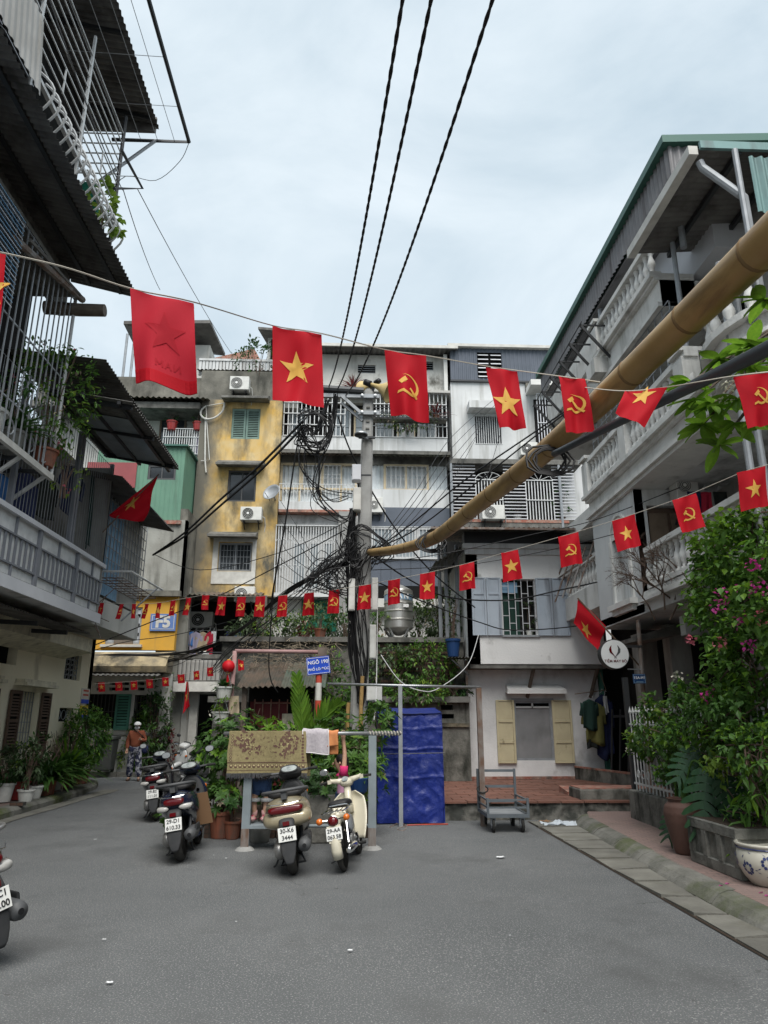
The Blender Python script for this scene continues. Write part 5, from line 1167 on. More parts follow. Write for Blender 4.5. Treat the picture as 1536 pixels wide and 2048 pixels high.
for c in(880,893,915):a=PY(c,1200,17.8);MB().tube([(a.x,17.8,zgt),(a.x,17.8,PY(c,1090,17.8).z)],.05,6).build('pipe_post','greymetal',wh)
MB().corr((PY(868,1110,17.2).x,17.0,PY(868,1128,17.2).z),(.9,0,.55),(0,4,.2),.12,.02).build('side_awning','corrgrey',wh)
MB().box(PY(925,1200,19.5).x-.3,ux0+.02,20.2,20.5,zgt,ztp).build('rear_wall','whiteplaster',wh)
sk=thing('corrugated_shack','low shack with mossy corrugated roof and red lattice wall behind the bushes','shack',(-1.6,16,0))
a=PY(474,1375,15.3);bb=PY(648,1372,15.3);c=PY(500,1335,17.0);d=PY(640,1335,17)
n=4
for i in range(n):
 x0=lerp(a.x,bb.x,i/n);x1=lerp(a.x,bb.x,(i+1.08)/n);MB().corr((x0,15.2,a.z+.012*(i%2)),(x1-x0,0,0),(0,1.9,c.z-a.z+.12),.11,.02).build('roof_sheet',('corrbrown','corrbrown','corrgreenroof','corrgreenroof')[i],sk)
MB().box(a.x+.1,bb.x,16.4,16.9,0,a.z+.1).build('wall','darkroom',sk)
m_=MB()
for i in range(9):x=lerp(a.x+.3,bb.x-.1,i/8);m_.box(x-.012,x+.012,15.9,15.93,.9,2.05)
for j in range(4):z=.95+.34*j;m_.box(a.x+.3,bb.x-.1,15.9,15.925,z-.012,z+.012)
m_.build('lattice','redtrim',sk);MB().box(lerp(a.x,bb.x,.5),lerp(a.x,bb.x,.72),15.86,15.89,1.2,1.75).build('pale_board','creamtrim',sk)
MB().box(a.x+.2,a.x+1.0,15.95,16.0,.3,2.0).build('red_door','maroon',sk)
for x in(a.x+.15,bb.x-.15):MB().box(x-.05,x+.05,15.35,15.45,0,a.z+.05).build('post','woodgrey',sk)
tw=MB();rnd=random.Random(12)
for i in range(420):
 x=rnd.uniform(a.x-.1,bb.x+.2);y=rnd.uniform(16.2,17.6);z=lerp(a.z,c.z,.7)+rnd.random()**1.5*.75
 p=Vector((x,y,z));d_=rdir(rnd);d_.z*=.45;l=rnd.uniform(.15,.5)
 q=p+d_*l;m_=(p+q)/2+rdir(rnd)*.07;tw.tube([p,m_,q],[.007,.006,.004],3,cap=False)
tw=tw.build('dry_twigs','drytwig');tag(tw,'heap of dry grey twigs and vines over the shack roof','twigs');tw['kind']='stuff'
rb_=thing('balustraded_villa','grey white villa with curved balcony, stone balustrades and green edged metal roof','building',(6.5,11,0))
RXP=5.0
MB().box(6.6,14,-4,17.3,.1,10.2).build('core','rufswall',rb_)
MB().box(6.45,6.58,-4,17.2,.13,3.4).build('ground_wall','darkroom',rb_)
for(y0,y1)in((14.7,15.05),(13.2,13.5),(10.4,10.75),(8.0,8.4)):MB().box(5.9,6.3,y0,y1,.13,3.35).build('pillar','rufswall',rb_)
MB().box(5.55,6.4,9.6,9.9,.13,3.3).build('carved_pillar','rufswall',rb_)
for x in(5.6,5.72,5.84):MB().tube([(x,9.58,1.2),(x,9.58,3.0)],.025,6).build('flute','soffit',rb_)
MB().box(5.2,6.4,11.0,11.18,2.9,3.2).build('door_head','rufswall',rb_)
def ledge(x,y0,y1,z0,zs,dx,mat='stonewhite'):
 for i,(h,o)in enumerate(zs):MB().box(x-o,x+.6,y0-.0*i,y1,z0+sum(q[0]for q in zs[:i])+.002,z0+sum(q[0]for q in zs[:i+1])).build('moulding',mat,rb_)
MB().box(RXP+.0,7,-3,14.3,3.38,3.55).build('first_floor_slab','soffit',rb_)
ledge(RXP,-3,12.0,3.55,((.06,.10),(.05,.05),(.08,.0)),0)
MB().hexa([(4.95,12.6,2.95),(5.9,12.6,3.1),(5.9,14.5,3.1),(4.95,14.5,2.95),(4.95,12.6,3.02),(5.9,12.6,3.3),(5.9,14.5,3.3),(4.95,14.5,3.02)]).build('entrance_canopy','slabdark',rb_)
BAL=[(.075,0),(.075,.05),(.045,.07),(.05,.12),(.085,.22),(.08,.28),(.045,.40),(.038,.46),(.055,.50),(.04,.53),(.07,.56),(.07,.60)]
bal0=MB().lathe(BAL,(0,0,0),12).build('baluster','stonewhite',rb_,local=True,smooth=True);bal0.location=Vector((RXP+.08,11.8,3.76))-Vector(rb_.location)
def balus(pts,sc=1.0):
 for p in pts:inst(bal0,rb_,Vector(p)-Vector(rb_.location),scale=(sc,sc,sc))
def rail_run(x,y0,y1,z,step=.2,sc=1.,piers=()):
 balus([(x,y0+step*(i+.5),z)for i in range(int((y1-y0)/step))],sc)
 MB().box(x-.11,x+.11,y0,y1,z+.6*sc,z+.6*sc+.09).build('handrail','stonewhite',rb_);MB().box(x-.10,x+.10,y0,y1,z-.07,z-.0).build('plinth_rail','stonewhite',rb_)
 for py_ in piers:bevel(MB().box(x-.14,x+.14,py_-.16,py_+.16,z-.072,z+.6*sc+.02).build('pier','stonewhite',rb_),.01);MB().box(x-.18,x+.18,py_-.2,py_+.2,z+.6*sc+.092,z+.6*sc+.16).build('pier_cap','stonewhite',rb_)
rail_run(RXP+.08,6,11.75,3.83,.2,.9)
NY0,NY1=12.45,13.25
bay=MB();wallx(bay,RXP,12.0,14.25,3.4,5.62,[(NY0,NY1,3.75,4.95)],.16)
cy=(NY0+NY1)/2;ra=(NY1-NY0)/2
hy=MB()
bay.v=bay.v;
bay.wall((0,12.0,0),UX,UZ,(0,.2,0),RXP+.002,6.5,3.4,5.62,[(5.22,6.1,3.62,5.32)]);bay.build('bay_wall','whiteplaster',rb_)
pts=[(NY0,3.75)]+[(cy-ra*math.cos(a*math.pi/14),4.95+ra*.0+ra*math.sin(a*math.pi/14))for a in range(15)]+[(NY1,3.75)]
MB().box(RXP+.155,RXP+.3,12.2,14.2,3.4,5.6).build('niche_back','whiteplaster',rb_)
arch=MB()
for a in range(14):
 y0=cy-ra*math.cos(a*math.pi/14);y1=cy-ra*math.cos((a+1)*math.pi/14);z0=4.95+ra*math.sin(a*math.pi/14);z1=4.95+ra*math.sin((a+1)*math.pi/14)
 arch.hexa([(RXP-.03,y0,z0),(RXP-.03,y1,z1),(RXP+.0,y1,z1),(RXP+.0,y0,z0),(RXP-.03,cy+(y0-cy)*1.13,4.95+(z0-4.95)*1.13),(RXP-.03,cy+(y1-cy)*1.13,4.95+(z1-4.95)*1.13),(RXP+.0,cy+(y1-cy)*1.13,4.95+(z1-4.95)*1.13),(RXP+.0,cy+(y0-cy)*1.13,4.95+(z0-4.95)*1.13)])
 arch.hexa([(RXP-.001,y0,4.95),(RXP-.001,y1,4.95),(RXP+.15,y1,4.95),(RXP+.15,y0,4.95),(RXP-.001,y0,z0),(RXP-.001,y1,z1),(RXP+.15,y1,z1),(RXP+.15,y0,z0)])
arch.build('niche_arch','stonewhite',rb_)
MB().box(RXP-.035,RXP+.0,NY0-.10,NY0,3.7,4.95).build('niche_jamb','stonewhite',rb_);MB().box(RXP-.035,RXP+.0,NY1,NY1+.10,3.7,4.95).build('niche_jamb','stonewhite',rb_)
MB().box(RXP-.14,RXP+.0,NY0-.18,NY1+.18,3.60,3.70).build('niche_sill','stonewhite',rb_);MB().box(RXP-.08,RXP+.0,NY0-.1,NY1+.1,3.50,3.598).build('niche_corbel','stonewhite',rb_)
MB().box(5.24,6.08,12.12,12.16,3.62,5.3).build('door','shutbrown',rb_)
for(a,bb)in((5.28,5.62),(5.68,6.04)):
 for(c,d)in((3.7,4.5),(4.6,5.2)):MB().box(a,bb,12.09,12.118,c,d).build('door_panel','wood',rb_)
ac('tall white air conditioner on the villa balcony wall under the deep soffit',5.62,6.02,5.28,5.86,11.6,.3)
Z3=5.62
ledge(RXP,8.9,14.3,Z3,((.07,.06),(.07,.12),(.28,.02),(.06,.10),(.07,.18)),0)
MB().box(RXP+.0,7,7,14.3,Z3-.0+.01,Z3+.5).build('second_floor_slab','soffit',rb_)
rail_run(RXP-.02,9.3,14.2,Z3+.64,.2,.95,(14.05,11.9,9.5))
MB().box(6.2,6.6,5,17.2,Z3+.5,9.3).build('second_floor_wall','rufswall',rb_)
for(y0,y1)in((9.4,10.6),(12.2,13.4),(15.2,16.2)):
 MB().box(6.14,6.2,y0,y1,Z3+.6,Z3+2.4).build('dark_window','dark',rb_);barsx(rb_,(y0,y1,Z3+.6,Z3+2.4),6.1,8,4,.012,'whitemetal')
MB().box(RXP+.1,7,14.3,17.3,3.9,4.35).build('far_slab','stonewhite',rb_);MB().box(RXP+.25,7,14.35,17.3,Z3+.25,Z3+.6).build('far_slab','stonewhite',rb_)
rail_run(RXP+.2,14.4,17.2,4.42,.22,.9);
rusty=MB()
for k in range(5):y=14.5+k*.6;rusty.beam((RXP+.1,y,5.3),(RXP-.25,y+.25,4.3),.03,.03)
rusty.beam((RXP-.02,14.4,4.95),(RXP-.02,17.2,4.95),.03,.03);rusty.build('rusty_rack','rustpipe',rb_)
MB().box(6.3,6.6,14.3,17.3,3.4,Z3).build('far_wall','darkroom',rb_)
barsx(rb_,(9.9,13.9,Z3+1.3,8.15),RXP+.05,14,7,.008,'greymetal','balcony_cage')
Z4=8.15
ledge(RXP,10.05,16.5,Z4,((.08,.06),(.42,.0),(.06,.08),(.07,.15)),0)
MB().box(RXP+.01,7,10.05,17.2,Z4-.005,Z4+.5).build('third_floor_slab','soffit',rb_)
rail_run(RXP-.02,10.1,12.9,Z4+.7,.2,.8,(12.8,))
MB().box(RXP-.1,RXP+.1,12.95,16.6,Z4+.64,Z4+1.25).build('parapet','stonewhite',rb_)
bk_=MB().box(RXP-.28,RXP+.0,12.55,13.05,Z4+.1,Z4+.42);bk_.build('corbel','stonewhite',rb_)
for y in(9.7,11.7,13.6):MB().lathe([(.10,0),(.10,-.03),(.06,-.035),(.001,-.035)],(RXP+.55,y,Z4-.01),12).build('downlight','darkmetal',rb_)
rk2=MB()
for k in range(6):y=12.4+k*.75;rk2.beam((RXP-.55,y,Z4+1.05),(RXP+.0,y,Z4+.35),.035,.05);rk2.beam((RXP-.55,y,Z4+1.05),(RXP-.05,y,Z4+1.05),.03,.03)
for x in(RXP-.55,RXP-.4,RXP-.25):rk2.tube([(x,12.3,Z4+1.07),(x,16.3,Z4+1.07)],.012,4)
t=thing('drying_rack','row of dark angled drying racks along the upper villa parapet','drying rack',(RXP-.3,14,Z4+.4));rk2.build('rack_frame','darkmetal',t)
ZR=10.62
MB().box(5.5,6.4,13.2,16.9,Z4+1.2,ZR-.5).build('pale_sheet','glasspale',rb_);MB().box(5.6,7,9.3,13.0,Z4+.6,ZR-.3).build('top_wall','palegrey',rb_)
MB().corr((RXP,9.2,ZR-.62),(0,8.1,0),(0,0,.56),.14,.018).build('fascia_sheet','corrpurple',rb_)
MB().corr((RXP,9.2,ZR-.75),(5,0,0),(0,0,.70),.14,.018).build('gable_sheet','corrpurple',rb_)
MB().hexa([(RXP-.12,9.1,ZR-.06),(14,9.1,ZR+.5),(14,17.4,ZR+.5),(RXP-.12,17.4,ZR-.06),(RXP-.12,9.1,ZR+.08),(14,9.1,ZR+.64),(14,17.4,ZR+.64),(RXP-.12,17.4,ZR+.08)]).build('roof','greentrim',rb_)
MB().box(RXP+.05,7,9.3,17.2,ZR-.66,ZR-.62).build('eave_soffit','corrpurple',rb_)
for y in(9.35,13.0):MB().tube([(RXP+.12,y,ZR-.1),(RXP+.12,y,Z4+.6)],.05,8).build('drainpipe','greymetal',rb_)
G0,G1=PX(1384,289,4.55),PX(1262,519,4.55);zg_=(G0.z+G1.z)/2
cn=thing('rusty_canopy','low rusty canopy with white box gutter and grey downpipe under the green roof','canopy',(4.6,9,zg_))
MB().box(4.49,4.62,G0.y,G1.y,zg_-.07,zg_+.07).build('gutter','offwhite',cn)
MB().corr((4.62,G0.y,zg_+.02),(0,G1.y-G0.y,0),(2.4,0,.18),.12,.015).build('sheet','corrgrey',cn)
MB().box(4.64,7,G0.y-.05,G0.y-.0,zg_+.0,zg_+.12).build('edge_trim','corrteal',cn)
for x in(5.2,5.9):MB().beam((x,G0.y,zg_-.02+.03*(x-4.6)),(x,G1.y,zg_-.02+.03*(x-4.6)),.06,.08).build('purlin','darkmetal',cn)
a_=Vector((4.68,G0.y+.1,zg_-.1));bb_=PX(1488,395,5.1);MB().tube([a_,a_+Vector((.03,0,-.1)),bb_+Vector((-.05,0,.05)),bb_,bb_-Vector((0,0,1.6))],.055,10).build('downpipe','greymetal',cn)
MB().corr((PX(1500,330,5.3).x,PX(1500,330,5.3).y,zg_-1.0),(2,-.0,0),(0,0,.9),.13,.02).build('teal_sheet','corrteal',cn)
for px_ in(1352,1510):p=PX(px_,540,5.05);MB().tube([(5.05,p.y,zg_-.1),(5.05,p.y,6.8)],.04,8).build('post','greymetal',cn)
cb=thing('curved_balcony','curved white stone balcony with turned balusters behind the bamboo','balcony',(6,7.6,6))
CYc,CXc,CR=8.0,5.95,1.25
def arcpts(r,n=16):return[(CXc-r*math.sin(math.pi*(k/n)*1.0+0.0),CYc-r*math.cos(math.pi*(k/n)))for k in range(n+1)]
for(r0,z0,z1)in((CR-.12,5.72,5.85),(CR-.02,5.852,6.00),(CR+.08,6.002,6.1),(CR+.0,6.102,6.32),(CR+.12,6.322,6.42)):
 P=arcpts(r0);MB().prism([(p[0],p[1])for p in P],(0,0,z0),(1,0,0),(0,1,0),(0,0,z1-z0)).build('moulding','stonewhite',cb)
P=arcpts(CR-.05,11)
for p in P[1:-1]:
 o=inst(bal0,cb,Vector((p[0],p[1],6.42))-Vector(cb.location),scale=(.9,.9,.9))
P=arcpts(CR-.05,20);mb=MB();mb.tube([(p[0],p[1],7.03)for p in P],.1,8);mb.build('handrail','stonewhite',cb)
for(dx,zq)in((0,0),(.16,.15)):p=PX(1497,700,4.9);MB().tube([(4.75+dx,p.y+.1,7.4),(4.75+dx,p.y+.1,3.6+zq)],.045,10).build('grey_pipe','greymetal',cb)
MB().tube(catmull([(4.78,7.45,6.3),(5.1,7.5,6.5),(5.2,7.5,6.9)],5),.06,8).build('pipe_branch','greymetal',cb)
for i,(c,m,lab)in enumerate(((5.75,'clothnavy','royal blue shirt under the villa air conditioner'),(5.95,'clothred','red cloth under the villa air conditioner'),(6.2,'clothdark','black garment under the villa air conditioner'))):cloth(lab,'laundry','hanging_garment',(c-.12,11.3,5.35),(c+.12,11.3,5.35),.5,m,'washing on the villa balcony',80+i)
ga=thing('alley_gate','leaning dark iron bar gate in the alley beside the white house','gate',(5.9,15.5,.3))
pa=PY(1238,1575,15.8);
for k in range(11):
 x=lerp(5.62,6.9,k/10);y=lerp(16.2,14.6,k/10);MB().tube([(x,y,.35),(x+.16,y+.02,1.85)],.022,5).build('bar','darkmetal',ga)
for z in(.45,1.7):MB().beam((5.62+.1*z,16.2,z),(6.9+.1*z,14.6,z),.04,.05).build('rail','darkmetal',ga)
MB().box(hx1+.0,7.5,HY+.12,HY+.3,.2,3.4).build('alley_back','dark',wh)
MB().box(hx1+.02,hx1+.12,HY-.05,HY+.1,.3,3.0).build('teal_post','shutteal',wh)
fn=thing('garden_fence','white iron spear fence on a mossy low wall behind the big jar','fence',(4.5,9.5,.13))
bevel(MB().hexa([(4.2,6.2,.1),(4.4,6.2,.1),(4.62,12.0,.1),(4.42,12.0,.1),(4.2,6.2,.55),(4.4,6.2,.55),(4.62,12.0,.55),(4.42,12.0,.55)]).build('low_wall','mossconc',fn),.02)
fb=MB();fb.tube([(0,0,0),(0,0,1.15)],.011,6);fb.lathe([(.011,1.15),(.026,1.19),(.001,1.28)],(0,0,0),6)
fb0=None
for k in range(40):
 y=6.4+k*.14;x=4.30+.22*(y-6.2)/5.8;loc=Vector((x,y,.55))-Vector(fn.location)
 if fb0 is None:fb0=fb.build('bar','whitemetal',fn,local=True);fb0.location=loc
 else:inst(fb0,fn,loc)
for z in(.72,1.22,1.62):MB().beam((4.31,6.3,z-.07),(4.52,11.95,z-.07),.02,.03).build('rail','whitemetal',fn)
sc_=MB()
for k in range(26):y=6.6+k*.205;x=4.30+.22*(y-6.2)/5.8;sc_.tube([(x,y+.06*math.cos(a*.785),.80+.06*math.sin(a*.785))for a in range(8)],.008,4,closed=True)
sc_.build('ring_scrolls','whitemetal',fn,kind='stuff')
MB().box(4.5,4.58,11.98,12.06,.13,2.3).build('end_post','darkmetal',fn)
PXC,PYC=.135,13.2
up_=thing('utility_pole','tall tapered concrete utility pole with horn speakers and tangled cables','utility pole',(PXC,PYC,0))
ptop=PY(737,786,PYC);pb=PY(714,1440,PYC)
pbx=.07;ptx=ptop.x;hz=ptop.z
def polex(z):return lerp(pbx,ptx,z/hz)
MB().loft([[Vector((polex(z)+sx*s,PYC+sy*s*1.1,z))for sx,sy in((-1,-.7),(-.7,-1),(.7,-1),(1,-.7),(1,.7),(.7,1),(-.7,1),(-1,.7))]for z,s in((-.05,.165),(2,.155),(4,.145),(6,.125),(hz,.10))]).build('shaft','concrete',up_)
MB().lathe([(.10,0),(.08,.06),(.03,.1),(.001,.11)],(ptx,PYC,hz),10).build('cap','concrete',up_)
for k in range(4):z=PY(737,820+k*14,PYC).z;MB().box(polex(z)-.035,polex(z)+.035,PYC-.145,PYC-.12,z-.012,z+.012).build('cast_mark','slabdark',up_)
z1=PY(735,800,PYC).z;z2=PY(735,833,PYC).z;xl_=PY(648,790,PYC).x
for(z,xa,xb)in((z1,xl_,ptx+.22),(z2,ptx-.2,ptx+.22)):MB().box(xa,xb,PYC-.2,PYC-.13,z-.04,z+.04).build('crossarm','greymetal',up_)
MB().beam((PY(683,795,PYC).x,PYC-.18,z1),(ptx-.16,PYC-.18,z2),.05,.06).build('brace','greymetal',up_);MB().beam((PY(683,795,PYC).x,PYC-.10,z1-.12),(ptx-.12,PYC-.10,z2-.14),.05,.05).build('brace','greymetal',up_)
MB().tube([(xl_-.02,PYC-.17,z1+.14),(ptx-.1,PYC-.17,z1+.10)],.085,10).build('cable_box','darkmetal',up_)
for x in(ptx-.13,ptx+.13):
 for z in(z1,z2):MB().lathe([(.03,0),(.03,-.03),(.001,-.035)],(x,PYC-.2,z),8,'y').build('bolt','steel',up_)
za_=PY(735,872,PYC).z;lp_=PY(722,870,12.7)
MB().box(polex(za_)-.17,polex(za_)+.15,PYC-.19,PYC-.14,za_-.12,za_-.08).build('lamp_bracket','darkmetal',up_)
lm=thing('street_lamp','small round street lamp with dark underside on the concrete pole','street lamp',tuple(lp_))
MB().beam((polex(za_),PYC-.17,za_-.12),lp_+Vector((.04,0,-.02)),.045,.045).build('arm','greymetal',lm);MB().lathe([(.001,.07),(.09,.06),(.13,.02),(.13,-.01)],tuple(lp_),18).build('shade','steel',lm,smooth=True);MB().lathe([(.125,-.012),(.09,-.03),(.001,-.03)],tuple(lp_),18).build('lens','darkmetal',lm)
def horn(lab,p,d,s):
 t=thing('loudspeaker',lab,'loudspeaker',tuple(p));d=Vector(d).normalized();q=d.to_track_quat('Z','Y').to_matrix().to_4x4();T=Matrix.Translation(p)@q
 m=MB();m.T=T;m.lathe([(.04*s,-.1*s),(.05*s,0),(.07*s,.1*s),(.13*s,.22*s),(.23*s,.36*s),(.30*s,.42*s),(.31*s,.44*s),(.27*s,.42*s),(.11*s,.24*s),(.001,.16*s)],(0,0,0),20);m.build('horn','horn',t,smooth=True)
 m=MB();m.T=T;m.lathe([(.001,-.3*s),(.075*s,-.28*s),(.08*s,-.11*s),(.04*s,-.1*s)],(0,0,0),14);m.build('driver','black',t,smooth=True)
 MB().beam(p,(polex(hz-.2),PYC-.02,hz-.25),.03,.04).build('bracket','darkmetal',t)
horn('yellow horn loudspeaker on the pole top, the smaller, facing the flats',ptop+Vector((.10,.02,.20)),(-.55,.8,-.05),.72)
horn('yellow horn loudspeaker on the pole top, the larger, tilted down',ptop+Vector((.12,-.1,.12)),(.85,-.25,-.45),.85)
for i,(a,m,lab)in enumerate((((704,930,722,962),'palegrey','small grey meter box high on the pole'),((706,976,722,1022),'offwhite','white junction box below the grey meter box'),((697,1158,710,1222),'potwhite','narrow cream trunking box on the cable side of the pole'),((743,1156,756,1222),'potwhite','narrow cream trunking box above another, on the tank side of the pole'),((739,1250,752,1318),'potwhite','cream trunking box below another, on the tank side of the pole'),((733,1370,764,1402),'potwhite','wide cream meter box low on the pole'))):
 r=RY(*a,PYC-.25);t=thing('service_box',lab,'electrical box',((r[0]+r[1])/2,PYC-.25,r[2]))
 bevel(MB().box(r[0],r[1],PYC-.3,PYC-.12,r[2],r[3]).build('housing',m,t),.01);MB().box(r[0]+.015,r[1]-.015,PYC-.31,PYC-.301,r[2]+.02,r[3]-.02).build('cover',m,t);MB().box(r[0]-.01,polex(r[2])+.1,PYC-.14,PYC-.12,(r[2]+r[3])/2-.015,(r[2]+r[3])/2+.015).build('strap','darkmetal',t)
for i,(a,bb)in enumerate((((725,1352),(722,1412)),((697,1405),(695,1432)))):
 o=MB().tube([PY(*a,PYC-.3),PY(*bb,PYC-.3),Vector((PY(*bb,PYC-.3).x,PYC-.35,.2))],.035,8).build('cane','bamboo');tag(o,('pale bamboo cane tied upright on the tarp side of the pole','pale bamboo cane stub on the sign side of the pole foot')[i],'cane')
def twisted(a,b,d,r,lab,turns=60,k=200,ext=0):
 P=sag(a,b,d,k);m=MB()
 for ph in(0,math.pi):
  pts=[]
  for i,p in enumerate(P):
   an=i/k*turns*2*math.pi+ph;pts.append(p+Vector((math.cos(an)*r*.36,0,math.sin(an)*r*.36)))
  m.tube(pts,r*.72,5)
 o=m.build('overhead_cable','cable');tag(o,lab,'cable');return o
for i,(px_,tp)in enumerate(((805,(658,772)),(862,(676,776)),(985,(692,790)))):
 A=PY(*tp,PYC-.2);B0=PY(px_,0,3.2)
 d_=(B0-A);B=A+d_*2.4;B.z=B0.z+2.2
 t_=1/2.4;zline=A.z+(B.z-A.z)*t_;s_=(zline-B0.z)/(4*t_*(1-t_))
 twisted(A,B,s_,.0135,('twisted black overhead cable running from pole top, ending at the crossarm tip','twisted black overhead cable running from pole top, between two other such cables','twisted black overhead cable running from pole top, ending nearest the pole shaft')[i],85,520)
def wire(lab,pts,r=.014,mat='cable',k=6,name='cable'):
 o=MB().tube(catmull(pts,k),r,5).build(name,mat);tag(o,lab,'cable');return o
J=PY(612,845,12.6)
rnd=random.Random(21)
def tangle(lab,pixpts,n,spread,r,Yc,seed,mat='cable',jit=12):
 rn=random.Random(seed);m=MB()
 for i in range(n):
  pts=[]
  for(x,y,s)in pixpts:pts.append(PY(x+rn.uniform(-1,1)*s,y+rn.uniform(-1,1)*s,Yc+rn.uniform(-spread,spread)))
  m.tube(catmull(pts,5),rn.uniform(.6,1.1)*r,4,cap=False)
 o=m.build('cable_bundle',mat);tag(o,lab,'cable');o['kind']='stuff';return o
tangle('black cable loops hanging under the crossarm behind the big star flag',[(655,800,5),(640,860,12),(610,850,10),(600,880,12),(640,900,14),(665,860,8),(672,790,4)],9,.15,.014,12.9,1)
tangle('coiled black cables beside the star flag above the lane',[(600,840,10),(620,825,10),(655,840,10),(650,890,10),(620,880,14),(598,860,10)],9,.2,.013,12.7,2)
tangle('loops of thin cable hanging down in front of the curtained windows',[(640,900,14),(625,960,14),(640,1010,16),(690,1035,10),(705,1020,6)],7,.2,.011,12.9,3)
tangle('thin cables draped from coil to pole box',[(612,860,6),(606,930,12),(640,985,20),(700,990,8)],5,.2,.010,12.9,4)
tangle('thick bundle of vertical cables running down one side of the pole',[(706,1020,6),(700,1100,9),(703,1200,9),(706,1300,9),(722,1400,8)],14,.1,.013,PYC-.16,5)
tangle('second strand of cables wrapped down the pole front',[(712,1100,10),(716,1180,14),(722,1260,14),(728,1340,8),(722,1410,6)],9,.06,.011,PYC-.22,6)
tangle('knotted mass of black cables around the pole at first floor height',[(690,1060,20),(700,1110,30),(650,1150,30),(690,1180,25),(720,1130,25),(745,1100,14)],11,.2,.010,PYC-.15,7)
tangle('tangle of wires before the white barred cage beside the pole',[(710,1090,14),(650,1140,22),(620,1165,16),(660,1120,26),(690,1170,20),(640,1180,18)],11,.2,.010,PYC-.1,8)
tangle('looped wires hanging below the bamboo end',[(745,1100,10),(715,1130,10),(690,1090,18),(720,1060,12),(780,1100,8),(745,1120,10)],12,.15,.011,PYC-.2,9)
def bundle(lab,pts,n,sp,r,seed,mat='cable'):
 rn=random.Random(seed);m=MB();C=catmull(pts,8)
 for i in range(n):
  ph=rn.uniform(0,6.28);a=rn.uniform(.3,1)*sp;o1=rdir(rn)*a;o2=rdir(rn)*a
  m.tube([p+o1*math.cos(j*.35+ph)*.5+o1*.5+o2*math.sin(j*.21+ph)*.5 for j,p in enumerate(C)],r*rn.uniform(.6,1.15),4,cap=False)
 o=m.build('cable_bundle',mat);tag(o,lab,'cable');o['kind']='stuff'
bundle('heavy sagging cable bundle from the pole to the yellow wing',[PY(690,1125,PYC-.1),PY(640,1145,13.6),PY(560,1195,15.5),PY(480,1260,18.5),PY(420,1292,20.5),PY(340,1308,22.5),PY(230,1312,22.8),PY(150,1318,22.8)],15,.07,.017,11)
bundle('looser cables sagging under the heavy bundle along the yellow wing',[PY(430,1290,20.3),PY(360,1315,22.4),PY(290,1325,22.6),PY(230,1318,22.7),PY(150,1322,22.7)],8,.16,.014,12)
tangle('fan of thin dark wires dropping to the loggia from the pole',[(640,1150,14),(560,1230,20),(470,1300,14),(430,1340,10)],8,.6,.008,14.5,13)
for i,o_ in enumerate((0,12)):
 wire(('fat black cable from the coil down to the mouldy wing, upper of a pair','fat black cable from the coil down to the mouldy wing, lower of a pair')[i],[PY(606,842+o_,12.7),PY(520,930+o_,13.6),PY(440,1000+o_,15.2),PY(370,1065+o_*.6,17.0),PY(306,1110,18.8)],.026)
wire('black cable dropping from the coil straight down the facade',[PY(602,850,12.7),PY(588,930,12.9),PY(570,1050,13.0),PY(548,1170,13.2),PY(540,1225,13.4)],.016)
wire('black cable crossing from crossarm down behind the pole to the white house',[PY(676,832,13),PY(700,900,13.1),PY(745,985,13.6),PY(800,1070,14.3),PY(870,1150,15.4),PY(950,1215,16.7)],.016)
wire('long cable sweeping across the white house front',[PY(745,1110,13),PY(820,1160,13.8),PY(900,1195,15.0),PY(1020,1200,15.8),PY(1120,1180,15.2),PY(1210,1160,14.2),PY(1360,1115,12.5)],.016)
wire('lower sagging cable past the grey shutters',[PY(745,1160,13),PY(850,1205,14.2),PY(960,1245,16.3),PY(1020,1260,16.6),PY(1130,1255,15.8),PY(1200,1240,14.8),PY(1300,1200,13.2)],.014)
wire('thin cable from pole to villa roof line',[PY(742,1105,13),PY(820,1050,12.5),PY(930,960,11.5),PY(1090,850,10.3),PY(1320,690,9.0),PY(1536,520,8.0)],.014)
wire('second thin cable from pole beside the bamboo',[PY(742,1100,13.1),PY(830,1060,12.7),PY(950,968,11.9),PY(1080,865,11.0),PY(1200,775,10.4)],.014)
wire('thin cable along the flag line to the villa niche',[PY(745,1128,13),PY(900,1105,13.2),PY(1060,1070,13.0),PY(1190,1040,12.6),PY(1360,975,11.4)],.008)
wire('thin dark wire from pole across to the villa bay',[PY(745,1140,13.),PY(930,1130,13.8),PY(1100,1100,13.6),PY(1260,1060,12.4)],.008)
wire('thin wire dropping from the balcony cage to the house roof',[PY(1000,870,24.9),PY(960,1000,22),PY(930,1070,19)],.010)
wire('white hose looping from the house corner to the brick wall',[PY(957,1270,16.9),PY(935,1330,15.6),PY(880,1375,14.6),PY(845,1382,14.4),PY(800,1362,14.6),PY(762,1310,15.5)],.009,'cablewhite')
wire('vertical white cord down from the pole box',[PY(755,1185,12.9),PY(754,1300,12.9),PY(752,1400,12.6),PY(748,1440,12.4)],.008,'cablewhite')
wire('black cable dropping in front of the shack roof',[PY(548,1170,13.3),PY(538,1310,13.6),PY(542,1360,13.7),PY(556,1385,13.8)],.012)
wire('thin wire crossing low over the lane by the cream wall',[PY(190,1300,17),PY(260,1282,18),PY(350,1270,20),PY(470,1240,19)],.01)
wire('thin black wire beneath the low flag string by the F5 plate',[PY(190,1290,16),PY(300,1245,16.4),PY(430,1195,16),PY(560,1130,15),PY(690,1060,13.4)],.012)
wire('thin wire from the blue sheet cage to the pole',[PY(306,1108,18.8),PY(400,1140,17.4),PY(560,1105,15),PY(700,1040,13.3)],.009)
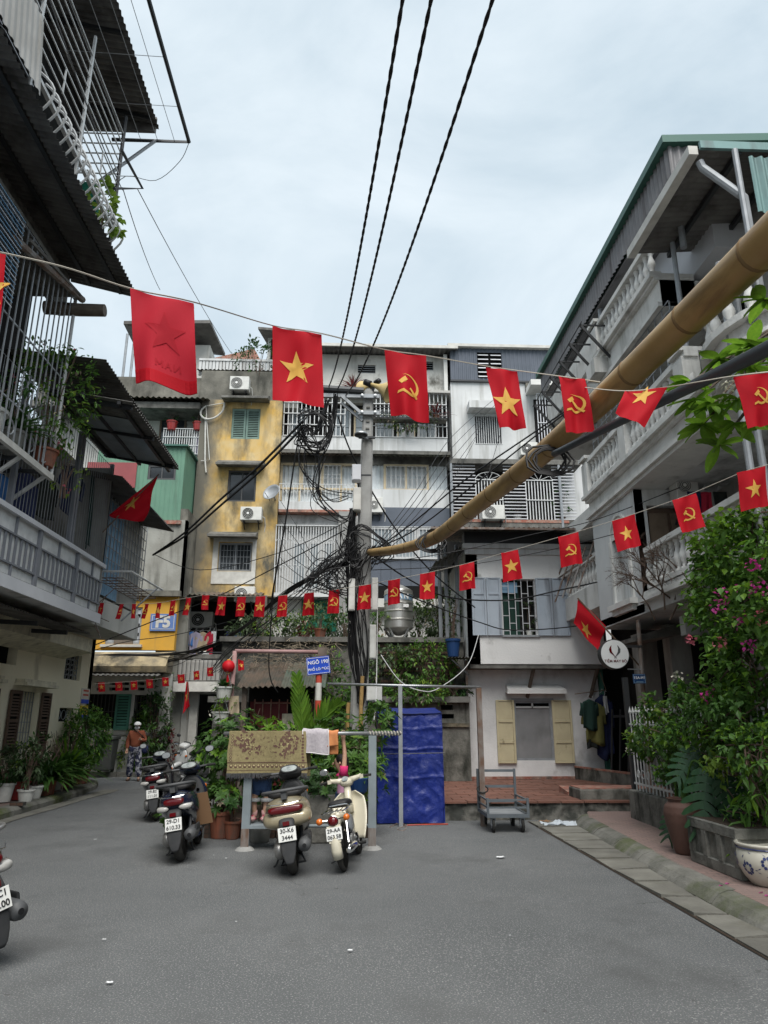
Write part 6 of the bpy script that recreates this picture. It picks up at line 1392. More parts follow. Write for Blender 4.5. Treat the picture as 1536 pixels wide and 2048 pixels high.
for i in range(5):
 rn=random.Random(60+i);wire('thin service wire fanning out from the pole to the '+('caged top balcony','curtained windows','white parapet edge','white barred cage','loggia awning')[i],[PY(700,1080+10*i,13.1),PY(640+rn.uniform(-10,10),1120+15*i,14),PY(590+rn.uniform(-15,15),1050+30*i,17),PY(560,1000+38*i,21)],.008,'cable',6);bpy.context.scene.objects[-1]if False else None
for o in[x for x in COL.objects if x.get('label','').startswith('thin service wire fanning')]:o['group']='service wires from the pole to the flats'
for i in range(5):
 wire('thin service wire slanting from the pole to the '+('louvred balcony','white ledge','small barred window','slate storey edge','upper slate louvre')[i],[PY(748,1120-6*i,13.1),PY(830,1050-16*i,15),PY(905,960-22*i,19),PY(950+14*i,880-24*i,24.5)],.008)
for o in[x for x in COL.objects if x.get('label','').startswith('thin service wire slanting')]:o['group']='service wires from the pole to the white block'
bp=[(740,1105,12.95,15),(800,1098,11.2,20),(870,1075,9.6,27),(950,1014,7.9,33),(1050,937,6.4,40),(1150,850,5.35,46),(1250,757,4.6,53),(1350,662,4.0,60),(1450,566,3.5,67),(1536,484,3.12,74),(1660,366,2.7,84)]
P=[];Rr=[]
for(x,y,Y,wd)in bp:p=PY(x,y,Y);P.append(p);Rr.append(wd/2/F*(p-C0).length*.98)
C=catmull(P,8);rr_=[];
for i in range(len(C)):k=i/8;j=min(int(k),len(Rr)-2);rr_.append(lerp(Rr[j],Rr[j+1],k-j))
bo=thing('bamboo_pole','long yellow brown bamboo pole slanting from the utility pole towards the villa','bamboo pole',tuple(C[0]))
L_=0;nodes=[];acc=0
rr2=list(rr_)
for i in range(1,len(C)):
 acc+=(C[i]-C[i-1]).length
 if acc>.62:nodes.append(i);acc=0
MB().tube(C,rr2,16).build('culm','bamboo',bo,smooth=True)
for i in nodes:
 t_=(C[min(i+1,len(C)-1)]-C[i-1]).normalized();m=MB();m.tube([C[i]-t_*.014,C[i]-t_*.004,C[i]+t_*.004,C[i]+t_*.014],[rr2[i]*1.003,rr2[i]*1.045,rr2[i]*1.04,rr2[i]*1.003],16,cap=False);m.build('node','bambooring',bo,smooth=True)
p0_=PY(1108,908,5.55);pp=[p0_,PY(1250,838,4.55),PY(1400,765,3.85),PY(1536,697,3.3),PY(1660,632,2.9)]
ws_=[14,18,23,29,36];po=MB().tube(catmull(pp,6),[lerp(ws_[min(int(i/6),3)],ws_[min(int(i/6),3)+1],i/6-min(int(i/6),3))/2/F*4.6*(1.2-.4*i/24)for i in range(25)],12).build('steel_pipe','pipegrey',smooth=True);tag(po,'dark grey pipe lashed under the bamboo pole','pipe')
for i,(x,y,Y)in enumerate(((1098,912,5.6),(862,1080,9.7))):
 c=PY(x,y,Y);rn=random.Random(i);m=MB()
 for k in range(4):m.tube([c+Vector((rn.uniform(-.02,.02)+(.12+.03*k)*math.cos(a*.52),.05*math.sin(a*.52)*k*.4,(.10+.02*k)*math.sin(a*.52)-.04))for a in range(12)],.010,5,closed=True)
 o=m.build('cable_lashing','cable');tag(o,('black cable coil lashing pipe to bamboo','black cable coil round the far bend of the bamboo')[i],'cable')
def star_poly(r=1.0):
 return[(math.sin(k*math.pi/5)*(r if k%2==0 else r*.4),math.cos(k*math.pi/5)*(r if k%2==0 else r*.4))for k in range(10)]
def hs_polys():
 out=[]
 n=14;a0,a1=rad(118),rad(-128)
 outer=[(math.cos(lerp(a0,a1,i/n))*.72+.02,math.sin(lerp(a0,a1,i/n))*.72+.05)for i in range(n+1)]
 inner=[(math.cos(lerp(a0,a1,i/n))*(.72-.19*math.sin(math.pi/2*min(1,i/n*1.5)))+.02,math.sin(lerp(a0,a1,i/n))*(.72-.19*math.sin(math.pi/2*min(1,i/n*1.5)))+.05)for i in range(n+1)]
 for i in range(n):out.append([outer[i],outer[i+1],inner[i+1],inner[i]])
 e=((outer[-1][0]+inner[-1][0])/2,(outer[-1][1]+inner[-1][1])/2)
 out.append([(e[0]+.02,e[1]-.10),(e[0]+.08,e[1]+.10),(e[0]-.30,e[1]-.06),(e[0]-.36,e[1]-.24)])
 def rot(p):c,s=math.cos(rad(42)),math.sin(rad(42));return(p[0]*c-p[1]*s,p[0]*s+p[1]*c)
 out.append([rot(p)for p in((-.085,-.85),(.085,-.85),(.085,.30),(-.085,.30))])
 out.append([rot(p)for p in((-.30,.28),(.24,.28),(.30,.54),(-.30,.54))])
 return out
def emblem(mb,polys,fn,u0,v0,su,sv,off):
 bm=bmesh.new()
 for p in polys:
  vs2=[bm.verts.new((x,y,0))for x,y in p]
  try:bm.faces.new(vs2)
  except Exception:pass
 bmesh.ops.triangulate(bm,faces=bm.faces);bmesh.ops.subdivide_edges(bm,edges=bm.edges,cuts=1,use_grid_fill=True)
 bmesh.ops.triangulate(bm,faces=bm.faces)
 e=1e-3
 for side in(1,-1):
  bm.verts.index_update();pts=[]
  for v in bm.verts:
   u=u0+v.co.x*su;w_=v0-v.co.y*sv;p=fn(u,w_);a=fn(u+e,w_)-p;bb=fn(u,w_+e)-p;nn=a.cross(bb).normalized();pts.append(p+nn*off*side)
  b=mb.a(pts)
  for f in bm.faces:mb.f.append(tuple(b+v.index for v in f.verts))
 bm.free()
FN=[0]
def flag(lab,q,Y,kind,seed,group,amp=.035,tilt=0.,nu=30,nv=38,ec=(.5,.5),es=.27,mat='red',dY=0.,hem=True):
 """q: photo corners TL,TR,BR,BL"""
 rn=random.Random(seed);A=PY(*q[0],Y);B=PY(*q[1],Y+dY);Cc=PY(*q[2],Y+dY+tilt);Dd=PY(*q[3],Y+tilt)
 p1,p2,p3=rn.uniform(0,6),rn.uniform(0,6),rn.uniform(0,6);wd=(B-A).length;ht=(Dd-A).length;nrm=(B-A).cross(Dd-A).normalized();am=amp*ht
 def fn(u,v):
  p=(A*(1-u)+B*u)*(1-v)+(Dd*(1-u)+Cc*u)*v
  s=am*(max(v,0)**.6)*(math.sin(2.6*u*math.pi*.9+p1+1.2*v)+.55*math.sin(7.5*u+p2-2.4*v)+.22*math.sin(15*u+p3+3*v))+am*.7*math.sin(3.6*v+p3)*v+am*.25*math.sin(8*(u+v)+p2)*(1-v)
  return p+nrm*s+Vector((0,0,-.012*ht*math.sin(math.pi*u)*(1-v)))
 t=thing('hanging_flag',lab,'flag',tuple(A),group)
 MB().grid(fn,nu,nv).build('cloth',mat,t,smooth=True)
 if hem:
  e=.05;MB().grid(lambda u,v:fn(u,v*e)+nrm*.006,nu,1).build('hem',mat,t)
 asp=wd/ht;em=MB()
 if kind=='s':emblem(em,[[(0,0),a,b]for a,b in zip(star_poly(),star_poly()[1:]+star_poly()[:1])],fn,ec[0],ec[1],es/asp*.92 if asp<1 else es/asp,es,.0026+.0005*Y/4);
 else:emblem(em,hs_polys(),fn,ec[0],ec[1],es*.85/asp,es*.85,.0026+.0005*Y/4)
 em.build('star' if kind=='s' else 'hammer_and_sickle','gold' if mat!='redback' else 'redghost',t,smooth=True,weld=True)
 FN[0]+=1;return t,fn
G1='flags strung high across the lane'
t,fn1=flag('red flag seen from behind with faint dark star, the largest on the high string',((261,577),(387,606),(394,786),(266,758)),3.3,'s',1,G1,.05,mat='redback',ec=(.54,.42),es=.24)
cu=MB();
def strokes(mb,fn,segs,u0,v0,su,sv,w_):
 for(x0,y0,x1,y1)in segs:
  dx,dy=x1-x0,y1-y0;l=math.hypot(dx,dy);nx,ny=-dy/l*w_,dx/l*w_;n=4
  for i in range(n):
   a,bb=i/n,(i+1)/n;P4=[]
   for(tx,sg)in((a,-1),(a,1),(bb,1),(bb,-1)):P4.append(fn(u0+(x0+dx*tx+nx*sg)*su,v0-(y0+dy*tx+ny*sg)*sv))
   nn=(P4[1]-P4[0]).cross(P4[2]-P4[0]).normalized()*.002
   mb.face([p+nn for p in P4]);mb.face([p-nn for p in P4])
strokes(cu,fn1,[(2.2,0,2.2,1),(2.2,1,1.6,0),(1.6,0,1.6,1),(1.3,0,1.0,1),(1.0,1,.7,0),(1.18,.4,.82,.4),(.45,0,.45,1),(.45,1,.15,.3),(.15,.3,-.15,1),(-.15,1,-.15,0)][:],.40,.80,.15,.075,.07)
cu.build('ghost_lettering','redghost',t)
MB().grid(lambda u,v:fn1(u,.86+.135*v)+Vector((0,-.004,0)),14,3).build('folded_hem','red',t)
flag('red flag with yellow star, the large one before the yellow block roof',((545,652),(643,668),(648,816),(545,800)),4.2,'s',2,G1,.06,es=.24,ec=(.48,.52))
flag('red hammer and sickle flag hanging in front of the horn speakers',((769,700),(852,712),(858,846),(782,830)),4.7,'h',3,G1,.065,ec=(.5,.52))
flag('red star flag over the slate metal storey',((972,733),(1035,742),(1051,859),(998,857)),5.4,'s',4,G1,.06,ec=(.48,.58),es=.26)
flag('red hammer and sickle flag touching the bamboo pole, narrow',((1117,753),(1170,758),(1190,863),(1133,864)),4.9,'h',5,G1,.055,ec=(.47,.48))
flag('crumpled red star flag blown up against the grey pipe',((1250,782),(1335,774),(1290,853),(1231,826)),4.05,'s',6,G1,.05,ec=(.5,.22),es=.34,tilt=-.1)
flag('red hammer and sickle flag among the big leaves',((1468,753),(1546,742),(1560,842),(1496,857)),3.2,'h',7,G1,.055,ec=(.55,.45))
flag('red flag edge hanging beside the blue slatted screen',((-45,498),(10,504),(4,655),(-50,650)),3.1,'s',8,G1,.03)
def cord(lab,pix,r=.006,mat='rope'):
 o=MB().tube(catmull([PY(*p)for p in pix],6),r,4).build('flag_string',mat);tag(o,lab,'string');return o
cord('pale cord holding the high row of flags',[(-60,492,3.0),(120,532,3.1),(261,577,3.3),(387,604,3.4),(545,651,4.2),(643,667,4.2),(769,699,4.7),(852,711,4.8),(972,732,5.4),(1035,741,5.4),(1117,752,4.9),(1200,764,5.0)],.005)
cord('cord holding the crumpled star flag',[(1170,775,4.9),(1250,782,4.05),(1335,774,4.05),(1468,752,3.2),(1600,738,3.1)],.004)
G2='flags strung low across the lane'
row2=[((1474,945),(1530,932),(1540,1010),(1487,1021),'s',7.4),((1345,1000),(1392,986),(1410,1054),(1362,1067),'h',8.1),((1224,1042),(1269,1028),(1282,1091),(1236,1104),'s',8.9),((1116,1074),(1156,1064),(1168,1125),(1124,1134),'h',9.7),((1002,1106),(1036,1099),(1046,1156),(1007,1164),'s',10.4),((919,1131),(948,1123),(952,1176),(919,1181),'h',11.1),((840,1148),(870,1143),(869,1198),(839,1199),'s',11.7),((776,1161),(800,1157),(800,1206),(776,1211),'h',12.2),((718,1172),(742,1168),(742,1217),(714,1220),'s',12.6),((658,1181),(679,1178),(678,1226),(654,1227),'h',13.0),((609,1187),(628,1184),(628,1230),(604,1231),'s',13.4),((557,1192),(575,1189),(573,1233),(553,1234),'h',13.8),((512,1193),(531,1191),(528,1234),(507,1233),'s',14.2),((475,1194),(492,1192),(488,1232),(470,1233),'h',14.5),((437,1193),(453,1192),(449,1231),(431,1230),'s',14.8),((405,1190),(419,1190),(417,1220),(401,1219),'h',15.),((372,1195),(382,1196),(379,1231),(366,1230),'s',15.2),((343,1201),(352,1200),(347,1231),(336,1232),'h',15.3),((315,1206),(323,1205),(318,1236),(309,1237),'s',15.4),((291,1208),(298,1207),(292,1237),(283,1238),'h',15.5),((265,1208),(272,1207),(269,1237),(261,1237),'s',15.6),((240,1208),(248,1207),(241,1238),(232,1238),'h',15.6),((200,1206),(208,1205),(202,1230),(193,1231),'s',15.6)]
near2=['against the leafy vine','below the villa air conditioner','in front of the arched niche','at the corner of the white house roof','above the bars of the white house window','over the grey shutters of the white house','in front of the dark clad bay','covering the water tank lettering','between two trunking boxes','beside the cable knot at the pole','in front of the green netting','at the foot of the white barred cage','before the edge of the yellow wall','below the lowest yellow wall air conditioner','in front of the loggia awning','beside the loggia side wall']
for i,(a,b,c,d,k,Y)in enumerate(row2):
 nm='star' if k=='s' else 'hammer and sickle'
 lab=f'small red {nm} flag {near2[i]}' if i<len(near2)else f'tiny red {nm} flag seen edge on, '+('between F5 plate and loggia','over the 5 of the plate','over the F of the plate','between plate and boarded window','over the boarded yellow window','beside the boarded window sill','at the grey balcony corner')[i-16]
 flag(lab,(a,b,c,d),Y,k,100+i,G2,.06,nu=12,nv=14,ec=(.5,.52),es=.26 if k=='s' else.3,dY=0 if i<14 else.15)
cord('thin cord of the second row of flags',[(1600,918,7.2)]+[((r[0][0]+r[1][0])/2,(r[0][1]+r[1][1])/2,r[5])for r in row2]+[(190,1207,15.4)],.004)
row3=[(196,1365,13,19,'s'),(230,1364,14,18,'h'),(261,1362,13,18,'s'),(292,1359,13,18,'h'),(324,1355,13,18,'s'),(355,1349,14,18,'h'),(387,1342,11,18,'s'),(414,1335,12,18,'h')]
near3=['first on the low string by the cream wall','next to the cream wall on the low string','above the green shutter','above the walking woman','over the ground floor plants','at the end of the white fascia','in front of the metal shop sheet','nearest the red lantern']
for i,(x,y,wd,h,k)in enumerate(row3):flag(f'tiny red {"star" if k=="s" else "hammer and sickle"} flag {near3[i]}',((x,y),(x+wd,y-1),(x+wd+1,y+h-1),(x+1,y+h)),21.5-.25*i,k,200+i,'tiny flags strung over the shopfront',.04,nu=6,nv=6,ec=(.5,.5),es=.3)
cord('thin cord of the tiny flags over the shopfront',[(185,1368,21.5),(262,1363,21.),(330,1356,20.5),(420,1335,19.7),(470,1322,19.)],.005)
def staff_flag(lab,a,b,q,Y,kind,seed,ec,es,dr=.012,dY=0.,amp=.08):
 t=thing('staff_flag',lab,'flag',tuple(PY(*a,Y)))
 MB().tube([PY(*a,Y),PY(*b,Y+dY)],dr,6).build('staff','wood',t)
 A,B,Cc,Dd=[PY(*p,Y+dY*.5)for p in q];rn=random.Random(seed);p1=rn.uniform(0,6);nrm=(B-A).cross(Dd-A).normalized();ht=max((Dd-A).length,(B-A).length)
 def fn(u,v):p=(A*(1-u)+B*u)*(1-v)+(Dd*(1-u)+Cc*u)*v;return p+nrm*amp*ht*(math.sin(5*v+3*u+p1)*(.2+v)*.7+.4*math.sin(9*u*v+p1))*min(1,v*2.5+.1)
 MB().grid(fn,16,16).build('cloth','red',t,smooth=True);em=MB()
 emblem(em,[[(0,0),x,y]for x,y in zip(star_poly(),star_poly()[1:]+star_poly()[:1])],fn,ec[0],ec[1],es[0],es[1],.004);em.build('star','gold',t)
staff_flag('red star flag flying from a staff beside the grey railed balcony cage',(205,1065),(318,948),((218,1030),(316,950),(288,1043),(222,1034)),14.6,'s',4,(.52,.4),(.2,.30),dY=0.)
staff_flag('large limp red flag on a staff above the round shop sign',(1285,1338),(1155,1196),((1156,1196),(1212,1252),(1196,1306),(1150,1245)),13.2,'s',9,(.45,.75),(.25,.22),.016,amp=.12)
staff_flag('folded red star flag standing upright by the shop doorway',(374,1440),(376,1362),((373,1363),(377,1365),(379,1412),(366,1428)),21.5,'s',6,(.5,.5),(.45,.22),.012)
SP=Vector((PY(636,1420,13.0).x,13.0,0))
sg=thing('lane_name_sign','blue lane name sign NGÕ 190 on a red and white striped post','street sign',(SP.x,13.0,0))
zt_=PY(640,1318,13).z
z=0;k=0;zs=[.0,.9,1.35,1.62,1.95,2.25,2.7]
for i in range(6):MB().tube([(SP.x,13.0,zs[i]),(SP.x,13.0,zs[i+1])],.055,12).build('post_band','postorange' if i%2 else 'offwhite',sg)
q=[PY(*p,12.93)for p in((615,1318),(660,1309),(656,1344),(615,1353))]
c_=sum(q,Vector())/4;U_=((q[1]-q[0])+(q[2]-q[3]));U_.z*=.55;U_.normalize();W_=Vector((0,0,1));N_=Vector((0,-1,0))
hw=(q[1]-q[0]).length/2;hh=(q[3]-q[0]).length/2
W2=(W_-U_*W_.dot(U_)).normalized()
def plate(nm,par,c,U,W,hw,hh,d,mat):n=U.cross(W).normalized();m=MB().hexa([c-U*hw-W*hh,c+U*hw-W*hh,c+U*hw-W*hh-n*d,c-U*hw-W*hh-n*d,c-U*hw+W*hh,c+U*hw+W*hh,c+U*hw+W*hh-n*d,c-U*hw+W*hh-n*d]);return m.build(nm,mat,par)
plate('plate',sg,c_,U_,W2,hw,hh,.02,'signblue');n_=U_.cross(W2).normalized()
fr=MB()
for(a,bb)in((-1,0),(1,0),(0,-1),(0,1)):
 if a:fr.beam(c_+U_*hw*.94*a-W2*hh*.9+n_*.002,c_+U_*hw*.94*a+W2*hh*.9+n_*.002,.006,.006)
 else:fr.beam(c_-U_*hw*.94+W2*hh*.9*bb+n_*.002,c_+U_*hw*.94+W2*hh*.9*bb+n_*.002,.006,.006)
fr.build('border','white',sg)
text('NGÕ 190',.088,'white',c_+W2*hh*.38+n_*.004,U_,W2,sg,bold=.012);text('PHỐ LÒ ĐÚC',.062,'white',c_-W2*hh*.42+n_*.004,U_,W2,sg,bold=.012)
RS=PY(1227,1309,12.4);R_=27/F*(RS-C0).length
rs_=thing('round_shop_sign','round white shop sign with red and grey feather emblem beside the house','shop sign',tuple(RS))
for(r0,r1,y0,y1,m,nm)in((R_*1.02,R_*1.02,-.06,.08,'darkmetal','casing'),(R_*.96,R_*.96,-.075,-.058,'signwhite','face')):MB().lathe([(.001,y0),(r0,y0),(r1,y1),(.001,y1)],tuple(RS),40,'y').build(nm,m,rs_)
for sgn,m in((-1,'lensred'),(1,'plasticgrey')):
 P=[(sgn*R_*.10,-.10),(sgn*R_*.36,.12),(sgn*R_*.40,.34),(sgn*R_*.26,.56),(sgn*R_*.20,.60),(sgn*R_*.24,.40),(sgn*R_*.20,.14),(sgn*R_*.02,-.14),(-sgn*R_*.10,-.28),(-sgn*R_*.06,-.28)]
 MB().prism([(x,z*R_)for x,z in P],RS+Vector((0,-.079-.001*sgn,0)),UX,UZ,(0,-.002,0)).build('feather',m,rs_)
text('TIỆM MAY BÔ',R_*.25,'maroon',RS+Vector((0,-.078,-R_*.48)),UX,UZ,rs_,bold=.01)
MB().beam(RS+Vector((R_*.9,0,.14)),(PY(1284,1300,12.4).x,12.4,RS.z+.14),.04,.04).build('arm','darkmetal',rs_);MB().beam(RS+Vector((R_*.9,0,-.25)),(PY(1284,1300,12.4).x,12.4,RS.z-.25),.02,.02).build('arm','steel',rs_)
pp_=thing('iron_post','thin rusty iron post carrying the round shop sign and house number','post',(4.95,12.4,.13))
xt=PY(1277,1240,12.4);xb=PY(1297,1560,12.4);MB().tube([(PY(1292,1500,12.4).x,12.42,.13),(xt.x,12.42,xt.z)],.04,8).build('pipe','rustpipe',pp_)
hn=RY(1266,1348,1291,1367,12.3);h_=thing('house_number_plate','small dark blue house number plate 15A-H1 on the iron post','sign',((hn[0]+hn[1])/2,12.3,hn[2]))
MB().box(hn[0],hn[1],12.29,12.31,hn[2],hn[3]).build('plate','platedark',h_);frame_rect(MB(),hn[0]+.008,hn[1]-.008,hn[2]+.008,hn[3]-.008,12.286,.005,.003).build('border','tankblue',h_)
text('15A-H1',.062,'white',((hn[0]+hn[1])/2,12.285,(hn[2]+hn[3])/2+.015),UX,UZ,h_,bold=.015);MB().box(hn[0]+.05,hn[1]-.05,12.283,12.287,hn[2]+.02,hn[2]+.032).build('small_print','tankblue',h_)
def ring(y,hw,z0,z1,p=2.6,n=18,dx=0.,sh=0.):
 c=(z0+z1)/2;h=(z1-z0)/2;out=[]
 for k in range(n):
  a=2*math.pi*k/n;ca,sa=math.cos(a),math.sin(a)
  x=abs(ca)**(2/p)*math.copysign(1,ca)*hw;z=abs(sa)**(2/p)*math.copysign(1,sa)*h
  out.append(Vector((x+dx,y+sh*z,c+z)))
 return out
def ringz(z,hw,y0,y1,p=2.6,n=18):
 c=(y0+y1)/2;h=(y1-y0)/2;out=[]
 for k in range(n):
  a=2*math.pi*k/n;ca,sa=math.cos(a),math.sin(a)
  out.append(Vector((abs(ca)**(2/p)*math.copysign(1,ca)*hw,c+abs(sa)**(2/p)*math.copysign(1,sa)*h,z)))
 return out
def wheel(par,y,R,w,rimm='alloy',spokes=5,wire=False,x=0.):
 wl_=MB();r=w/2;n=12
 prof=[(R-r*1.0+r*1.0*math.sin(2*math.pi*k/n),x+r*math.cos(2*math.pi*k/n))for k in range(n+1)]
 ty=wl_.lathe(prof,(0,y,R),30,'x').build('wheel','tyreworn',par,local=True,smooth=True)
 rr=R-w*.95
 MB().lathe([(rr+.012,x-w*.30),(rr+.02,x-w*.34),(rr-.008,x-w*.28),(rr-.014,x),(rr-.008,x+w*.28),(rr+.02,x+w*.34),(rr+.012,x+w*.30)],(0,y,R),30,'x').build('rim',rimm,ty,local=True,smooth=True)
 MB().lathe([(.001,x-w*.5),(.05,x-w*.5),(.055,x),(.05,x+w*.5),(.001,x+w*.5)],(0,y,R),14,'x').build('hub','alloy',ty,local=True)
 sp=MB()
 if wire:
  for k in range(18):a=k*2*math.pi/18;s_=.02*(-1)**k;sp.tube([(x+s_,y+.045*math.cos(a+.3),R+.045*math.sin(a+.3)),(x,y+rr*math.cos(a),R+rr*math.sin(a))],.0025,3,cap=False)
 else:
  for k in range(spokes):a=k*2*math.pi/spokes+.3;sp.beam((x,y+.04*math.cos(a),R+.04*math.sin(a)),(x,y+rr*math.cos(a),R+rr*math.sin(a)),.025,.03,up=(1,0,0))
 sp.build('spokes','alloy' if not wire else 'chrome',ty,local=True)
 return ty
def numplate(par,c,U,W,l1,l2,wd=.19,ht=.14):
 U=Vector(U).normalized();W=Vector(W).normalized();c=Vector(c);n=U.cross(W).normalized()
 m=MB().hexa([c-U*wd/2-W*ht/2-n*.004,c+U*wd/2-W*ht/2-n*.004,c+U*wd/2-W*ht/2,c-U*wd/2-W*ht/2,c-U*wd/2+W*ht/2-n*.004,c+U*wd/2+W*ht/2-n*.004,c+U*wd/2+W*ht/2,c-U*wd/2+W*ht/2])
 pl=bevel(m.build('number_plate','numplate',par,local=True),.003,1)
 T0=MW[par];MW[par]=Matrix()
 t1=text(l1,.060,'black',c+W*.034+n*.0035,U,W,None,bold=.012);t2=text(l2,.060,'black',c-W*.034+n*.0035,U,W,None,bold=.012)
 MW[par]=T0
 for t in(t1,t2):t.parent=pl;MW[t]=MW[par]
 return pl
def mirror(par,x,y,z,mat='plastic',tall=.2,face='chrome'):
 s=1 if x>0 else-1
 m=MB().tube(catmull([(x,y,z),(x+.02*s,y-.01,z+tall*.5),(x+.07*s,y-.03,z+tall)],4),.007,6).build('mirror_stalk',mat,par,local=True)
 MB().loft([ring(y-.055,.058,z+tall-.035,z+tall+.045,2.4,14,dx=x+.09*s),ring(y-.04,.062,z+tall-.038,z+tall+.048,2.4,14,dx=x+.09*s),ring(y-.012,.03,z+tall-.01,z+tall+.03,2.2,14,dx=x+.09*s)]).build('mirror',mat,par,local=True,smooth=True)
 MB().loft([ring(y-.0565,.052,z+tall-.03,z+tall+.04,2.4,14,dx=x+.09*s),ring(y-.0555,.052,z+tall-.03,z+tall+.04,2.4,14,dx=x+.09*s)]).build('mirror_glass',face,par,local=True)
def scooter(label,loc,heading,lean,body,inner,plate,group=None,shield=None,trim='chrome',tail='lensred',clip=True,grab='plasticgrey',mirrors=(1,-1),rear='fat',cowl=None,wf=1.3,apron=False,at=None):
 t=thing('motor_scooter',label,'motorbike',loc,group,heading);shield=shield or body;cowl=cowl or inner
 t.rotation_euler=(0,rad(lean),heading)
 R=.265;yr,yf=-.62,.64
 def W_(rs):return[[Vector((v.x*lerp(wf,1.,max(0,min(1,(v.y+.35)/.5))),v.y,v.z))for v in r]for r in rs]
 if at:
  Mr=t.rotation_euler.to_matrix();pl_=Mr@Vector((0,-.945,.45));t.location=(at[0]-pl_.x,at[1]-pl_.y,.004)
 wheel(t,yr,R,.105);wheel(t,yf,R,.09)
 o=MB().loft(W_([ring(-.86,.045,.66,.72,2.2),ring(-.83,.10,.60,.765,2.6),ring(-.74,.145,.53,.80,2.8),ring(-.55,.172,.46,.80,2.8),ring(-.32,.178,.40,.775,2.7),ring(-.1,.165,.33,.74,2.6),ring(.06,.135,.28,.66,2.6),ring(.14,.10,.27,.50,2.4)])).build('rear_body',body,t,local=True,smooth=True);subs(o,1)
 o=MB().loft(W_([ring(-.66,.10,.79,.845,2.6),ring(-.62,.135,.785,.875,2.8),ring(-.4,.15,.77,.875,2.8),ring(-.22,.145,.755,.845,2.8),ring(.0,.13,.73,.81,2.8),ring(.12,.10,.70,.775,2.6),ring(.15,.05,.70,.74,2.4)])).build('seat','seat',t,local=True,smooth=True);subs(o,1)
 tf_=1. if apron else.72
 o=MB().loft(W_([ring(-.872,.10*tf_,.655,.71,3),ring(-.862,.122*tf_,.645,.725,3),ring(-.80,.135*tf_,.64,.735,3)])).build('tail_light',tail,t,local=True,smooth=True)
 MB().tube([(-.135*wf,-.80,.755),(-.1*wf,-.868,.748),(0,-.888,.742),(.1*wf,-.868,.748),(.135*wf,-.80,.755)],.006,6).build('light_trim',trim,t,local=True)
 if apron:
  o=MB().loft(W_([ring(-.855,.12,.545,.63,2.6),ring(-.82,.165,.50,.66,2.8),ring(-.70,.185,.47,.70,2.8),ring(-.45,.19,.45,.70,2.8)])).build('rear_apron',body,t,local=True,smooth=True);subs(o,1)
 else:
  for s in(-1,1):MB().loft(W_([ring(-.862,.03,.60,.64,2.2,12,dx=s*.075),ring(-.845,.05,.585,.65,2.6,12,dx=s*.10),ring(-.76,.02,.60,.65,2.4,12,dx=s*.145)])).build('indicator','lensclear',t,local=True,smooth=True)
 MB().tube(catmull([(-.15*wf,-.42,.83),(-.165*wf,-.62,.858),(-.13*wf,-.80,.875),(0,-.865,.88),(.13*wf,-.80,.875),(.165*wf,-.62,.858),(.15*wf,-.42,.83)],4),.018,8).build('grab_rail',grab,t,local=True,smooth=True)
 MB().box(-.03,.03,-.86,-.68,.79,.885).build('grab_stay',grab,t,local=True)
 o=MB().loft([ring(-.80,.09,.56,.62,3),ring(-.86,.085,.50,.60,3),ring(-.92,.08,.40,.56,3,sh=.0)]).build('plate_bracket','plastic',t,local=True,smooth=True)
 mg=MB();mg.loft([ringz(.44,.08,-.925,-.90),ringz(.34,.085,-.945,-.925),ringz(.25,.07,-.962,-.945),ringz(.18,.045,-.972,-.958),ringz(.155,.02,-.975,-.965)]);0 and mg.hexa([(-.085,-.955,.27),(.085,-.955,.27),(.085,-.945,.27),(-.085,-.945,.27),(-.095,-.915,.43),(.095,-.915,.43),(.095,-.90,.43),(-.095,-.90,.43)]);0 and mg.hexa([(-.05,-.975,.17),(.05,-.975,.17),(.05,-.965,.17),(-.05,-.965,.17),(-.085,-.955,.268),(.085,-.955,.268),(.085,-.945,.268),(-.085,-.945,.268)])
 mg.build('mudguard','plastic',t,local=True,smooth=True)
 MB().box(-.035,.035,-.945,-.91,.535,.575).build('reflector','lensred',t,local=True)
 numplate(t,(0,-.945,.45),(1,0,0),(0,.22,1),*plate)
 o=MB().loft([ring(-.80,.05,.21,.33,2.6,dx=-.115),ring(-.66,.065,.17,.36,2.8,dx=-.12),ring(-.35,.065,.19,.36,2.8,dx=-.12),ring(-.05,.05,.22,.36,2.6,dx=-.11)]).build('transmission','alloy',t,local=True,smooth=True)
 MB().cbox((.0,-.28,.28),(.2,.35,.16)).build('engine','darkmetal',t,local=True)
 o=MB().lathe([(.001,-.93),(.03,-.93),(.032,-.925),(.058,-.92),(.068,-.88),(.07,-.58),(.055,-.50),(.02,-.46),(.001,-.46)],(.165,0,.31),16,'y').build('muffler','plasticgrey',t,local=True,smooth=True)
 MB().lathe([(.001,-.935),(.022,-.935),(.022,-.92)],(.165,0,.31),12,'y').build('exhaust_tip','black',t,local=True)
 MB().loft([ring(-.80,.012,.33,.40,2.4,12,dx=.225),ring(-.55,.012,.32,.40,2.4,12,dx=.225)]).build('heat_shield','plastic',t,local=True)
 MB().tube([(.14,-.46,.30),(.1,-.3,.2),(.05,-.1,.19)],.02,8).build('exhaust_pipe','rustpipe',t,local=True)
 for x in(-.10,.12):MB().tube([(x,-.58,.34),(x*1.1,-.46,.58)],.022,8).build('shock_absorber','darkmetal',t,local=True)
 MB().tube([(-.12,-.12,.24),(-.22,-.2,.06),(-.25,-.22,-.0+.25*math.tan(rad(abs(lean))))],.011,6).build('side_stand','darkmetal',t,local=True)
 MB().tube([(-.09,-.4,.16),(-.13,-.5,.09),(-.05,-.5,.09),(.05,-.5,.09),(.13,-.5,.09),(.09,-.4,.16)],.012,6).build('centre_stand','darkmetal',t,local=True)
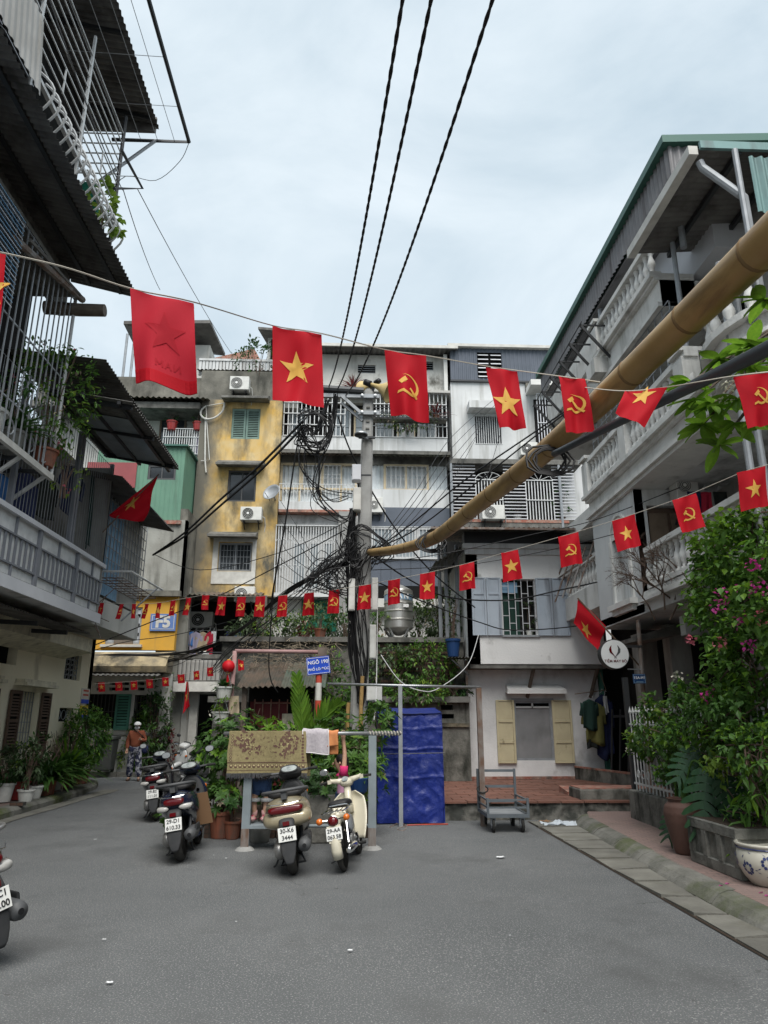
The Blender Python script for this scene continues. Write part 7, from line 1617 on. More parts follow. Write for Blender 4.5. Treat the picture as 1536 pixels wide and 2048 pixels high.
 bevel(MB().box(-.165,.165,.05,.50,.235,.285).build('floorboard','plastic',t,local=True),.02)
 MB().loft([ring(.04,.14,.15,.24,2.6),ring(.5,.10,.16,.24,2.6)]).build('belly_pan',body,t,local=True,smooth=True)
 o=MB().loft([ringz(.24,.15,.44,.53),ringz(.40,.185,.46,.56),ringz(.60,.20,.50,.61),ringz(.76,.185,.52,.61),ringz(.86,.12,.51,.60),ringz(.91,.06,.50,.57)]).build('front_shield',shield,t,local=True,smooth=True);subs(o,1)
 o=MB().loft([ringz(.30,.13,.425,.47),ringz(.50,.165,.455,.51),ringz(.70,.165,.475,.54),ringz(.82,.12,.475,.54),ringz(.90,.05,.47,.52)]).build('inner_panel',inner,t,local=True,smooth=True)
 MB().box(-.01,.01,.405,.44,.62,.68).build('key_lock',trim,t,local=True)
 MB().lathe([(.022,0),(.022,.012),(.001,.014)],(.085,.462,.70),14,'y').build('shield_badge',trim,t,local=True)
 o=MB().loft([ring(.92,.035,.40,.46,2.4),ring(.84,.062,.42,.53,2.5),ring(.66,.075,.47,.575,2.6),ring(.50,.065,.42,.54,2.5),ring(.40,.04,.34,.42,2.4)]).build('front_fender',shield,t,local=True,smooth=True)
 for x in(-.075,.075):MB().tube([(x,yf+.02,R),(x*.9,yf-.06,.56)],.022,8).build('fork','alloy',t,local=True)
 o=MB().loft([ring(.36,.075,.965,1.02,2.5),ring(.42,.135,.93,1.045,2.7),ring(.50,.155,.90,1.055,2.7),ring(.58,.13,.88,1.03,2.6),ring(.65,.07,.89,.98,2.4)]).build('handlebar_cowl',cowl,t,local=True,smooth=True);subs(o,1)
 q=Matrix.Translation((0,.395,1.03))@Matrix.Rotation(rad(-42),4,'X');m=MB();m.T=q
 m.loft([ring(0,.1,-.045,.045,2.3,20)]*1+[[v+Vector((0,-.008,0))for v in ring(0,.095,-.042,.042,2.3,20)]]);m.build('instrument_face','clockface',t,local=True)
 m=MB();m.T=q;m.tube([v+Vector((0,-.004,0))for v in ring(0,.105,-.05,.05,2.3,20)],.009,6,closed=True);m.build('instrument_bezel','plastic',t,local=True)
 MB().loft([ring(.655,.085,.90,.975,2.6),ring(.672,.07,.91,.965,2.5)]).build('headlight','lensclear',t,local=True,smooth=True)
 for s in(-1,1):
  MB().loft([ring(.585,.03,.70,.76,2.4,12,dx=s*.16),ring(.625,.018,.71,.75,2.4,12,dx=s*.155)]).build('front_indicator','lensamber',t,local=True,smooth=True)
  MB().tube([(s*.13,.47,.99),(s*.24,.45,.995)],.014,8).build('handlebar','plasticgrey',t,local=True);MB().tube([(s*.235,.45,.995),(s*.35,.425,.99)],.019,10).build('grip','rubber',t,local=True);MB().tube([(s*.2,.51,.99),(s*.34,.49,.975)],.007,6).build('brake_lever',trim,t,local=True)
  if s in mirrors:mirror(t,s*.2,.47,1.0,'plastic')
 MB().prism([(-.028,.03),(-.02,.03),(0,-.012),(.02,.03),(.028,.03),(0,-.03)],(0,.622,.74),(1,0,0),(0,0,1),(0,.004,0)).build('front_emblem','darkmetal',t,local=True)
 return t
gp='motorbikes parked around the planter'
def place(px_,py_,heading,off):
 p=PZ(px_,py_);return(p.x-math.sin(heading)*off*-1*-1,p.y+math.cos(heading)*off,0)
def origin(px_,py_,h):p=PZ(px_,py_,0.0);return(p.x-math.sin(h)*.62,p.y+.02+math.cos(h)*.62,.004)
h=rad(3)
b1=scooter('black scooter plated 29-D1 610.33 with brown cardboard on its floor',origin(362,1724,h),h,-9,'navypaint','plastic',('29-D1','610.33'),gp,cowl='navypaint')
m=MB();m.hexa([(.10,.08,.29),(.30,.10,.29),(.30,.12,.29),(.10,.10,.29),(.12,.0,.68),(.27,.02,.68),(.27,.04,.68),(.12,.02,.68)]);cb_=m.build('cardboard_sheet','cardboard',local=True);cb_.matrix_basis=Matrix.Translation(b1.location)@b1.rotation_euler.to_matrix().to_4x4();tag(cb_,'brown cardboard sheet leaning in the black scooter plated 610.33','cardboard')
h=rad(8)
scooter('black scooter plated 29-E2 behind another, at the planter edge',origin(312,1642,h),h,-8,'blackpaint','plastic',('29-E2','111.01'),gp,mirrors=(-1,),cowl='navypaint')
h=rad(1)
scooter('champagne gold scooter plated 30-K6 3444 under the drying rug',origin(588,1750,h),h,-9,'goldpaint','plastic',('30-K6','3444'),gp,shield='plasticgrey',grab='plasticgrey',mirrors=(),cowl='plastic',wf=1.5,apron=True)
scooter('white scooter facing the lane in front of the dark shop doorway',(PY(384,1500,20.6).x,20.6,.004),rad(158),-6,'whitepaint','plastic',('29-H1','224.17'),gp,cowl='whitepaint')
h=rad(54)
scooter('black and red scooter plated 29-C1 478.00 parked alone in the open lane',(-3.18,6.72,.004),h,-13,'blackpaint','plastic',('29-C1','478.00'),gp,grab='alloy',shield='redpaint',at=PZ(-6,1800,.45),wf=1.2,mirrors=())
def moped(label,loc,heading,lean,plate,group):
 t=thing('step_through_moped',label,'motorbike',loc,group,heading);t.rotation_euler=(0,rad(lean),heading)
 R=.285;yr,yf=-.60,.60
 wheel(t,yr,R,.062,'chrome',wire=True);wheel(t,yf,R,.058,'chrome',wire=True)
 def fender(y0,R2,a0,a1,hw,name):
  rings=[]
  for k in range(11):
   a=lerp(a0,a1,k/10);c=(y0+R2*math.cos(a),R+R2*math.sin(a));d=(math.cos(a),math.sin(a));rg=[]
   for(u,w_)in((-hw,-.055),(-hw,-.01),(-hw*.6,.012),(0,.02),(hw*.6,.012),(hw,-.01),(hw,-.055),(hw*.9,-.055),(hw*.88,-.01),(0,.008),(-hw*.88,-.01),(-hw*.9,-.055)):rg.append(Vector((u,c[0]+d[0]*w_,c[1]+d[1]*w_)))
   rings.append(rg)
  return MB().loft(rings).build(name,'creampaint',t,local=True,smooth=True)
 fender(yr,.315,rad(200),rad(40),.06,'rear_fender');fender(yf,.31,rad(-12),rad(125),.052,'front_fender')
 def ls(u,v):
  z=lerp(.23,.80,v);w_=lerp(.17,.23,math.sin(v*math.pi*.85))*(1 if v<.85 else lerp(1,.5,(v-.85)/.15));x=(u-.5)*2*w_;return Vector((x,lerp(.20,.47,v)+.09*(1-(abs(u-.5)*2)**2)-.02,z))
 o=MB().grid(ls,14,14).build('leg_shield','creampaint',t,local=True,smooth=True);md=o.modifiers.new('s','SOLIDIFY');md.thickness=.012
 MB().loft([ringz(.55,.055,.30,.46),ringz(.72,.05,.37,.50),ringz(.90,.045,.42,.53)]).build('steering_column','creampaint',t,local=True,smooth=True)
 MB().loft([ring(.30,.05,.34,.44,2.4),ring(.05,.05,.36,.46,2.4),ring(-.15,.06,.42,.56,2.5),ring(-.35,.075,.50,.64,2.6),ring(-.62,.07,.58,.66,2.6)]).build('frame_spine','creampaint',t,local=True,smooth=True)
 for s in(-1,1):MB().loft([ring(-.05,.012,.40,.55,2.6,14,dx=s*.095),ring(-.28,.02,.38,.60,2.8,14,dx=s*.10),ring(-.42,.012,.44,.60,2.6,14,dx=s*.095)]).build('side_cover','creampaint' if s<0 else 'greymetal',t,local=True,smooth=True)
 o=MB().loft([ring(-.42,.10,.70,.755,2.8),ring(-.38,.13,.69,.775,3),ring(-.15,.135,.67,.77,3),ring(.05,.11,.65,.74,2.8),ring(.12,.05,.66,.71,2.4)]).build('seat','seat',t,local=True,smooth=True)
 MB().tube(catmull([(-.13,-.1,.69),(-.132,-.38,.70),(-.10,-.44,.72),(.10,-.44,.72),(.132,-.38,.70),(.13,-.1,.69)],3),.008,6).build('seat_trim','chrome',t,local=True)
 rk=MB()
 for x in(-.12,-.06,0,.06,.12):rk.tube([(x,-.42,.68),(x,-.78,.675)],.006,6)
 rk.tube([(-.13,-.42,.68),(-.135,-.78,.68),(-.1,-.82,.69),(.1,-.82,.69),(.135,-.78,.68),(.13,-.42,.68)],.008,6);rk.build('luggage_rack','chrome',t,local=True)
 MB().lathe([(.001,-.885),(.03,-.88),(.052,-.865),(.058,-.84),(.055,-.80),(.03,-.78)],(0,0,.585),18,'y').build('tail_light','lensred',t,local=True,smooth=True)
 MB().tube([(.062*math.cos(a*.393),-.845,.585+.062*math.sin(a*.393))for a in range(16)],.006,6,closed=True).build('tail_light_ring','chrome',t,local=True)
 for s in(-1,1):
  MB().tube([(s*.04,-.80,.60),(s*.15,-.82,.605)],.009,6).build('indicator_stalk','chrome',t,local=True)
  MB().lathe([(.001,-.87),(.03,-.862),(.038,-.845),(.04,-.815),(.02,-.78)],(s*.165,0,.605),14,'y').build('indicator','lensamber',t,local=True,smooth=True)
  MB().tube([(s*.095,-.58,.30),(s*.09,-.47,.60)],.020,10).build('shock_absorber','chrome',t,local=True)
  MB().tube([(s*.06,yf,R),(s*.055,.50,.60)],.022,8).build('fork','creampaint',t,local=True)
 MB().hexa([(-.07,-.905,.36),(.07,-.905,.36),(.07,-.895,.36),(-.07,-.895,.36),(-.085,-.855,.54),(.085,-.855,.54),(.085,-.845,.54),(-.085,-.845,.54)]).build('plate_bracket','creampaint',t,local=True)
 numplate(t,(0,-.892,.455),(1,0,0),(0,.25,1),*plate)
 o=MB().loft([ring(.30,.05,.24,.34,2.4),ring(.16,.075,.22,.37,2.6),ring(-.02,.10,.20,.38,2.8),ring(-.16,.09,.21,.36,2.6)]).build('engine','alloy',t,local=True,smooth=True)
 MB().lathe([(.001,-.025),(.055,-.02),(.06,.02),(.001,.025)],(.11,-.03,.28),16,'x').build('engine_cover','chrome',t,local=True)
 MB().lathe([(.012,-.86),(.030,-.86),(.038,-.84),(.045,-.60),(.045,-.45),(.03,-.35),(.018,-.28),(.001,-.28)],(.135,0,.25),14,'y').build('muffler','chrome',t,local=True,smooth=True);MB().lathe([(.001,-.84),(.024,-.84),(.024,-.858)],(.135,0,.25),12,'y').build('exhaust_hole','black',t,local=True)
 MB().tube(catmull([(.135,-.30,.25),(.12,-.05,.19),(.09,.15,.19),(.04,.27,.26)],4),.016,8).build('exhaust_pipe','chrome',t,local=True)
 MB().box(-.105,-.065,-.62,-.02,.235,.335).build('chain_case','creampaint',t,local=True)
 MB().tube([(-.17,.0,.2),(.17,.0,.2)],.011,6).build('foot_bar','darkmetal',t,local=True)
 for s in(-1,1):MB().tube([(s*.13,.0,.2),(s*.21,.0,.2)],.02,8).build('foot_rest','rubber',t,local=True)
 MB().tube([(-.09,-.05,.2),(-.2,-.12,.06),(-.25,-.13,.25*math.tan(rad(abs(lean))))],.010,6).build('side_stand','darkmetal',t,local=True)
 o=MB().loft([ring(.37,.04,.90,.955,2.4),ring(.41,.085,.875,.985,2.6),ring(.48,.10,.865,.99,2.6),ring(.55,.085,.86,.97,2.5),ring(.585,.06,.87,.95,2.4)]).build('handlebar_nacelle','creampaint',t,local=True,smooth=True);subs(o,1)
 for s in(-1,1):
  rings=[]
  for k,(x,h_)in enumerate(((.05,.045),(.12,.036),(.19,.030),(.215,.028))):rings.append([Vector((s*x,.455+h_*math.cos(a*.628)*.9,.945+.02*k*.6+h_*math.sin(a*.628)))for a in range(10)])
  MB().loft(rings).build('handlebar_arm','creampaint',t,local=True,smooth=True)
  MB().cbox((s*.225,.45,.968),(.05,.05,.05)).build('switch_box','creampaint',t,local=True);MB().tube([(s*.245,.45,.968),(s*.36,.435,.965)],.017,10).build('grip','rubber',t,local=True);MB().tube([(s*.22,.50,.96),(s*.35,.48,.945)],.006,6).build('brake_lever','chrome',t,local=True)
 q=Matrix.Translation((0,.392,.975))@Matrix.Rotation(rad(-40),4,'X');m=MB();m.T=q;m.loft([ring(0,.045,-.04,.04,2.1,18),[v+Vector((0,-.006,0))for v in ring(0,.042,-.037,.037,2.1,18)]]);m.build('speedometer','clockface',t,local=True)
 MB().lathe([(.001,.62),(.05,.615),(.065,.59),(.05,.55)],(0,0,.92),16,'y').build('headlight','lensclear',t,local=True,smooth=True)
 mirror(t,-.19,.46,.98,'chrome',.12)
 return t
h=rad(-9)
mp_=moped('old cream step-through moped with amber indicators and chrome rack',origin(688,1746,h),h,-11,('29-AA','063.58'),gp)
mp_.scale=(.93,)*3
def skin(verts,edges,rad_,root=0,lv=2):
 """verts: {name:(x,y,z)}, rad_: {name:r or (rx,ry)} -> one continuous mesh"""
 names=list(verts);idx={n:i for i,n in enumerate(names)}
 me=bpy.data.meshes.new('b');me.from_pydata([verts[n]for n in names],[(idx[a],idx[b])for a,b in edges],[])
 o=bpy.data.objects.new('b',me);COL.objects.link(o)
 o.modifiers.new('k','SKIN');m=o.modifiers.new('s','SUBSURF');m.levels=lv;m.render_levels=lv
 sv=me.skin_vertices[0].data
 for n in names:
  r=rad_[n];sv[idx[n]].radius=r if isinstance(r,tuple)else(r,r)
 for v in sv:v.use_root=False
 sv[root].use_root=True
 bpy.context.view_layer.update()
 out=bpy.data.meshes.new_from_object(o.evaluated_get(bpy.context.evaluated_depsgraph_get()));bpy.data.objects.remove(o)
 out.materials.clear();out.polygons.foreach_set('use_smooth',[True]*len(out.polygons));return out
def ell(c,r,n=14,m=10,cut=(0.,1.)):
 mb=MB();pr_=[]
 rings=[]
 for j in range(m+1):
  f=lerp(cut[0],cut[1],j/m)*math.pi;rings.append([Vector((c[0]+r[0]*math.sin(f)*math.cos(k*2*math.pi/n),c[1]+r[1]*math.sin(f)*math.sin(k*2*math.pi/n),c[2]-r[2]*math.cos(f)))for k in range(n)])
 return mb.loft(rings)
def finger_hand(verts,edges,rad_,wrist,palm,fwd,side,s=1.0,curl=.5):
 """five fingers rooted in the palm vertex"""
 P=Vector(palm);f=Vector(fwd).normalized();sd=Vector(side).normalized();n=f.cross(sd).normalized()
 verts[wrist+'_palm']=tuple(P);edges.append((wrist,wrist+'_palm'));rad_[wrist+'_palm']=(.026*s,.018*s)
 for k,(o,l)in enumerate(((-.030,.060),(-.011,.072),(.010,.068),(.029,.055))):
  a=P+sd*o*s+f*.03*s;b=a+f*l*.5*s+n*.012*curl*s;c=b+(f*(1-curl)+n*curl).normalized()*l*.5*s
  for q,(p,r)in enumerate(((a,.0095),(b,.0088),(c,.0075))):verts[f'{wrist}_f{k}{q}']=tuple(p);rad_[f'{wrist}_f{k}{q}']=r*s
  edges+=[(wrist+'_palm',f'{wrist}_f{k}0'),(f'{wrist}_f{k}0',f'{wrist}_f{k}1'),(f'{wrist}_f{k}1',f'{wrist}_f{k}2')]
 a=P-sd*.03*s;b=a-sd*.018*s+f*.03*s;verts[wrist+'_t0']=tuple(a);verts[wrist+'_t1']=tuple(b);rad_[wrist+'_t0']=.011*s;rad_[wrist+'_t1']=.009*s;edges+=[(wrist+'_palm',wrist+'_t0'),(wrist+'_t0',wrist+'_t1')]
def person(label,loc,rot,J,s,clothes,hairfn=None,group=None):
 """J: joints in metres for the full figure; clothes: list of (name, mat, verts-subset, edges, radii)"""
 t=thing('person',label,'person',loc,group,rot)
 V_=dict(J);E_=[('pelvis','waist'),('waist','chest'),('chest','neck'),('neck','jaw'),('jaw','head'),('head','crown')]
 R_=dict(pelvis=(.125*s,.09*s),waist=(.105*s,.08*s),chest=(.125*s,.09*s),neck=.048*s,jaw=(.055*s,.062*s),head=(.078*s,.092*s),crown=(.05*s,.06*s))
 for sd in 'LR':
  E_+=[('chest','sh'+sd),('sh'+sd,'el'+sd),('el'+sd,'wr'+sd),('pelvis','hip'+sd),('hip'+sd,'kn'+sd),('kn'+sd,'an'+sd),('an'+sd,'toe'+sd)]
  R_.update({'sh'+sd:.055*s,'el'+sd:.040*s,'wr'+sd:.028*s,'hip'+sd:.085*s,'kn'+sd:.058*s,'an'+sd:.037*s,'toe'+sd:(.03*s,.022*s)})
  w_=Vector(J['wr'+sd]);e_=Vector(J['el'+sd]);f=(w_-e_).normalized();side=f.cross(Vector((0,1,.1))).normalized()
  finger_hand(V_,E_,R_,'wr'+sd,w_+f*.045*s,f,side,s)
 body=mkobj('body',skin(V_,E_,R_,0,1),'skin',t)
 for(nm,mat,names,edges,rr)in clothes:
  Vc={n:(J[n]if n in J else V_[n])for n in names if n in J}
  for n in names:
   if isinstance(n,tuple):Vc[n[0]]=n[1]
  mkobj(nm,skin(Vc,edges,rr,0,2),mat,t)
 return t
Jw=dict(pelvis=(0,0,.86),waist=(0,0,1.0),chest=(0,0,1.19),neck=(0,0,1.33),jaw=(0,-.02,1.39),head=(0,-.015,1.47),crown=(0,0,1.545),shR=(-.165,0,1.275),elR=(-.225,.03,1.04),wrR=(-.215,-.07,.84),shL=(.165,0,1.275),elL=(.24,-.01,1.06),wrL=(.15,-.17,1.10),hipR=(-.085,0,.83),knR=(-.10,-.02,.46),anR=(-.115,.04,.085),toeR=(-.125,-.12,.035),hipL=(.085,0,.83),knL=(.12,-.07,.46),anL=(.16,-.09,.085),toeL=(.19,-.24,.04))
pw=PZ(265,1562)
wm=person('person walking in rust brown jacket, patterned trousers, white cap and face mask',(pw.x,pw.y,0),rad(8),Jw,1.0,[('jacket','rustjacket',['pelvis','waist','chest','shR','elR','wrR','shL','elL','wrL'],[('pelvis','waist'),('waist','chest'),('chest','shR'),('shR','elR'),('elR','wrR'),('chest','shL'),('shL','elL'),('elL','wrL')],dict(pelvis=(.185,.135),waist=(.165,.12),chest=(.155,.115),shR=.085,elR=.068,wrR=.05,shL=.085,elL=.068,wrL=.05)),('trousers','patternpants',['pelvis','hipR','knR','anR','hipL','knL','anL'],[('pelvis','hipR'),('hipR','knR'),('knR','anR'),('pelvis','hipL'),('hipL','knL'),('knL','anL')],dict(pelvis=(.14,.11),hipR=.105,knR=.098,anR=.095,hipL=.105,knL=.098,anL=.095))])
ell((0,-.012,1.50),(.098,.112,.085),16,8,(.42,1.)).build('cap','white',wm,local=True,smooth=True)
MB().prism([(-.085,-.08),(-.06,-.17),(0,-.20),(.06,-.17),(.085,-.08)],(0,0,1.492),(1,0,0),(0,1,0),(0,0,.012)).build('cap_peak','white',wm,local=True)
o=ell((0,-.052,1.415),(.072,.062,.052),14,8,(.08,.92)).build('face_mask','clothwhite',wm,local=True,smooth=True)
ell((0,.03,1.42),(.088,.075,.10),14,8).build('hair','hair',wm,local=True,smooth=True)
for s in(-1,1):ell((s*.032,-.105,1.468),(.013,.008,.007),8,6).build('eye','hair',wm,local=True)
for s,k in((-1,'R'),(1,'L')):
 a=Vector(Jw['an'+k]);b=Vector(Jw['toe'+k]);mb=MB();mb.loft([[Vector((c.x+w_*math.cos(q*.785),c.y+.0,c.z+hh*math.sin(q*.785)))for q in range(8)]for c,w_,hh in((a+Vector((0,.06,-.045)),.03,.035),(a+Vector((0,.03,-.035)),.042,.05),(a.lerp(b,.5)+Vector((0,0,-.02)),.046,.042),(b+Vector((0,-.02,0)),.042,.034),(b+Vector((0,-.05,-.005)),.022,.02))]);mb.build('shoe','potbrown',wm,local=True,smooth=True)
ell((.25,.02,.84),(.10,.06,.12),12,8).build('shoulder_bag','clothnavy',wm,local=True,smooth=True);MB().tube([(.27,0,.95),(.22,-.1,1.15),(.05,-.13,1.30),(-.06,-.06,1.35),(-.08,.1,1.33)],.012,6).build('bag_strap','black',wm,local=True)
cz0=.0;bar=PY(683,1468,10.12)
cx_=PY(684,1560,10.35).x
Jc=dict(pelvis=(.02,0,.60),waist=(.02,0,.70),chest=(.0,0,.84),neck=(-.01,0,.965),jaw=(-.055,0,1.0),head=(-.05,0,1.07),crown=(-.045,0,1.13),shR=(.02,-.115,.915),elR=(.035,-.13,1.16),wrR=(.015,-.15,1.375),shL=(.02,.115,.915),elL=(.03,.13,1.13),wrL=(.0,.02,1.36),hipR=(.02,-.06,.58),knR=(-.02,-.065,.32),anR=(.02,-.065,.06),toeR=(-.11,-.065,.025),hipL=(.02,.06,.58),knL=(.0,.065,.32),anL=(.04,.065,.06),toeL=(-.09,.065,.025))
ch=person('child in pink shirt gripping the washing bar with raised arm beside the moped',(cx_,10.32,0),0,Jc,.80,[('shirt','pinkshirt',['pelvis','waist','chest','shR','shL'],[('pelvis','waist'),('waist','chest'),('chest','shR'),('chest','shL')],dict(pelvis=(.10,.12),waist=(.092,.11),chest=(.092,.11),shR=.058,shL=.058)),('shorts','denim',['pelvis','hipR','knR','hipL','knL'],[('pelvis','hipR'),('hipR','knR'),('pelvis','hipL'),('hipL','knL')],dict(pelvis=(.105,.11),hipR=.078,knR=.06,hipL=.078,knL=.06))])
for k in 'RL':
 a=Vector(Jc['sh'+k]);b=Vector(Jc['el'+k]);MB().tube([a-Vector((0,0,.02)),a.lerp(b,.2),a.lerp(b,.42)],[.062,.058,.056],10).build('sleeve','magenta',ch,local=True,smooth=True)
MB().lathe([(.055,.92),(.075,.905),(.095,.88)],(.0,0,0),14).build('yoke','magenta',ch,local=True,smooth=True)
ell((-.008,0,1.092),(.086,.082,.076),16,10,(.34,1.)).build('hair','hair',ch,local=True,smooth=True)
ell((.045,0,1.02),(.05,.06,.13),12,8).build('hair_back','hair',ch,local=True,smooth=True)
MB().tube([(-.115,0,1.055),(-.135,0,1.03),(-.12,0,1.022)],[.008,.012,.008],8).build('nose','skin',ch,local=True,smooth=True)
for s in(-1,1):ell((-.112,s*.028,1.06),(.006,.009,.007),8,6).build('eye','hair',ch,local=True);ell((-.03,s*.072,1.05),(.014,.008,.02),8,6).build('ear','skin',ch,local=True,smooth=True)
ell((-.115,0,1.0),(.008,.02,.006),8,6).build('mouth','magenta',ch,local=True)
for k in 'RL':
 a=Vector(Jc['an'+k]);ell((a.x-.05,a.y,.035),(.095,.042,.035),12,8).build('shoe','pinkshoe',ch,local=True,smooth=True)
fz=PY(525,1647,10.1).z;cx2=PY(519,1600,10.2).x
Jd=dict(pelvis=(.0,0,.50),waist=(0,0,.60),chest=(0,.02,.74),neck=(0,.02,.86),jaw=(0,-.02,.90),head=(0,-.01,.965),crown=(0,0,1.03),shR=(-.115,.02,.82),elR=(-.16,-.02,.96),wrR=(-.13,-.03,1.04),shL=(.115,.02,.82),elL=(.16,-.02,.96),wrL=(.13,-.03,1.04),hipR=(-.06,0,.47),knR=(-.09,-.03,.27),anR=(-.075,0,.06),toeR=(-.12,-.10,.03),hipL=(.06,0,.47),knL=(.085,-.03,.27),anL=(.05,0,.06),toeL=(.06,-.11,.03))
cd=person('child in denim shorts and pink sandals standing behind the drying rug',(cx2,10.36,fz),0,Jd,.78,[('shirt','clothwhite',['pelvis','waist','chest','shR','shL'],[('pelvis','waist'),('waist','chest'),('chest','shR'),('chest','shL')],dict(pelvis=(.11,.085),waist=(.11,.085),chest=(.11,.085),shR=.055,shL=.055)),('shorts','denim',['pelvis',('a',(-.085,-.02,.30)),('b',(.082,-.02,.30)),'hipR','hipL'],[('pelvis','hipR'),('hipR','a'),('pelvis','hipL'),('hipL','b')],dict(pelvis=(.12,.095),hipR=.088,hipL=.088,a=.085,b=.085))])
for x in(-.088,.085):
 MB().lathe([(.080,.245),(.088,.25),(.088,.285),(.078,.29)],(x,-.02,0),14).build('shorts_cuff','cuff',cd,local=True,smooth=True)
ell((0,.02,.985),(.085,.09,.085),14,8,(.3,1.)).build('hair','hair',cd,local=True,smooth=True)
for s in(-1,1):ell((s*.028,-.085,.965),(.008,.006,.006),8,6).build('eye','hair',cd,local=True)
for k,s in(('R',-1),('L',1)):
 a=Vector(Jd['an'+k]);b=Vector(Jd['toe'+k]);MB().tube([a+Vector((0,0,.075)),a+Vector((0,0,.0))],[.036,.036],10).build('sock','pinkshoe',cd,local=True,smooth=True)
 c=a.lerp(b,.45);mb=ell((c.x,c.y,.035),(.042,.09,.034),14,8);mb.build('sandal','pinkshoe',cd,local=True,smooth=True)
 MB().tube([(c.x-.042,c.y-.01,.03),(c.x,c.y-.02,.075),(c.x+.042,c.y-.01,.03)],.010,6).build('sandal_strap','magenta',cd,local=True)
FY=10.1;bz=PY(600,1467,FY).z
wf_=thing('washing_frame','grey steel washing frame with two thick posts and a long top bar','washing line',(-.5,FY,0))
x0=PY(448,1466,FY).x;x1=PY(802,1468,FY).x
MB().tube([(x0,FY,bz),(x1,FY,bz-.0)],.026,10).build('top_bar','steel',wf_,smooth=True)
xp=(PY(490,1690,FY).x,PY(744,1690,FY).x)
for x in xp:MB().box(x-.052,x+.052,FY-.05,FY+.05,-.02,bz-.027).build('post','framegrey',wf_);MB().box(x-.0505,x+.0505,FY-.056,FY-.0505,.0,.26).build('rust_plate','rustpipe',wf_);MB().lathe([(.13,0),(.10,.03),(.07,.045),(.001,.05)],(x,FY,0),12).build('concrete_foot','concrete',wf_)
lz=PY(525,1653,FY).z
MB().tube([(xp[0],FY+.02,lz),(xp[1],FY+.02,lz)],.022,8).build('low_bar','framegrey',wf_)
MB().box(xp[0]+.05,xp[0]+.6,FY-.06,FY+.34,lz-.02,lz+.018).build('foot_plank','framegrey',wf_)
rp=MB();rp.tube([(lerp(xp[1]-.05,x1,i/60)+.0,FY+.03*math.cos(i*1.1),bz+.03*math.sin(i*1.1))for i in range(61)],.008,5);rp.build('wrapped_rope','rope',wf_)
RA,RB=PY(460,1467,FY).x,PY(612,1467,FY).x;rz0=PY(540,1545,FY).z
rug=thing('drying_rug','olive patterned carpet with dark fringe draped over the washing bar','rug',((RA+RB)/2,FY,bz))
def rf(u,v,off=0.):
 x=lerp(RA,RB+.04*v,u)+.006*math.sin(9*v);z=lerp(bz+.03,rz0,v)
 y=FY-.068-.03*v-.03*math.sin(u*8+.6)*v-.012*math.sin(u*21)*v
 return Vector((x,y-off,z))
MB().grid(rf,40,24).build('front','rug',rug,smooth=True)
RC=PY(622,1500,FY+.1).x
MB().grid(lambda u,v:Vector((lerp(RA+.02,RC,u),FY+.068+.03*v+.012*math.sin(u*9)*v,lerp(bz+.03,rz0-.05,v))),30,12).build('back','rug',rug,smooth=True)
MB().grid(lambda u,v:Vector((lerp(RA,RB,u),FY+.066*math.sin(lerp(-1.57,1.57,v)),bz+.0+.034*math.cos(lerp(-1.57,1.57,v)))),30,6).build('fold','rug',rug,smooth=True)
pt=MB();pp2=MB();rnd=random.Random(4)
def patch(mb,u,v,du,dv,n=8,off=.003,rot=0):
 P=[];
 for k in range(n):a=k*2*math.pi/n+rot;P.append(rf(u+du*math.cos(a),v+dv*math.sin(a),off))
 mb.face(P)
for k in range(17):u=.05+k*.056;patch(pt,u,.83,.022,.048,9);patch(pp2,u,.82,.013,.028,7,.005);patch(pt,u,.845,.006,.018,5,.007);patch(pp2,u+.028,.86,.006,.02,5,.005)
for z_ in(.74,.755,.93):
 for k in range(30):pt.face([rf(k/30,z_,.003),rf((k+1)/30,z_,.003),rf((k+1)/30,z_+.010,.003),rf(k/30,z_+.010,.003)])
for k in range(9):v=.1+k*.075;patch(pt,.045,v,.018,.028,6);patch(pt,.955,v,.018,.028,6);patch(pp2,.045,v,.008,.012,5,.005)
for cx2,cv in((.28,.42),(.72,.42),(.20,.22),(.80,.22)):
 for k in range(34):
  a=rnd.uniform(0,6.28);r=rnd.random()**.5;patch(pt,cx2+.13*r*math.cos(a),cv+.24*r*math.sin(a),rnd.uniform(.009,.026),rnd.uniform(.016,.045),rnd.choice((5,6,7)),.003,rnd.random()*3)
 for k in range(9):a=rnd.uniform(0,6.28);r=rnd.random()**.5*.7;patch(pp2,cx2+.11*r*math.cos(a),cv+.2*r*math.sin(a),.008,.016,5,.006)
for k in range(40):patch(pt,rnd.uniform(.1,.9),rnd.uniform(.06,.7),.005,.012,5)
for k in range(26):patch(pt,.5+rnd.uniform(-.12,.12),.12+rnd.uniform(0,.5),.006,.016,5)
pt.build('woven_motifs','rugmark',rug,kind='stuff');pp2.build('pale_motifs','rugpale',rug,kind='stuff')
fr=MB()
for k in range(150):
 p=rf(k/150,1.0,.0);q=p+Vector((rnd.uniform(-.012,.012),rnd.uniform(-.01,.01),-rnd.uniform(.045,.075)));fr.beam(p,q,.006,.005)
for k in range(130):
 p=Vector((lerp(RA+.02,RC,k/130),FY+.075,rz0-.05));q=p+Vector((rnd.uniform(-.012,.012),rnd.uniform(-.01,.01),-rnd.uniform(.045,.075)));fr.beam(p,q,.006,.005)
o=fr.build('fringe','fringe',rug);o['kind']='stuff'
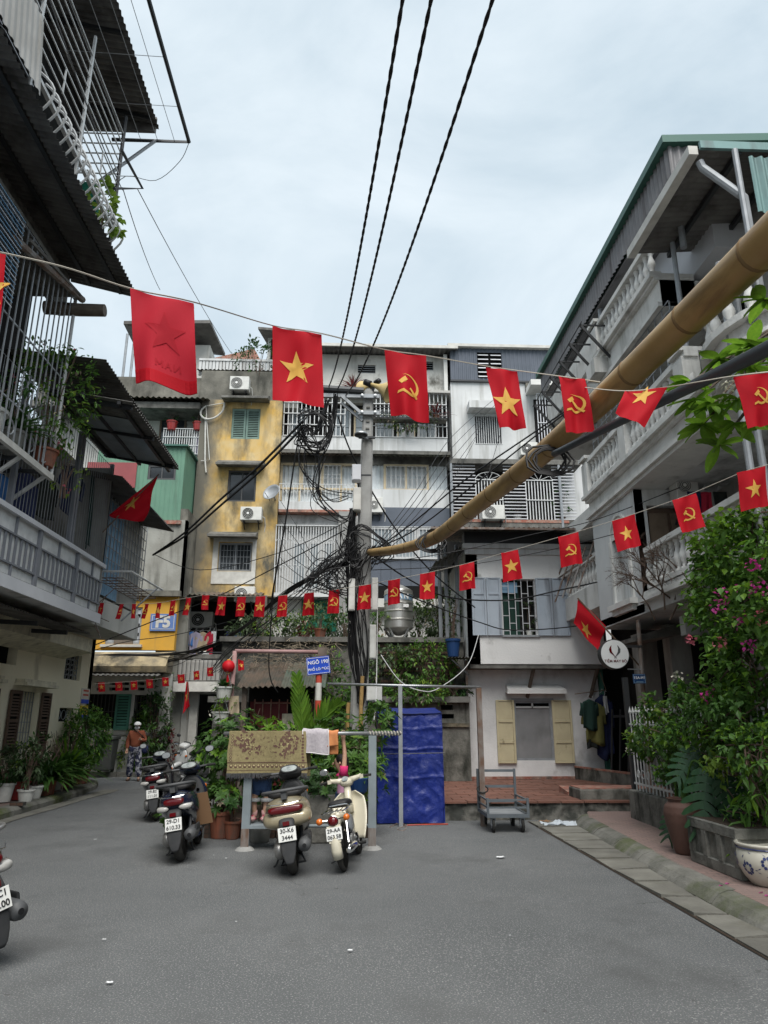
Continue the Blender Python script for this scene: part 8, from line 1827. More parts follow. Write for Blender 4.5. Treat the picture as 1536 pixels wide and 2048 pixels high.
def drape(label,name,xa,xb,front,back,mat,seed,off=.03,hem=None,cat='towel'):
 t=thing(name,label,cat,((xa+xb)/2,FY,bz));rn=random.Random(seed);p1=rn.uniform(0,6)
 def fn(u,v):
  x=lerp(xa,xb,u);L_=front+back+.1;s=v*L_;R_=.032+off
  if s<front:return Vector((x+.01*math.sin(7*s+p1),FY-R_-.012*math.sin(u*9+p1)*(front-s)/front*1.6,bz-(front-s)*(1-.06*math.sin(3*u+p1))))
  a=min(1,(s-front)/.1)
  if s<front+.1:an=lerp(math.pi,0,a);return Vector((x,FY+R_*math.cos(an),bz+R_*math.sin(an)+.006*math.sin(u*11+p1)))
  return Vector((x,FY+R_+.01*math.sin(u*8),bz-(s-front-.1)))
 o=MB().grid(fn,20,30).build('fabric',mat,t,smooth=True);m=o.modifiers.new('s','SOLIDIFY');m.thickness=.012
 if hem:MB().tube([fn(0,k/20*.5)for k in range(20,-1,-1)]+[fn(k/20,0)for k in range(1,20)]+[fn(1,k/20*.5)for k in range(21)],.009,5).build('hem',hem,t,smooth=True)
 return t
drape('grey lilac towel with pale hem folded over the bar on the rug end','hanging_towel',PY(606,1467,FY).x,PY(657,1467,FY).x,.255,.2,'towel',3,.035,'towelhem')
drape('orange towel hanging on the bar behind the grey towel','hanging_towel',PY(640,1467,FY).x,PY(677,1467,FY).x,.16,.27,'orangecloth',5,.012)
GY=12.12;gz_=PY(880,1372,GY).z
gf=thing('pipe_frame','rusty pipe frame with high crossbar standing over the blue tarp','pipe frame',(1.4,GY,0))
xa,xb=PY(802,1650,GY).x,PY(967,1650,GY).x;xs=PY(655,1368,GY).x
MB().tube([(xs,GY,gz_+.03),(xb+.03,GY,gz_-.02)],.022,8).build('crossbar','steel',gf,smooth=True);MB().box(xa-.032,xa+.032,GY-.03,GY+.03,0,gz_-.0).build('post','greymetal',gf);MB().box(xb-.042,xb+.042,GY-.04,GY+.04,0,gz_-.03).build('post','rustpipe',gf)
tx0,tx1=PY(756,1600,12.35).x,PY(888,1600,12.35).x;tyb,tyf=13.4,12.4;tz=PY(820,1425,12.4).z
tp=thing('tarp_covered_stall','tall box shape wrapped in crumpled royal blue tarpaulin','tarp',((tx0+tx1)/2,12.9,0))
def crumple(p,n,amp=.026):
 f=noise.noise((p.x*4.2,p.y*4.2,p.z*3.1))*1.0+-1.1*abs(noise.noise((p.x*5+p.z*2.5,p.y*5,p.z*3-p.x*2)))-.7*abs(noise.noise((p.x*9-p.z*4,p.y*9,p.z*6+p.x*5)))+.12*noise.noise((p.x*26,p.y*26,p.z*20))
 return p+n*(amp*f)
tb=MB();bulge=lambda z:.012+.03*max(0,1-z/1.2)
nx,nz=60,90
def tfront(u,v):
 z=lerp(0.02,tz,v);k=1+.03*(1-v);cx=(tx0+tx1)/2;p=Vector((cx+(lerp(tx0,tx1,u)-cx)*k,tyf-.05*(1-v)+.02*math.sin(u*3),z-.03*math.sin(u*math.pi)*(v>.98)))
 for rz,am in((.66,.022),(.40,.012),(.85,.012)):p.y-=am*math.exp(-((v-rz-.01*math.sin(u*9))/.012)**2)
 return crumple(p,Vector((0,-1,0)))
tb.grid(tfront,nx,nz)
tb.grid(lambda u,v:crumple(Vector(((tx0+tx1)/2+(tx1-(tx0+tx1)/2)*(1+.03*(1-v)),lerp(tyf-.05*(1-v),tyb,u),lerp(.02,tz+.10*u,v))),Vector((1,0,0))),30,60)
tb.grid(lambda u,v:crumple(Vector(((tx0+tx1)/2+(tx0-(tx0+tx1)/2)*(1+.03*(1-v)),lerp(tyb,tyf-.05*(1-v),u),lerp(.02,tz+.10*(1-u),v))),Vector((-1,0,0))),20,40)
tb.grid(lambda u,v:crumple(Vector((lerp(tx0,tx1,u),lerp(tyf,tyb,v),tz+.10*v-.012*math.sin(u*math.pi)+.02*math.exp(-((v-.0)/.05)**2)*0)),Vector((0,0,1)),.012),40,30)
tb.build('tarpaulin','tarp',tp,smooth=True,weld=True)
o=MB().tube(catmull([(tx0-.02,tyf-.07,.62*tz),(lerp(tx0,tx1,.5),tyf-.085,.625*tz),(tx1+.03,tyf-.06,.63*tz)],6),.007,5).build('tie_cord','cablegrey',tp)
MB().tube(catmull([(xa+.1,12.2,.012),(tx1-.3,12.25,.014),(tx1+.05,12.3,.012)],5),.010,5).build('orange_rope','postorange',tp)
o=MB().tube(catmull([PZ(780,1655),PZ(800,1648)+Vector((0,0,.02)),PZ(812,1655),PZ(806,1662),PZ(795,1658),PZ(815,1652)],6),.012,5).build('chain','rustpipe');tag(o,'dark chain heaped at the foot of the pipe frame','chain')
tarp2=None
tr=thing('hand_trolley','grey steel four wheeled platform trolley with low rails and tall handle','trolley',(2.37,11.7,0))
X0,X1,Y0,Y1=2.02,2.66,11.38,12.25;zf=PY(1030,1628,11.4).z;zh=PY(1015,1537,12.25).z;zr_=PY(1030,1596,11.4).z
def bx(nm,*a,m='trolleygrey'):return MB().box(*a).build(nm,m,tr)
for(a,b,c,d)in((X0,X1,Y0,Y0+.04),(X0,X1,Y1-.04,Y1)):bx('bed_rail',a,b,c,d,zf-.05,zf+.0)
for(a,b)in((X0,X0+.04),(X1-.04,X1)):bx('bed_rail',a,b,Y0+.041,Y1-.041,zf-.05,zf)
for k in range(5):y=lerp(Y0+.05,Y1-.18,k/4);bx('bed_plank',X0+.041,X1-.041,y,y+.13,zf-.03,zf-.01,m='greymetal')
for x in(X0,X1-.035):
 bx('corner_post',x,x+.035,Y0,Y0+.035,zf,zr_);bx('handle_post',x,x+.035,Y1-.035,Y1,zf,zh)
 for z in(zf+.09,zr_-.03):bx('side_rail',x+.006,x+.03,Y0+.036,Y1-.036,z-.012,z+.012)
for z in(zf+.09,zr_-.025):bx('front_rail',X0+.036,X1-.036,Y0+.006,Y0+.03,z-.012,z+.012)
for z in(zh-.03,zh-.27,zf+.1):bx('handle_bar',X0+.036,X1-.036,Y1-.03,Y1-.006,z-.02,z+.02)
for(x,y)in((X0+.1,Y0+.08),(X1-.1,Y0+.08),(X0+.1,Y1-.1),(X1-.1,Y1-.1)):
 r=.10;cst=MB().lathe([(.001,-.022),(r*.6,-.024),(r,-.018),(r,.018),(r*.6,.024),(.001,.022)],(x,y,r),18,'x').build('caster_wheel','rubber',tr);MB().lathe([(.001,-.027),(r*.45,-.027),(r*.45,.027),(.001,.027)],(x,y,r),12,'x').build('caster_hub','greymetal',cst);MB().hexa([(x-.035,y-.03,r),(x+.035,y-.03,r),(x+.035,y+.03,r),(x-.035,y+.03,r),(x-.035,y-.04,zf-.051),(x+.035,y-.04,zf-.051),(x+.035,y+.04,zf-.051),(x-.035,y+.04,zf-.051)]).build('caster_fork','greymetal',cst)
lk=MB().tube([(xb+.09*math.cos(a*.52),GY-.02+.03*math.sin(a*.52),.55+.05*math.sin(a*.52))for a in range(12)],.012,6,closed=True).build('cable_lock','rubber');tag(lk,'black cable lock looped round the rusty post and the trolley','lock')
def litter(lab,px_,py_,s,mat,seed,name='litter'):
 rn=random.Random(seed);p=PZ(px_,py_);mb=MB();mb.grid(lambda u,v:Vector((p.x+(u-.5)*s*1.6,p.y+(v-.5)*s,.016+.35*s*abs(noise.noise((u*3+seed,v*3,seed)))+.1*s*rn.random()*0)),8,8);o=mb.build(name,mat,smooth=False);tag(o,lab,'litter');return o
litter('crumpled pale blue plastic bag on the kerb by the terrace',1118,1652,.34,'plasticbag',2,'plastic_bag');litter('small brown paper scrap beside the plastic bag',1092,1646,.14,'cardboard',5);litter('white paper scrap lying alone on the asphalt before the trolley',1001,1717,.06,'clothwhite',7);litter('thin white straw litter lying alone on the open asphalt',219,1970,.025,'clothwhite',9)
for i,(x,y)in enumerate(((472,1847),(208,1883),(190,1681),(427,1713),(452,1719),(700,1905),(1020,1875))):o=litter('tiny white paper fleck on the open asphalt',x,y,.010+.006*(i%3),'clothwhite',30+i);o['group']='paper flecks on the asphalt'
pf_=thing('pink_pipe_frame','faded pink pipe frame beside the lane sign carrying hanging pots','pipe frame',(-1.4,13,0))
a=PY(470,1302,12.9);b=PY(643,1304,13.1);c=PY(452,1480,12.9)
MB().tube([a,b],.035,8).build('beam','pinkpipe',pf_,smooth=True);MB().tube([a,Vector((c.x,12.9,.1))],.04,8).build('post','pinkpipe',pf_,smooth=True);MB().box(b.x-.06,b.x+.1,13.05,13.15,b.z-.35,b.z+.08).build('end_block','woodgrey',pf_)
ln_=PY(457,1333,12.8);lt=thing('red_lantern','round red paper lantern with tassel hanging from the pink frame','lantern',tuple(ln_))
MB().lathe([(.03,-.105),(.075,-.085),(.105,-.04),(.112,0),(.105,.04),(.075,.085),(.03,.105)],tuple(ln_),20).build('globe','lantern',lt,smooth=True);MB().lathe([(.032,-.125),(.032,-.105)],tuple(ln_),12).build('base_ring','gold',lt);MB().lathe([(.032,.105),(.032,.125)],tuple(ln_),12).build('top_ring','gold',lt)
MB().tube([ln_-Vector((0,0,.12)),ln_-Vector((0,0,.38))],[.02,.03],8).build('tassel','lantern',lt);MB().tube([ln_+Vector((0,0,.12)),a+Vector((0,0,-.02))],.005,5).build('cord','rope',lt)
p=PY(480,1332,12.8);o=flag('crumpled red pennant hanging beside the red lantern',((476,1318),(487,1322),(488,1340),(477,1342)),12.8,'s',77,'pennants by the lantern',.15,nu=6,nv=6)
for i,(px_,py_,lab,lf,md)in enumerate(((447,1395,'white hanging pot with dark purple leaves under the lantern','leafdark','spiky'),(440,1445,'white hanging pot with bright green moss fern below the purple leaved one','leafbright','bush'))):
 q=PY(px_,py_,12.75);t=potplant(lab,(q.x,12.75,q.z-.02),.20,.15,'potwhite',lf,.34,.24,40 if md=='spiky' else 180,.03 if md=='spiky' else.05,mode=md,droop=.5);MB().tube([(q.x-.13,12.75,q.z+.18),(q.x,12.75,q.z+.55),(q.x+.13,12.75,q.z+.18)],.005,5).build('hanger_wire','steel',t);MB().tube([(q.x,12.75,q.z+.55),(c.x,12.9,q.z+.7)],.006,5).build('hook','steel',t)
o=litter('faded pink plastic sheet tied to the pink post',0,1900,.1,'pinkflower',3)if False else None
sh_=MB().grid(lambda u,v:Vector((PY(lerp(458,478,u),lerp(1392,1428,v),12.8)))+Vector((0,.03*math.sin(u*5+v*4),0)),8,8).build('plastic_sheet','clothbeige',smooth=True);tag(sh_,'grubby pale plastic sheet tied to the pink post','plastic sheet')
def bush(label,c,R,h,leaf,n,ls,name='bush',cat='bush',flat=1.,mode='bush',lw=.45,seed=1,droop=.3,flowers=None,stems=8,group=None):return potplant(label,c,.2,max(.12,R*.3),'potgrey',leaf,h,R,n,ls,cat,group,name,stems,droop,flat,False,'foliage',None,flowers,seed,lw,mode)
hd=thing('planter_bed','low brick edged planter bed round the utility pole','planter',(-.6,11.8,0))
MB().prism([(-2.1,11.2),(.25,11.0),(.3,13.6),(-2.3,13.8)],(0,0,-.02),UX,UY,(0,0,.24)).build('soil','soil',hd)
for i in range(9):x=lerp(-2.1,.2,i/9);MB().box(x,x+.24,10.98+.1*(1-i/9),11.1+.1*(1-i/9),-.02,.26).build('edge_brick','brickwall',hd)
bush('dense dark shrub with white blossoms behind the black scooter',(-1.85,11.6,.15),.62,1.75,'leafbush',1500,.10,mode='whorl',seed=11,flowers=('whiteflower',6,.05))
bush('glossy green shrub right behind the rug',(-1.0,12.2,.2),.7,1.5,'leafbush',1300,.11,mode='whorl',seed=12)
bush('pale striped umbrella plant between child and steel post',(.02,11.2,.2),.50,1.35,'leaf',1300,.13,mode='whorl',seed=13,lw=.28,droop=.5)
bush('leafy shrub at the pole foot above the washing bar',(-.25,12.5,.3),.65,1.55,'leafbush',1200,.12,mode='whorl',seed=14)
bush('variegated shrub reaching over the blue tarp edge',(.42,12.0,1.2),.28,.75,'leaf',200,.15,mode='whorl',seed=15,lw=.3)
bush('low dark foliage behind the parked moped',(-.45,11.0,.1),.5,1.0,'leafdark',700,.10,mode='whorl',seed=16)
bush('young shrub beside the pink post at the planter corner',(-2.0,12.4,.15),.45,1.5,'leafbush',700,.10,mode='whorl',seed=17)
bush('light green seedling shoots above the rug',(-1.3,12.0,1.2),.35,.5,'leafbright',160,.12,mode='whorl',seed=18,lw=.3)
bush('small rosette plant growing behind the second black scooter',(-2.55,12.9,.02),.35,.7,'leaf',260,.12,mode='whorl',seed=19)
bush('white flowering weed at the black scooter wheel',(-2.35,10.2,.02),.22,.55,'leaf',90,.16,mode='whorl',seed=20)
pm=thing('areca_palm','bright green upright palm frond growing beside the striped sign post','palm',(-.85,12.4,.2))
rib=catmull([(-.82,12.4,.2),(-.82,12.4,1.2),(-.86,12.38,1.7),(-.95,12.33,2.28)],6);MB().tube(rib,[lerp(.025,.006,k/(len(rib)-1))for k in range(len(rib))],6).build('rachis','leafpalm',pm)
rnd=random.Random(9)
for fr_ in range(2):
 r2=rib if fr_==0 else catmull([(-.82,12.4,.3),(-.80+.1*fr_*(1 if fr_==1 else-1.6),12.35,1.15),(-.78+.28*(1 if fr_==1 else-1.25),12.3,1.65),(-.78+.5*(1 if fr_==1 else-1.0),12.25,1.85)],6)
 if fr_:MB().tube(r2,[lerp(.02,.005,k/(len(r2)-1))for k in range(len(r2))],6).build('rachis','leafpalm',pm)
 for k in range(7,len(r2)):
  p=r2[k];tn=(r2[k]-r2[k-1]).normalized()
  for s in(-1,1):
   for e in(0,.5):
    d=(Vector((s*.42,rnd.uniform(-.25,.1),0))+tn*.95).normalized();l=.36*math.sin(math.pi*min(.95,(k+e)/len(r2)*.8+.15))+.08;mb=MB();q0=p+tn*e*.05;sd=d.cross(Vector((0,1,0))).normalized()*.021;prev=None
    for w_ in range(5):
     t_=w_/4;q=q0+d*l*t_-Vector((0,0,.14*l*t_*t_));ww=sd*math.sin(math.pi*(.15+.83*t_));cur=(q-ww,q+Vector((0,.006,0)),q+ww)
     if prev:mb.face([prev[0],prev[1],cur[1],cur[0]]);mb.face([prev[1],prev[2],cur[2],cur[1]])
     prev=cur
    mb.build('leaf','leafpalm',pm)
for i,(x,y,ph,pr2,m,lf,n,lab)in enumerate(((435,1680,.36,.17,'terracotta','leafbush',160,'large terracotta pot with shrub beside the black scooter'),(460,1682,.24,.12,'terracotta','leafdark',90,'small terracotta pot next to the large one by the washing post'),(516,1688,.26,.17,'potgrey','leafdark',60,'grey tub under the foot plank of the washing frame'),(632,1682,.24,.17,'terracotta','leafdark',50,'orange tub between gold scooter and moped'),(417,1655,.30,.13,'potwhite','leafbush',60,'white bucket behind the black scooter'))):
 p=PZ(x,y);potplant(lab,(p.x,p.y+.18,0),ph,pr2,m,lf,.45,.24,n,.11,mode='whorl',seed=40+i)
tb_=thing('concrete_trough','old concrete trough in the shadow behind the moped','trough',(-.25,10.75,0));bevel(MB().box(-.62,.02,10.55,10.9,.0,.62).build('trough','mossconc',tb_),.02);MB().box(-.58,-.02,10.59,10.86,.621,.63).build('soil','soil',tb_)
bb_=MB().lathe([(.10,0),(.13,.03),(.17,.2),(.16,.21),(.12,.05),(.001,.03)],(.08,10.75,.62),16).build('blue_basin','bluebarrel');tag(bb_,'blue basin behind the moped handlebar','basin')
row=[(12,1605,.34,.19,'potwhite','leafdark','leafy shrub in patterned white pot by the red dado',.5,.32,150,'bush'),(36,1600,.34,.25,'potred','leafgrey','bushy plant in big glossy red bowl pot',.65,.36,260,'bush'),(58,1605,.22,.15,'potwhite','leafgrey','twiggy rose in small white tub next to the red bowl',.75,.2,70,'bush'),(74,1598,.24,.17,'potwhite','leafdark','tall thin rose in wide white tub',.95,.24,110,'bush'),(92,1592,.30,.17,'terracotta','leafdark','spreading palm in square terracotta pot',.75,.42,60,'spiky'),(104,1590,.30,.14,'terracotta','leafdark','strap leaf plant in dark terracotta pot',.8,.4,60,'spiky'),(118,1581,.34,.14,'potwhite','leafdark','dark strap leaf plant in tall white pot',.9,.4,70,'spiky'),(134,1578,.36,.13,'terracotta','leafbush','green bamboo palm in tall terracotta pot',1.0,.42,80,'spiky'),(148,1572,.38,.14,'potbrown','leafdark','round leafy shrub in tall brown pot',.95,.36,260,'bush'),(168,1568,.33,.19,'terracotta','leafdark','weeping ficus in square terracotta pot at the kerb corner',1.35,.52,900,'bush')]
for i,(x,y,ph,pr2,m,lf,lab,h_,sp_,n,md)in enumerate(row):
 p=PZ(x,y,.14);p.x-=.12;potplant(lab,(p.x,p.y+.1,.14),ph,pr2,m,{'leafdark':'leafbush','leafgrey':'leafbush'}.get(lf,lf)if i>3 else lf,h_*1.12,sp_*1.1,n*2,.042 if md=='spiky' else.12,mode=md,droop=.75 if i==9 else.45,stems=9,seed=60+i,name='potted_plant',flowers=('whiteflower',6,.035)if i in(3,)else None)
br_=MB().box(0,.24,0,.12,0,.06).build('loose_brick','brickwall');br_.location=PZ(30,1612,.14)+Vector((-.1,0,0));tag(br_,'loose red brick supporting the red bowl pot','brick')
for i,(x,y,R,h_,lf,n,lab,md)in enumerate(((335,1535,.55,2.4,'leafdark',900,'tall dark shrub before the ground floor windows','bush'),(318,1535,.5,1.7,'leaf',600,'fan palm shrub behind the walking person','bush'),(355,1535,.4,1.3,'leafred',300,'reddish shrub by the white fascia pillar','bush'),(305,1533,.4,.8,'leafyellow',260,'low yellow green shrub beside the walking person','bush'),(345,1532,.45,3.6,'leafgrey',500,'thin bamboo clump reaching the tiny flags','bush'))):
 p=PZ(x,y,.12);bush(lab,(p.x,23.0+.1*i,.12),R,h_,lf,n,.14,seed=80+i,flat=.7)
bn=thing('wheeled_bin','dark grey wheeled refuse bin against the far wall','bin',(-7.7,22.7,.12));r=RY(193,1472,232,1524,22.75)
bevel(MB().hexa([(r[0]+.05,22.5,.2),(r[1]-.05,22.5,.2),(r[1]-.05,22.95,.2),(r[0]+.05,22.95,.2),(r[0],22.45,r[3]-.1),(r[1],22.45,r[3]-.1),(r[1],23.0,r[3]-.1),(r[0],23.0,r[3]-.1)]).build('body','binplastic',bn),.03);bevel(MB().box(r[0]-.03,r[1]+.03,22.4,23.03,r[3]-.098,r[3]).build('lid','binplastic',bn),.02)
for x in(r[0]+.1,r[1]-.1):MB().lathe([(.001,-.03),(.09,-.03),(.09,.03),(.001,.03)],(x,22.9,.21),14,'x').build('wheel','rubber',bn)
MB().lathe([(.12,0),(.16,.2),(.17,.22)],PZ(318,1535,.12),12).build('stone_pot','potgrey');tag(COL.objects[-1],'grey stone bowl on the far kerb','pot')
for i,(x,y,Y,R,h_,lf,n,ls,lab)in enumerate(((520,1300,19.5,.9,.95,'leafgrey',700,.13,'dry grassy bush at the loggia end of the roof garden'),(575,1290,20,.8,.9,'leaf',600,.13,'green bush in the roof garden under the white cage'),(640,1300,19.6,.9,1.1,'leafgrey',700,.13,'mixed shrub in the roof garden before the green netting'),(690,1290,19,.6,1.2,'leafdark',420,.13,'dark shrub in the roof garden touching the pole cables'),(885,1300,18.3,.6,1.35,'leafgrey',800,.11,'wiry shrub between water tank and house posts'),(880,1290,18.2,.5,1.5,'leafgrey',420,.10,'tall wiry shrub by the house drain posts'),(840,1235,19.2,.55,1.1,'leaf',420,.12,'fresh green shrub behind the water tank'),(752,1240,18.4,.35,.8,'leaf',200,.13,'green shoots between pole and tank'),(612,1262,19.2,.3,.6,'leafred',120,.13,'dark red croton in the roof garden'))):
 p=PY(x,y,Y);bush(lab,(p.x,Y,zgt+.1),R,max(h_,p.z-zgt+h_*.6-.0)if False else h_,lf,n,ls,seed=120+i,flat=.7)
for i,(x,y,m,lab)in enumerate(((455,1290,'terracotta','x'),(640,1300,'terracotta','terracotta pot on the edge of the roof garden'))):
 if i:p=PY(x,1302,17.9);potplant(lab,(p.x,17.75,zgt+.12),.22,.15,m,'leafgrey',.4,.25,60,.1,seed=140)
for i,(x,y,Y,R,h_,lf,n,lab)in enumerate(((705,1360,15.8,.75,2.6,'leafbush',1300,'tall hedge shrub behind the lane sign'),(670,1330,16.4,.6,3.2,'leaf',900,'bamboo like shrub between lane sign and pole'),(790,1340,17.3,.7,1.2,'leafgrey',700,'creeper hanging over the brick terrace wall'),(850,1330,17.35,.8,1.1,'leaf',700,'green creeper spilling below the water tank'),(830,1385,16.9,.75,.45,'leaf',500,'moss and ferns on the mossy ledge'),(600,1420,14.3,.5,1.5,'leafdark',500,'dark shrub under the shack eave'),(910,1380,17.2,.35,.35,'leafdark',120,'small fern on the ledge near the house'))):
 p=PY(x,y,Y);zb=0.05 if i in(0,1,5)else p.z-h_*.5;bush(lab,(p.x,Y,zb),R,h_,lf,n,.12,seed=150+i,flat=.5 if i not in(0,1)else.8,droop=.6 if i in(2,3)else.3)
def vine(label,spots,leaf,n,ls,seed,name,cat,flowers=None,lw=.7):
 rn=random.Random(seed);t=thing(name,label,cat,tuple(spots[0][0]));mb=MB();st=MB();fl=MB()
 for(c,R)in spots:
  c=Vector(c);k=int(n*R[0]*R[2])
  for q in range(6):st.tube(catmull([c+Vector((0,0,-R[2])),c+rdir(rn)*R[0]*.4,c+Vector((rn.uniform(-1,1)*R[0],rn.uniform(-1,1)*R[1],rn.uniform(-1,1)*R[2]))],4),.008,4,cap=False)
  ncl=max(5,k//9);cl=[]
  for q in range(ncl):d=rdir(rn);f=rn.uniform(.55,1.05);cl.append((c+Vector((d.x*R[0]*f,d.y*R[1]*f,d.z*R[2]*f)),d))
  for q in range(k):
   cc,d=cl[q%ncl];p=cc+rdir(rn)*.13*rn.random();leafq(mb,p,(d*.5+rdir(rn)*.8-Vector((0,0,.35))).normalized(),ls*rn.uniform(.6,1.25),lw,rn)
 nf=len(mb.f);mb2=MB();mb2.v=mb.v;mb2.f=[f for i,f in enumerate(mb.f)if(i//4)%5==0];mb.f=[f for i,f in enumerate(mb.f)if(i//4)%5]
 mb.build('foliage',leaf,t,kind='stuff');mb2.build('young_leaves',{'leaf':'leafbright','leafbush':'leafbright','leafdark':'leafbush'}.get(leaf,leaf),t,kind='stuff');st.build('stems','twig',t,kind='stuff')
 if flowers:
  for(c,m,s,k)in flowers:
   fl=MB()
   for q in range(k):leafq(fl,Vector(c)+rdir(rn)*s,rdir(rn),.05,.8,rn)
   fl.build('flower_cluster',m,t,kind='stuff')
 return t
mg=[(PX(x,y,3.98),('magentaflower','pinkflower')[y%2],.07,17)for x,y in((1448,1190),(1480,1240),(1500,1290),(1510,1130),(1490,1178),(1436,1210),(1520,1180),(1440,1285),(1417,1390),(1525,1235),(1385,1275))]
vine('lush bougainvillea with magenta flowers climbing the villa front',[(PX(1500,1110,4.7),(.55,.5,.55)),(PX(1470,1230,4.6),(.55,.5,.5)),(PX(1520,1330,4.5),(.55,.5,.6)),(PX(1440,1160,4.8),(.3,.3,.35)),(PX(1500,1430,4.6),(.55,.5,.5)),(PX(1430,1120,4.9),(.35,.3,.2)),(PX(1560,1200,4.3),(.4,.5,.7))],'leaf',4600,.095,5,'bougainvillea','bougainvillea',mg)
vine('yellow green creeper over the top of the bougainvillea',[(PX(1440,1075,4.9),(.5,.35,.18)),(PX(1500,1050,4.7),(.4,.35,.2)),(PX(1400,1180,4.9),(.2,.2,.3))],'leafbright',4200,.09,8,'creeper','creeper')
bm_=vine('round leaved shrub with pale tips leaning over the white fence',[(PX(1345,1440,4.45),(.45,.5,.45)),(PX(1400,1490,4.4),(.5,.5,.35)),(PX(1300,1490,4.4),(.34,.45,.25)),(PX(1385,1390,4.5),(.25,.35,.25)),(PX(1480,1440,4.1),(.35,.4,.3)),(PX(1420,1440,4.15),(.35,.4,.3)),(PX(1510,1500,3.95),(.3,.4,.25)),(PX(1350,1540,4.3),(.3,.4,.15))],'leafbush',5200,.09,6,'fence_shrub','shrub',[(PX(1355,1350,4.4),'whiteflower',.06,14),(PX(1258,1500,4.35),'whiteflower',.05,10),(PX(1420,1395,4.4),'magentaflower',.06,14)],.6)
vine('light green rosettes of a shrub above the planter box',[(PX(1470,1530,4.1),(.28,.3,.12)),(PX(1430,1510,4.2),(.2,.25,.1)),(PX(1320,1420,4.4),(.22,.25,.12)),(PX(1290,1470,4.3),(.2,.25,.1))],'leafyellow',3600,.08,7,'rosette_shrub','shrub',None,.75)
vine('narrow leaved dracaena thicket in the porcelain pot corner',[(PX(1515,1640,4.15),(.35,.35,.35)),(PX(1525,1560,4.1),(.32,.35,.35)),(PX(1500,1710,4.1),(.25,.3,.15))],'leaf',1500,.17,9,'dracaena','plant',None,.26)
vine('dark foliage mass behind the monstera',[(PX(1440,1590,4.6),(.5,.5,.4)),(PX(1500,1500,4.8),(.5,.5,.5)),(PX(1400,1560,4.7),(.4,.5,.3))],'leafdark',1900,.11,10,'dark_shrub','shrub')
mt=thing('magnolia_tree','magnolia tree with long glossy leaves hanging in above the bougainvillea','tree',(4.6,4.6,.13))
trunk=catmull([(4.9,4.4,.1),(4.85,4.5,2.0),(4.6,4.7,3.6),(4.2,5.0,4.9)],6);MB().tube(trunk,[lerp(.11,.05,k/(len(trunk)-1))for k in range(len(trunk))],9).build('trunk','bark',mt,smooth=True)
rnd=random.Random(31);lfm=MB()
for q in range(1):
 i_=[];d=Vector((0,1,0));mbx=MB();P=[]
 n_=6;prev=None
 for k in range(n_+1):
  t_=k/n_;wv=.22*math.sin(math.pi*(.06+.90*t_))**.8;y_=t_;zz=-.16*t_*t_;cur=(Vector((-wv,y_,zz+.05)),Vector((0,y_,zz)),Vector((wv,y_,zz+.05)))
  if prev:mbx.face([prev[0],prev[1],cur[1],cur[0]]);mbx.face([prev[1],prev[2],cur[2],cur[1]])
  prev=cur
leaf0=mbx.build('leaf','leafbright',mt,local=True,smooth=True);leaf0.scale=(.001,)*3
first=True
def bigleaf(p,d,l,mat=None):
 global first
 d=Vector(d).normalized();q=d.to_track_quat('Y','Z').to_euler();loc=Vector(p)-Vector(mt.location)
 if first:o=leaf0;o.location=loc;o.rotation_euler=q;o.scale=(l,l,l);first=False;return
 o=inst(leaf0,mt,loc,(q.x,q.y+rnd.uniform(-.5,.5),q.z),(l*rnd.uniform(.8,1.2),l,l))
hubs=[(1440,720,3.9),(1500,735,3.8),(1392,800,4.3),(1470,850,4.0),(1520,830,3.7),(1405,850,4.2),(1530,600,3.4),(1440,890,4.2),(1500,690,3.8),(1380,765,4.3),(1475,800,4.0),(1530,700,3.6),(1425,810,4.2)]
for(x,y,Y)in hubs:
 c=PY(x,y,Y);br=catmull([trunk[-1].lerp(trunk[-4],rnd.random()),(trunk[-1]+c)/2+Vector((0,0,.12)),c],4);MB().tube(br,[lerp(.02,.007,k/(len(br)-1))for k in range(len(br))],6).build('branch','bark',mt)
 for k in range(12):a=k*.55+rnd.random()*.5;bigleaf(c,Vector((math.cos(a),.55*math.sin(a),rnd.uniform(-.75,.45))),rnd.uniform(.11,.20))
fl=MB()
for(x,y,Y)in((1452,800,4.0),(1460,770,4.0)):
 for k in range(18):leafq(fl,PY(x,y,Y)+rdir(rnd)*.035,rdir(rnd),.03,.5,rnd)
fl.build('pale_buds','whiteflower',mt,kind='stuff')
tw=MB();rnd=random.Random(17)
def twig(p,d,l,r,dep):
 q=p+d*l;m_=(p+q)/2+rdir(rnd)*l*.08;tw.tube([p,m_,q],[r,r*.85,r*.7],4,cap=False)
 if dep:
  for k in range(3 if dep>1 else 4):dd=(d+rdir(rnd)*.75+Vector((0,0,-.05))).normalized();twig(p.lerp(q,rnd.uniform(.45,1)),dd,l*rnd.uniform(.55,.8),r*.6,dep-1)
for(x,y,Y,dx,dz)in((1310,1240,11.2,-.5,.8),(1330,1220,11.,-.2,1),(1330,1180,11.3,-.6,.7),(1350,1200,10.8,.1,1),(1345,1200,11.0,-.5,.3),(1340,1240,11.,.5,.7)):twig(PY(x,y,Y),Vector((dx,-.2,dz)).normalized(),.55,.016,4)
o=tw.build('bare_shrub','twig');tag(o,'bare brown twiggy shrub tangled before the white villa bay','shrub');o['kind']='stuff'
jp=PZ(1362,1712,.13);jr=thing('glazed_jar','tall brown glazed jar with ribbed body on the pavement below the villa','jar',(jp.x+.15,jp.y+.12,.13))
jx=jr.location.x;jy=jr.location.y
prf=[(.13,0),(.15,.02),(.19,.18),(.225,.34),(.235,.44),(.215,.52),(.17,.565),(.18,.59),(.19,.60),(.17,.60),(.15,.57),(.001,.55)]
pr2=[]
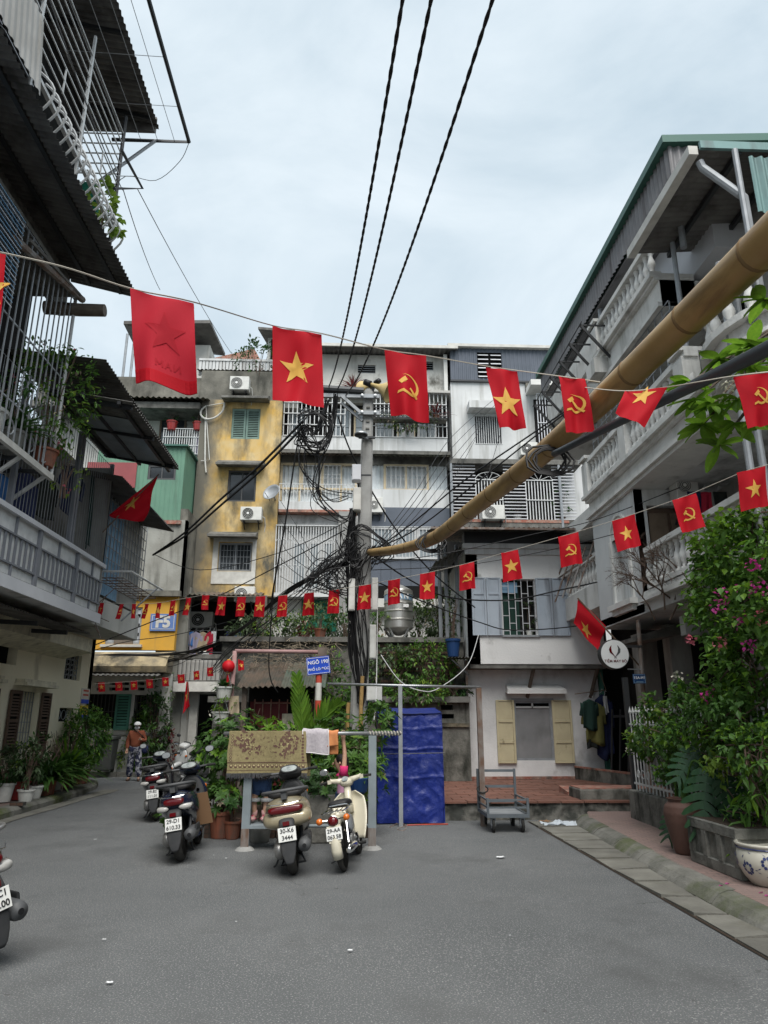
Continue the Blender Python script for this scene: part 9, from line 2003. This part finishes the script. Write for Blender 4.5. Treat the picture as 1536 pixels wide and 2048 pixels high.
for a,b in zip(prf,prf[1:]):
 for k in range(4):t_=k/4;pr2.append((lerp(a[0],b[0],t_)+(.0025 if k%2 else 0),lerp(a[1],b[1],t_)))
MB().lathe(pr2+[prf[-1]],(jx,jy,.13),28).build('body','jar',jr,smooth=True)
mo=thing('monstera','big dark split leaf monstera growing out of the glazed jar','plant',(jx,jy,.7))
def mleaf(p,d,up,s):
 d=Vector(d).normalized();sd=d.cross(Vector(up)).normalized();nn=sd.cross(d).normalized();mb=MB()
 def P(t,w):return Vector(p)+d*s*t+sd*w*s-nn*(abs(w)**1.6*.38*s)-Vector((0,0,.16*s*t*t))
 for sg in(-1,1):
  for k in range(7):
   t0,t1=-.10+k*.155,-.10+k*.155+.125;W=.46*math.sin(math.pi*min(.98,.22+.105*k))**.8;ow=.10+.03*k
   a,b_=(P(max(t0,0),0),P(max(t1,.02),0));m0,m1=P(t0+ow*.45,sg*W*.5),P(t1+ow*.45+.02,sg*W*.5);e0,e1=P(t0+ow+.02,sg*W*.9),P(t1+ow-.0,sg*W*.9);tip=P((t0+t1)/2+ow+.05,sg*W*1.03)
   q=[a,m0,m1,b_];r=[m0,e0,tip,e1,m1]
   mb.face(q if sg>0 else q[::-1]);mb.face(r if sg>0 else r[::-1])
   n2=P(max(t1+.03,.05),0);mb.face([b_,P(t1+ow*.3,sg*W*.3),n2])
 return mb.build('leaf','monstera',mo,smooth=True)
for(x,y,X_,dx,dy,dz,s)in((1415,1545,3.95,-.25,.0,-.95,.52),(1395,1500,4.05,-.55,.1,-.6,.40),(1352,1620,3.95,-.45,.0,-.9,.30),(1445,1560,4.0,.35,.0,-.8,.42)):
 p=PX(x,y,X_);MB().tube(catmull([(jx,jy,.68),((jx+p.x)/2,(jy+p.y)/2,max(p.z,.9)+.1),p],5),.012,6).build('stalk','leaf',mo);mleaf(p,(dx,dy,dz),(-.42,-.9,.2),s)
a=PZ(1381,1722,.13);b=PZ(1462,1762,.13)
pb_=thing('concrete_planter','grey mouldy concrete planter box with recessed panels on the pavement below the villa','planter',((a.x+b.x)/2+.2,(a.y+b.y)/2,.13))
bx0=a.x+.03;by1=a.y+.02;by0=b.y-.02;hz_=.46
MB().box(bx0+.02,bx0+.42,by0+.02,by1-.02,.10,.13+hz_-.03).build('core','mossconc',pb_)
for(y0,y1,z0,z1)in((by0,by1,.13,.24),(by0,by1,.13+hz_-.10,.13+hz_)):bevel(MB().box(bx0-.015,bx0+.44,y0,y1,z0,z1).build('rim','mossconc',pb_),.008,1)
for k in range(4):y=lerp(by0,by1-.09,k/3);MB().box(bx0-.0149,bx0+.03,y,y+.09,.241,.13+hz_-.101).build('pilaster','mossconc',pb_)
MB().box(bx0+.03,bx0+.4,by0+.04,by1-.04,.13+hz_,.13+hz_+.004).build('soil','soil',pb_)
cp=PZ(1532,1778,.13);cpx=cp.x+.14;cpy=cp.y+.16;cpt=thing('porcelain_pot','blue and white porcelain flower pot with painted blossoms','pot',(cpx,cpy,.13))
pf2=[(.15,0),(.17,.015),(.22,.08),(.265,.17),(.275,.25),(.255,.31),(.24,.33),(.27,.345),(.275,.365),(.25,.37),(.235,.33),(.001,.30)]
MB().lathe(pf2,(cpx,cpy,.13),32).build('body','porcelain',cpt,smooth=True)
bl=MB();rnd=random.Random(6)
def onpot(an,z):
 for q in range(len(pf2)-1):
  if pf2[q][1]<=z<=pf2[q+1][1]:r=lerp(pf2[q][0],pf2[q+1][0],(z-pf2[q][1])/max(1e-6,pf2[q+1][1]-pf2[q][1]));break
 return Vector((cpx+(r+.003)*math.cos(an),cpy+(r+.003)*math.sin(an),.13+z))
for fl_ in range(9):
 an0=fl_*.7;z0=.19+.03*(-1)**fl_
 for k in range(9):
  a_=k*.7;c1=(an0+.16*math.cos(a_),z0+.045*math.sin(a_));bl.face([onpot(c1[0]+.055*math.cos(w_*1.05),c1[1]+.016*math.sin(w_*1.05))for w_ in range(6)])
 for k in range(7):c1=(an0+rnd.uniform(-.35,.35),rnd.uniform(.09,.30));th_=rnd.random()*3;bl.face([onpot(c1[0]+.07*math.cos(th_)*s1-.015*math.sin(th_)*s2,c1[1]+.02*math.sin(th_)*s1+.004*s2)for s1,s2 in((-1,0),(0,-1),(1,0),(0,1))])
bl.build('painted_blossoms','porcblue',cpt)
MB().tube([(cpx+.262*math.cos(k*.262),cpy+.262*math.sin(k*.262),.13+.325)for k in range(24)],.006,5,closed=True).build('rim_line','porcblue',cpt)
for i,(x,y)in enumerate(((1530,1792),(1518,1786),(1438,1772),(1451,1768))):p=PZ(x,y,.134);mb=MB();leafq(mb,p,Vector((1,.4,.1)),.05,.8,random.Random(i));o=mb.build('fallen_petal','magentaflower');tag(o,'magenta petal fallen on the pavement below the villa','petal','petals fallen on the pavement')
for i,(x0_,x1_,y_,hh,m,lab,Yq)in enumerate(((1164,1190,1398,.68,'clothgreen','dark green sweater hanging at the white house corner',16.75),(1168,1202,1402,.95,'clothkhaki','khaki jacket hanging behind the green sweater',16.85),(1188,1218,1388,1.4,'clothnavy','long navy coat hanging nearest the alley',16.95),(1172,1192,1462,.38,'clothdark','dark cloth hem below the khaki jacket',16.9),(1206,1214,1392,.4,'clothwhite','white sleeve behind the navy coat',16.9))):cloth(lab,'garment','hanging_garment',PY(x0_,y_,Yq),PY(x1_,y_,Yq),hh,m,'garments hung at the white house corner',90+i,sleeves=i in(0,1,2),taper=.12)
o=MB().tube([PY(1150,1388,16.8),PY(1212,1380,16.9),PY(1200,1345,17.0)],.012,6).build('clothes_pole','wood');tag(o,'short wooden pole holding garments at the white house corner','pole')
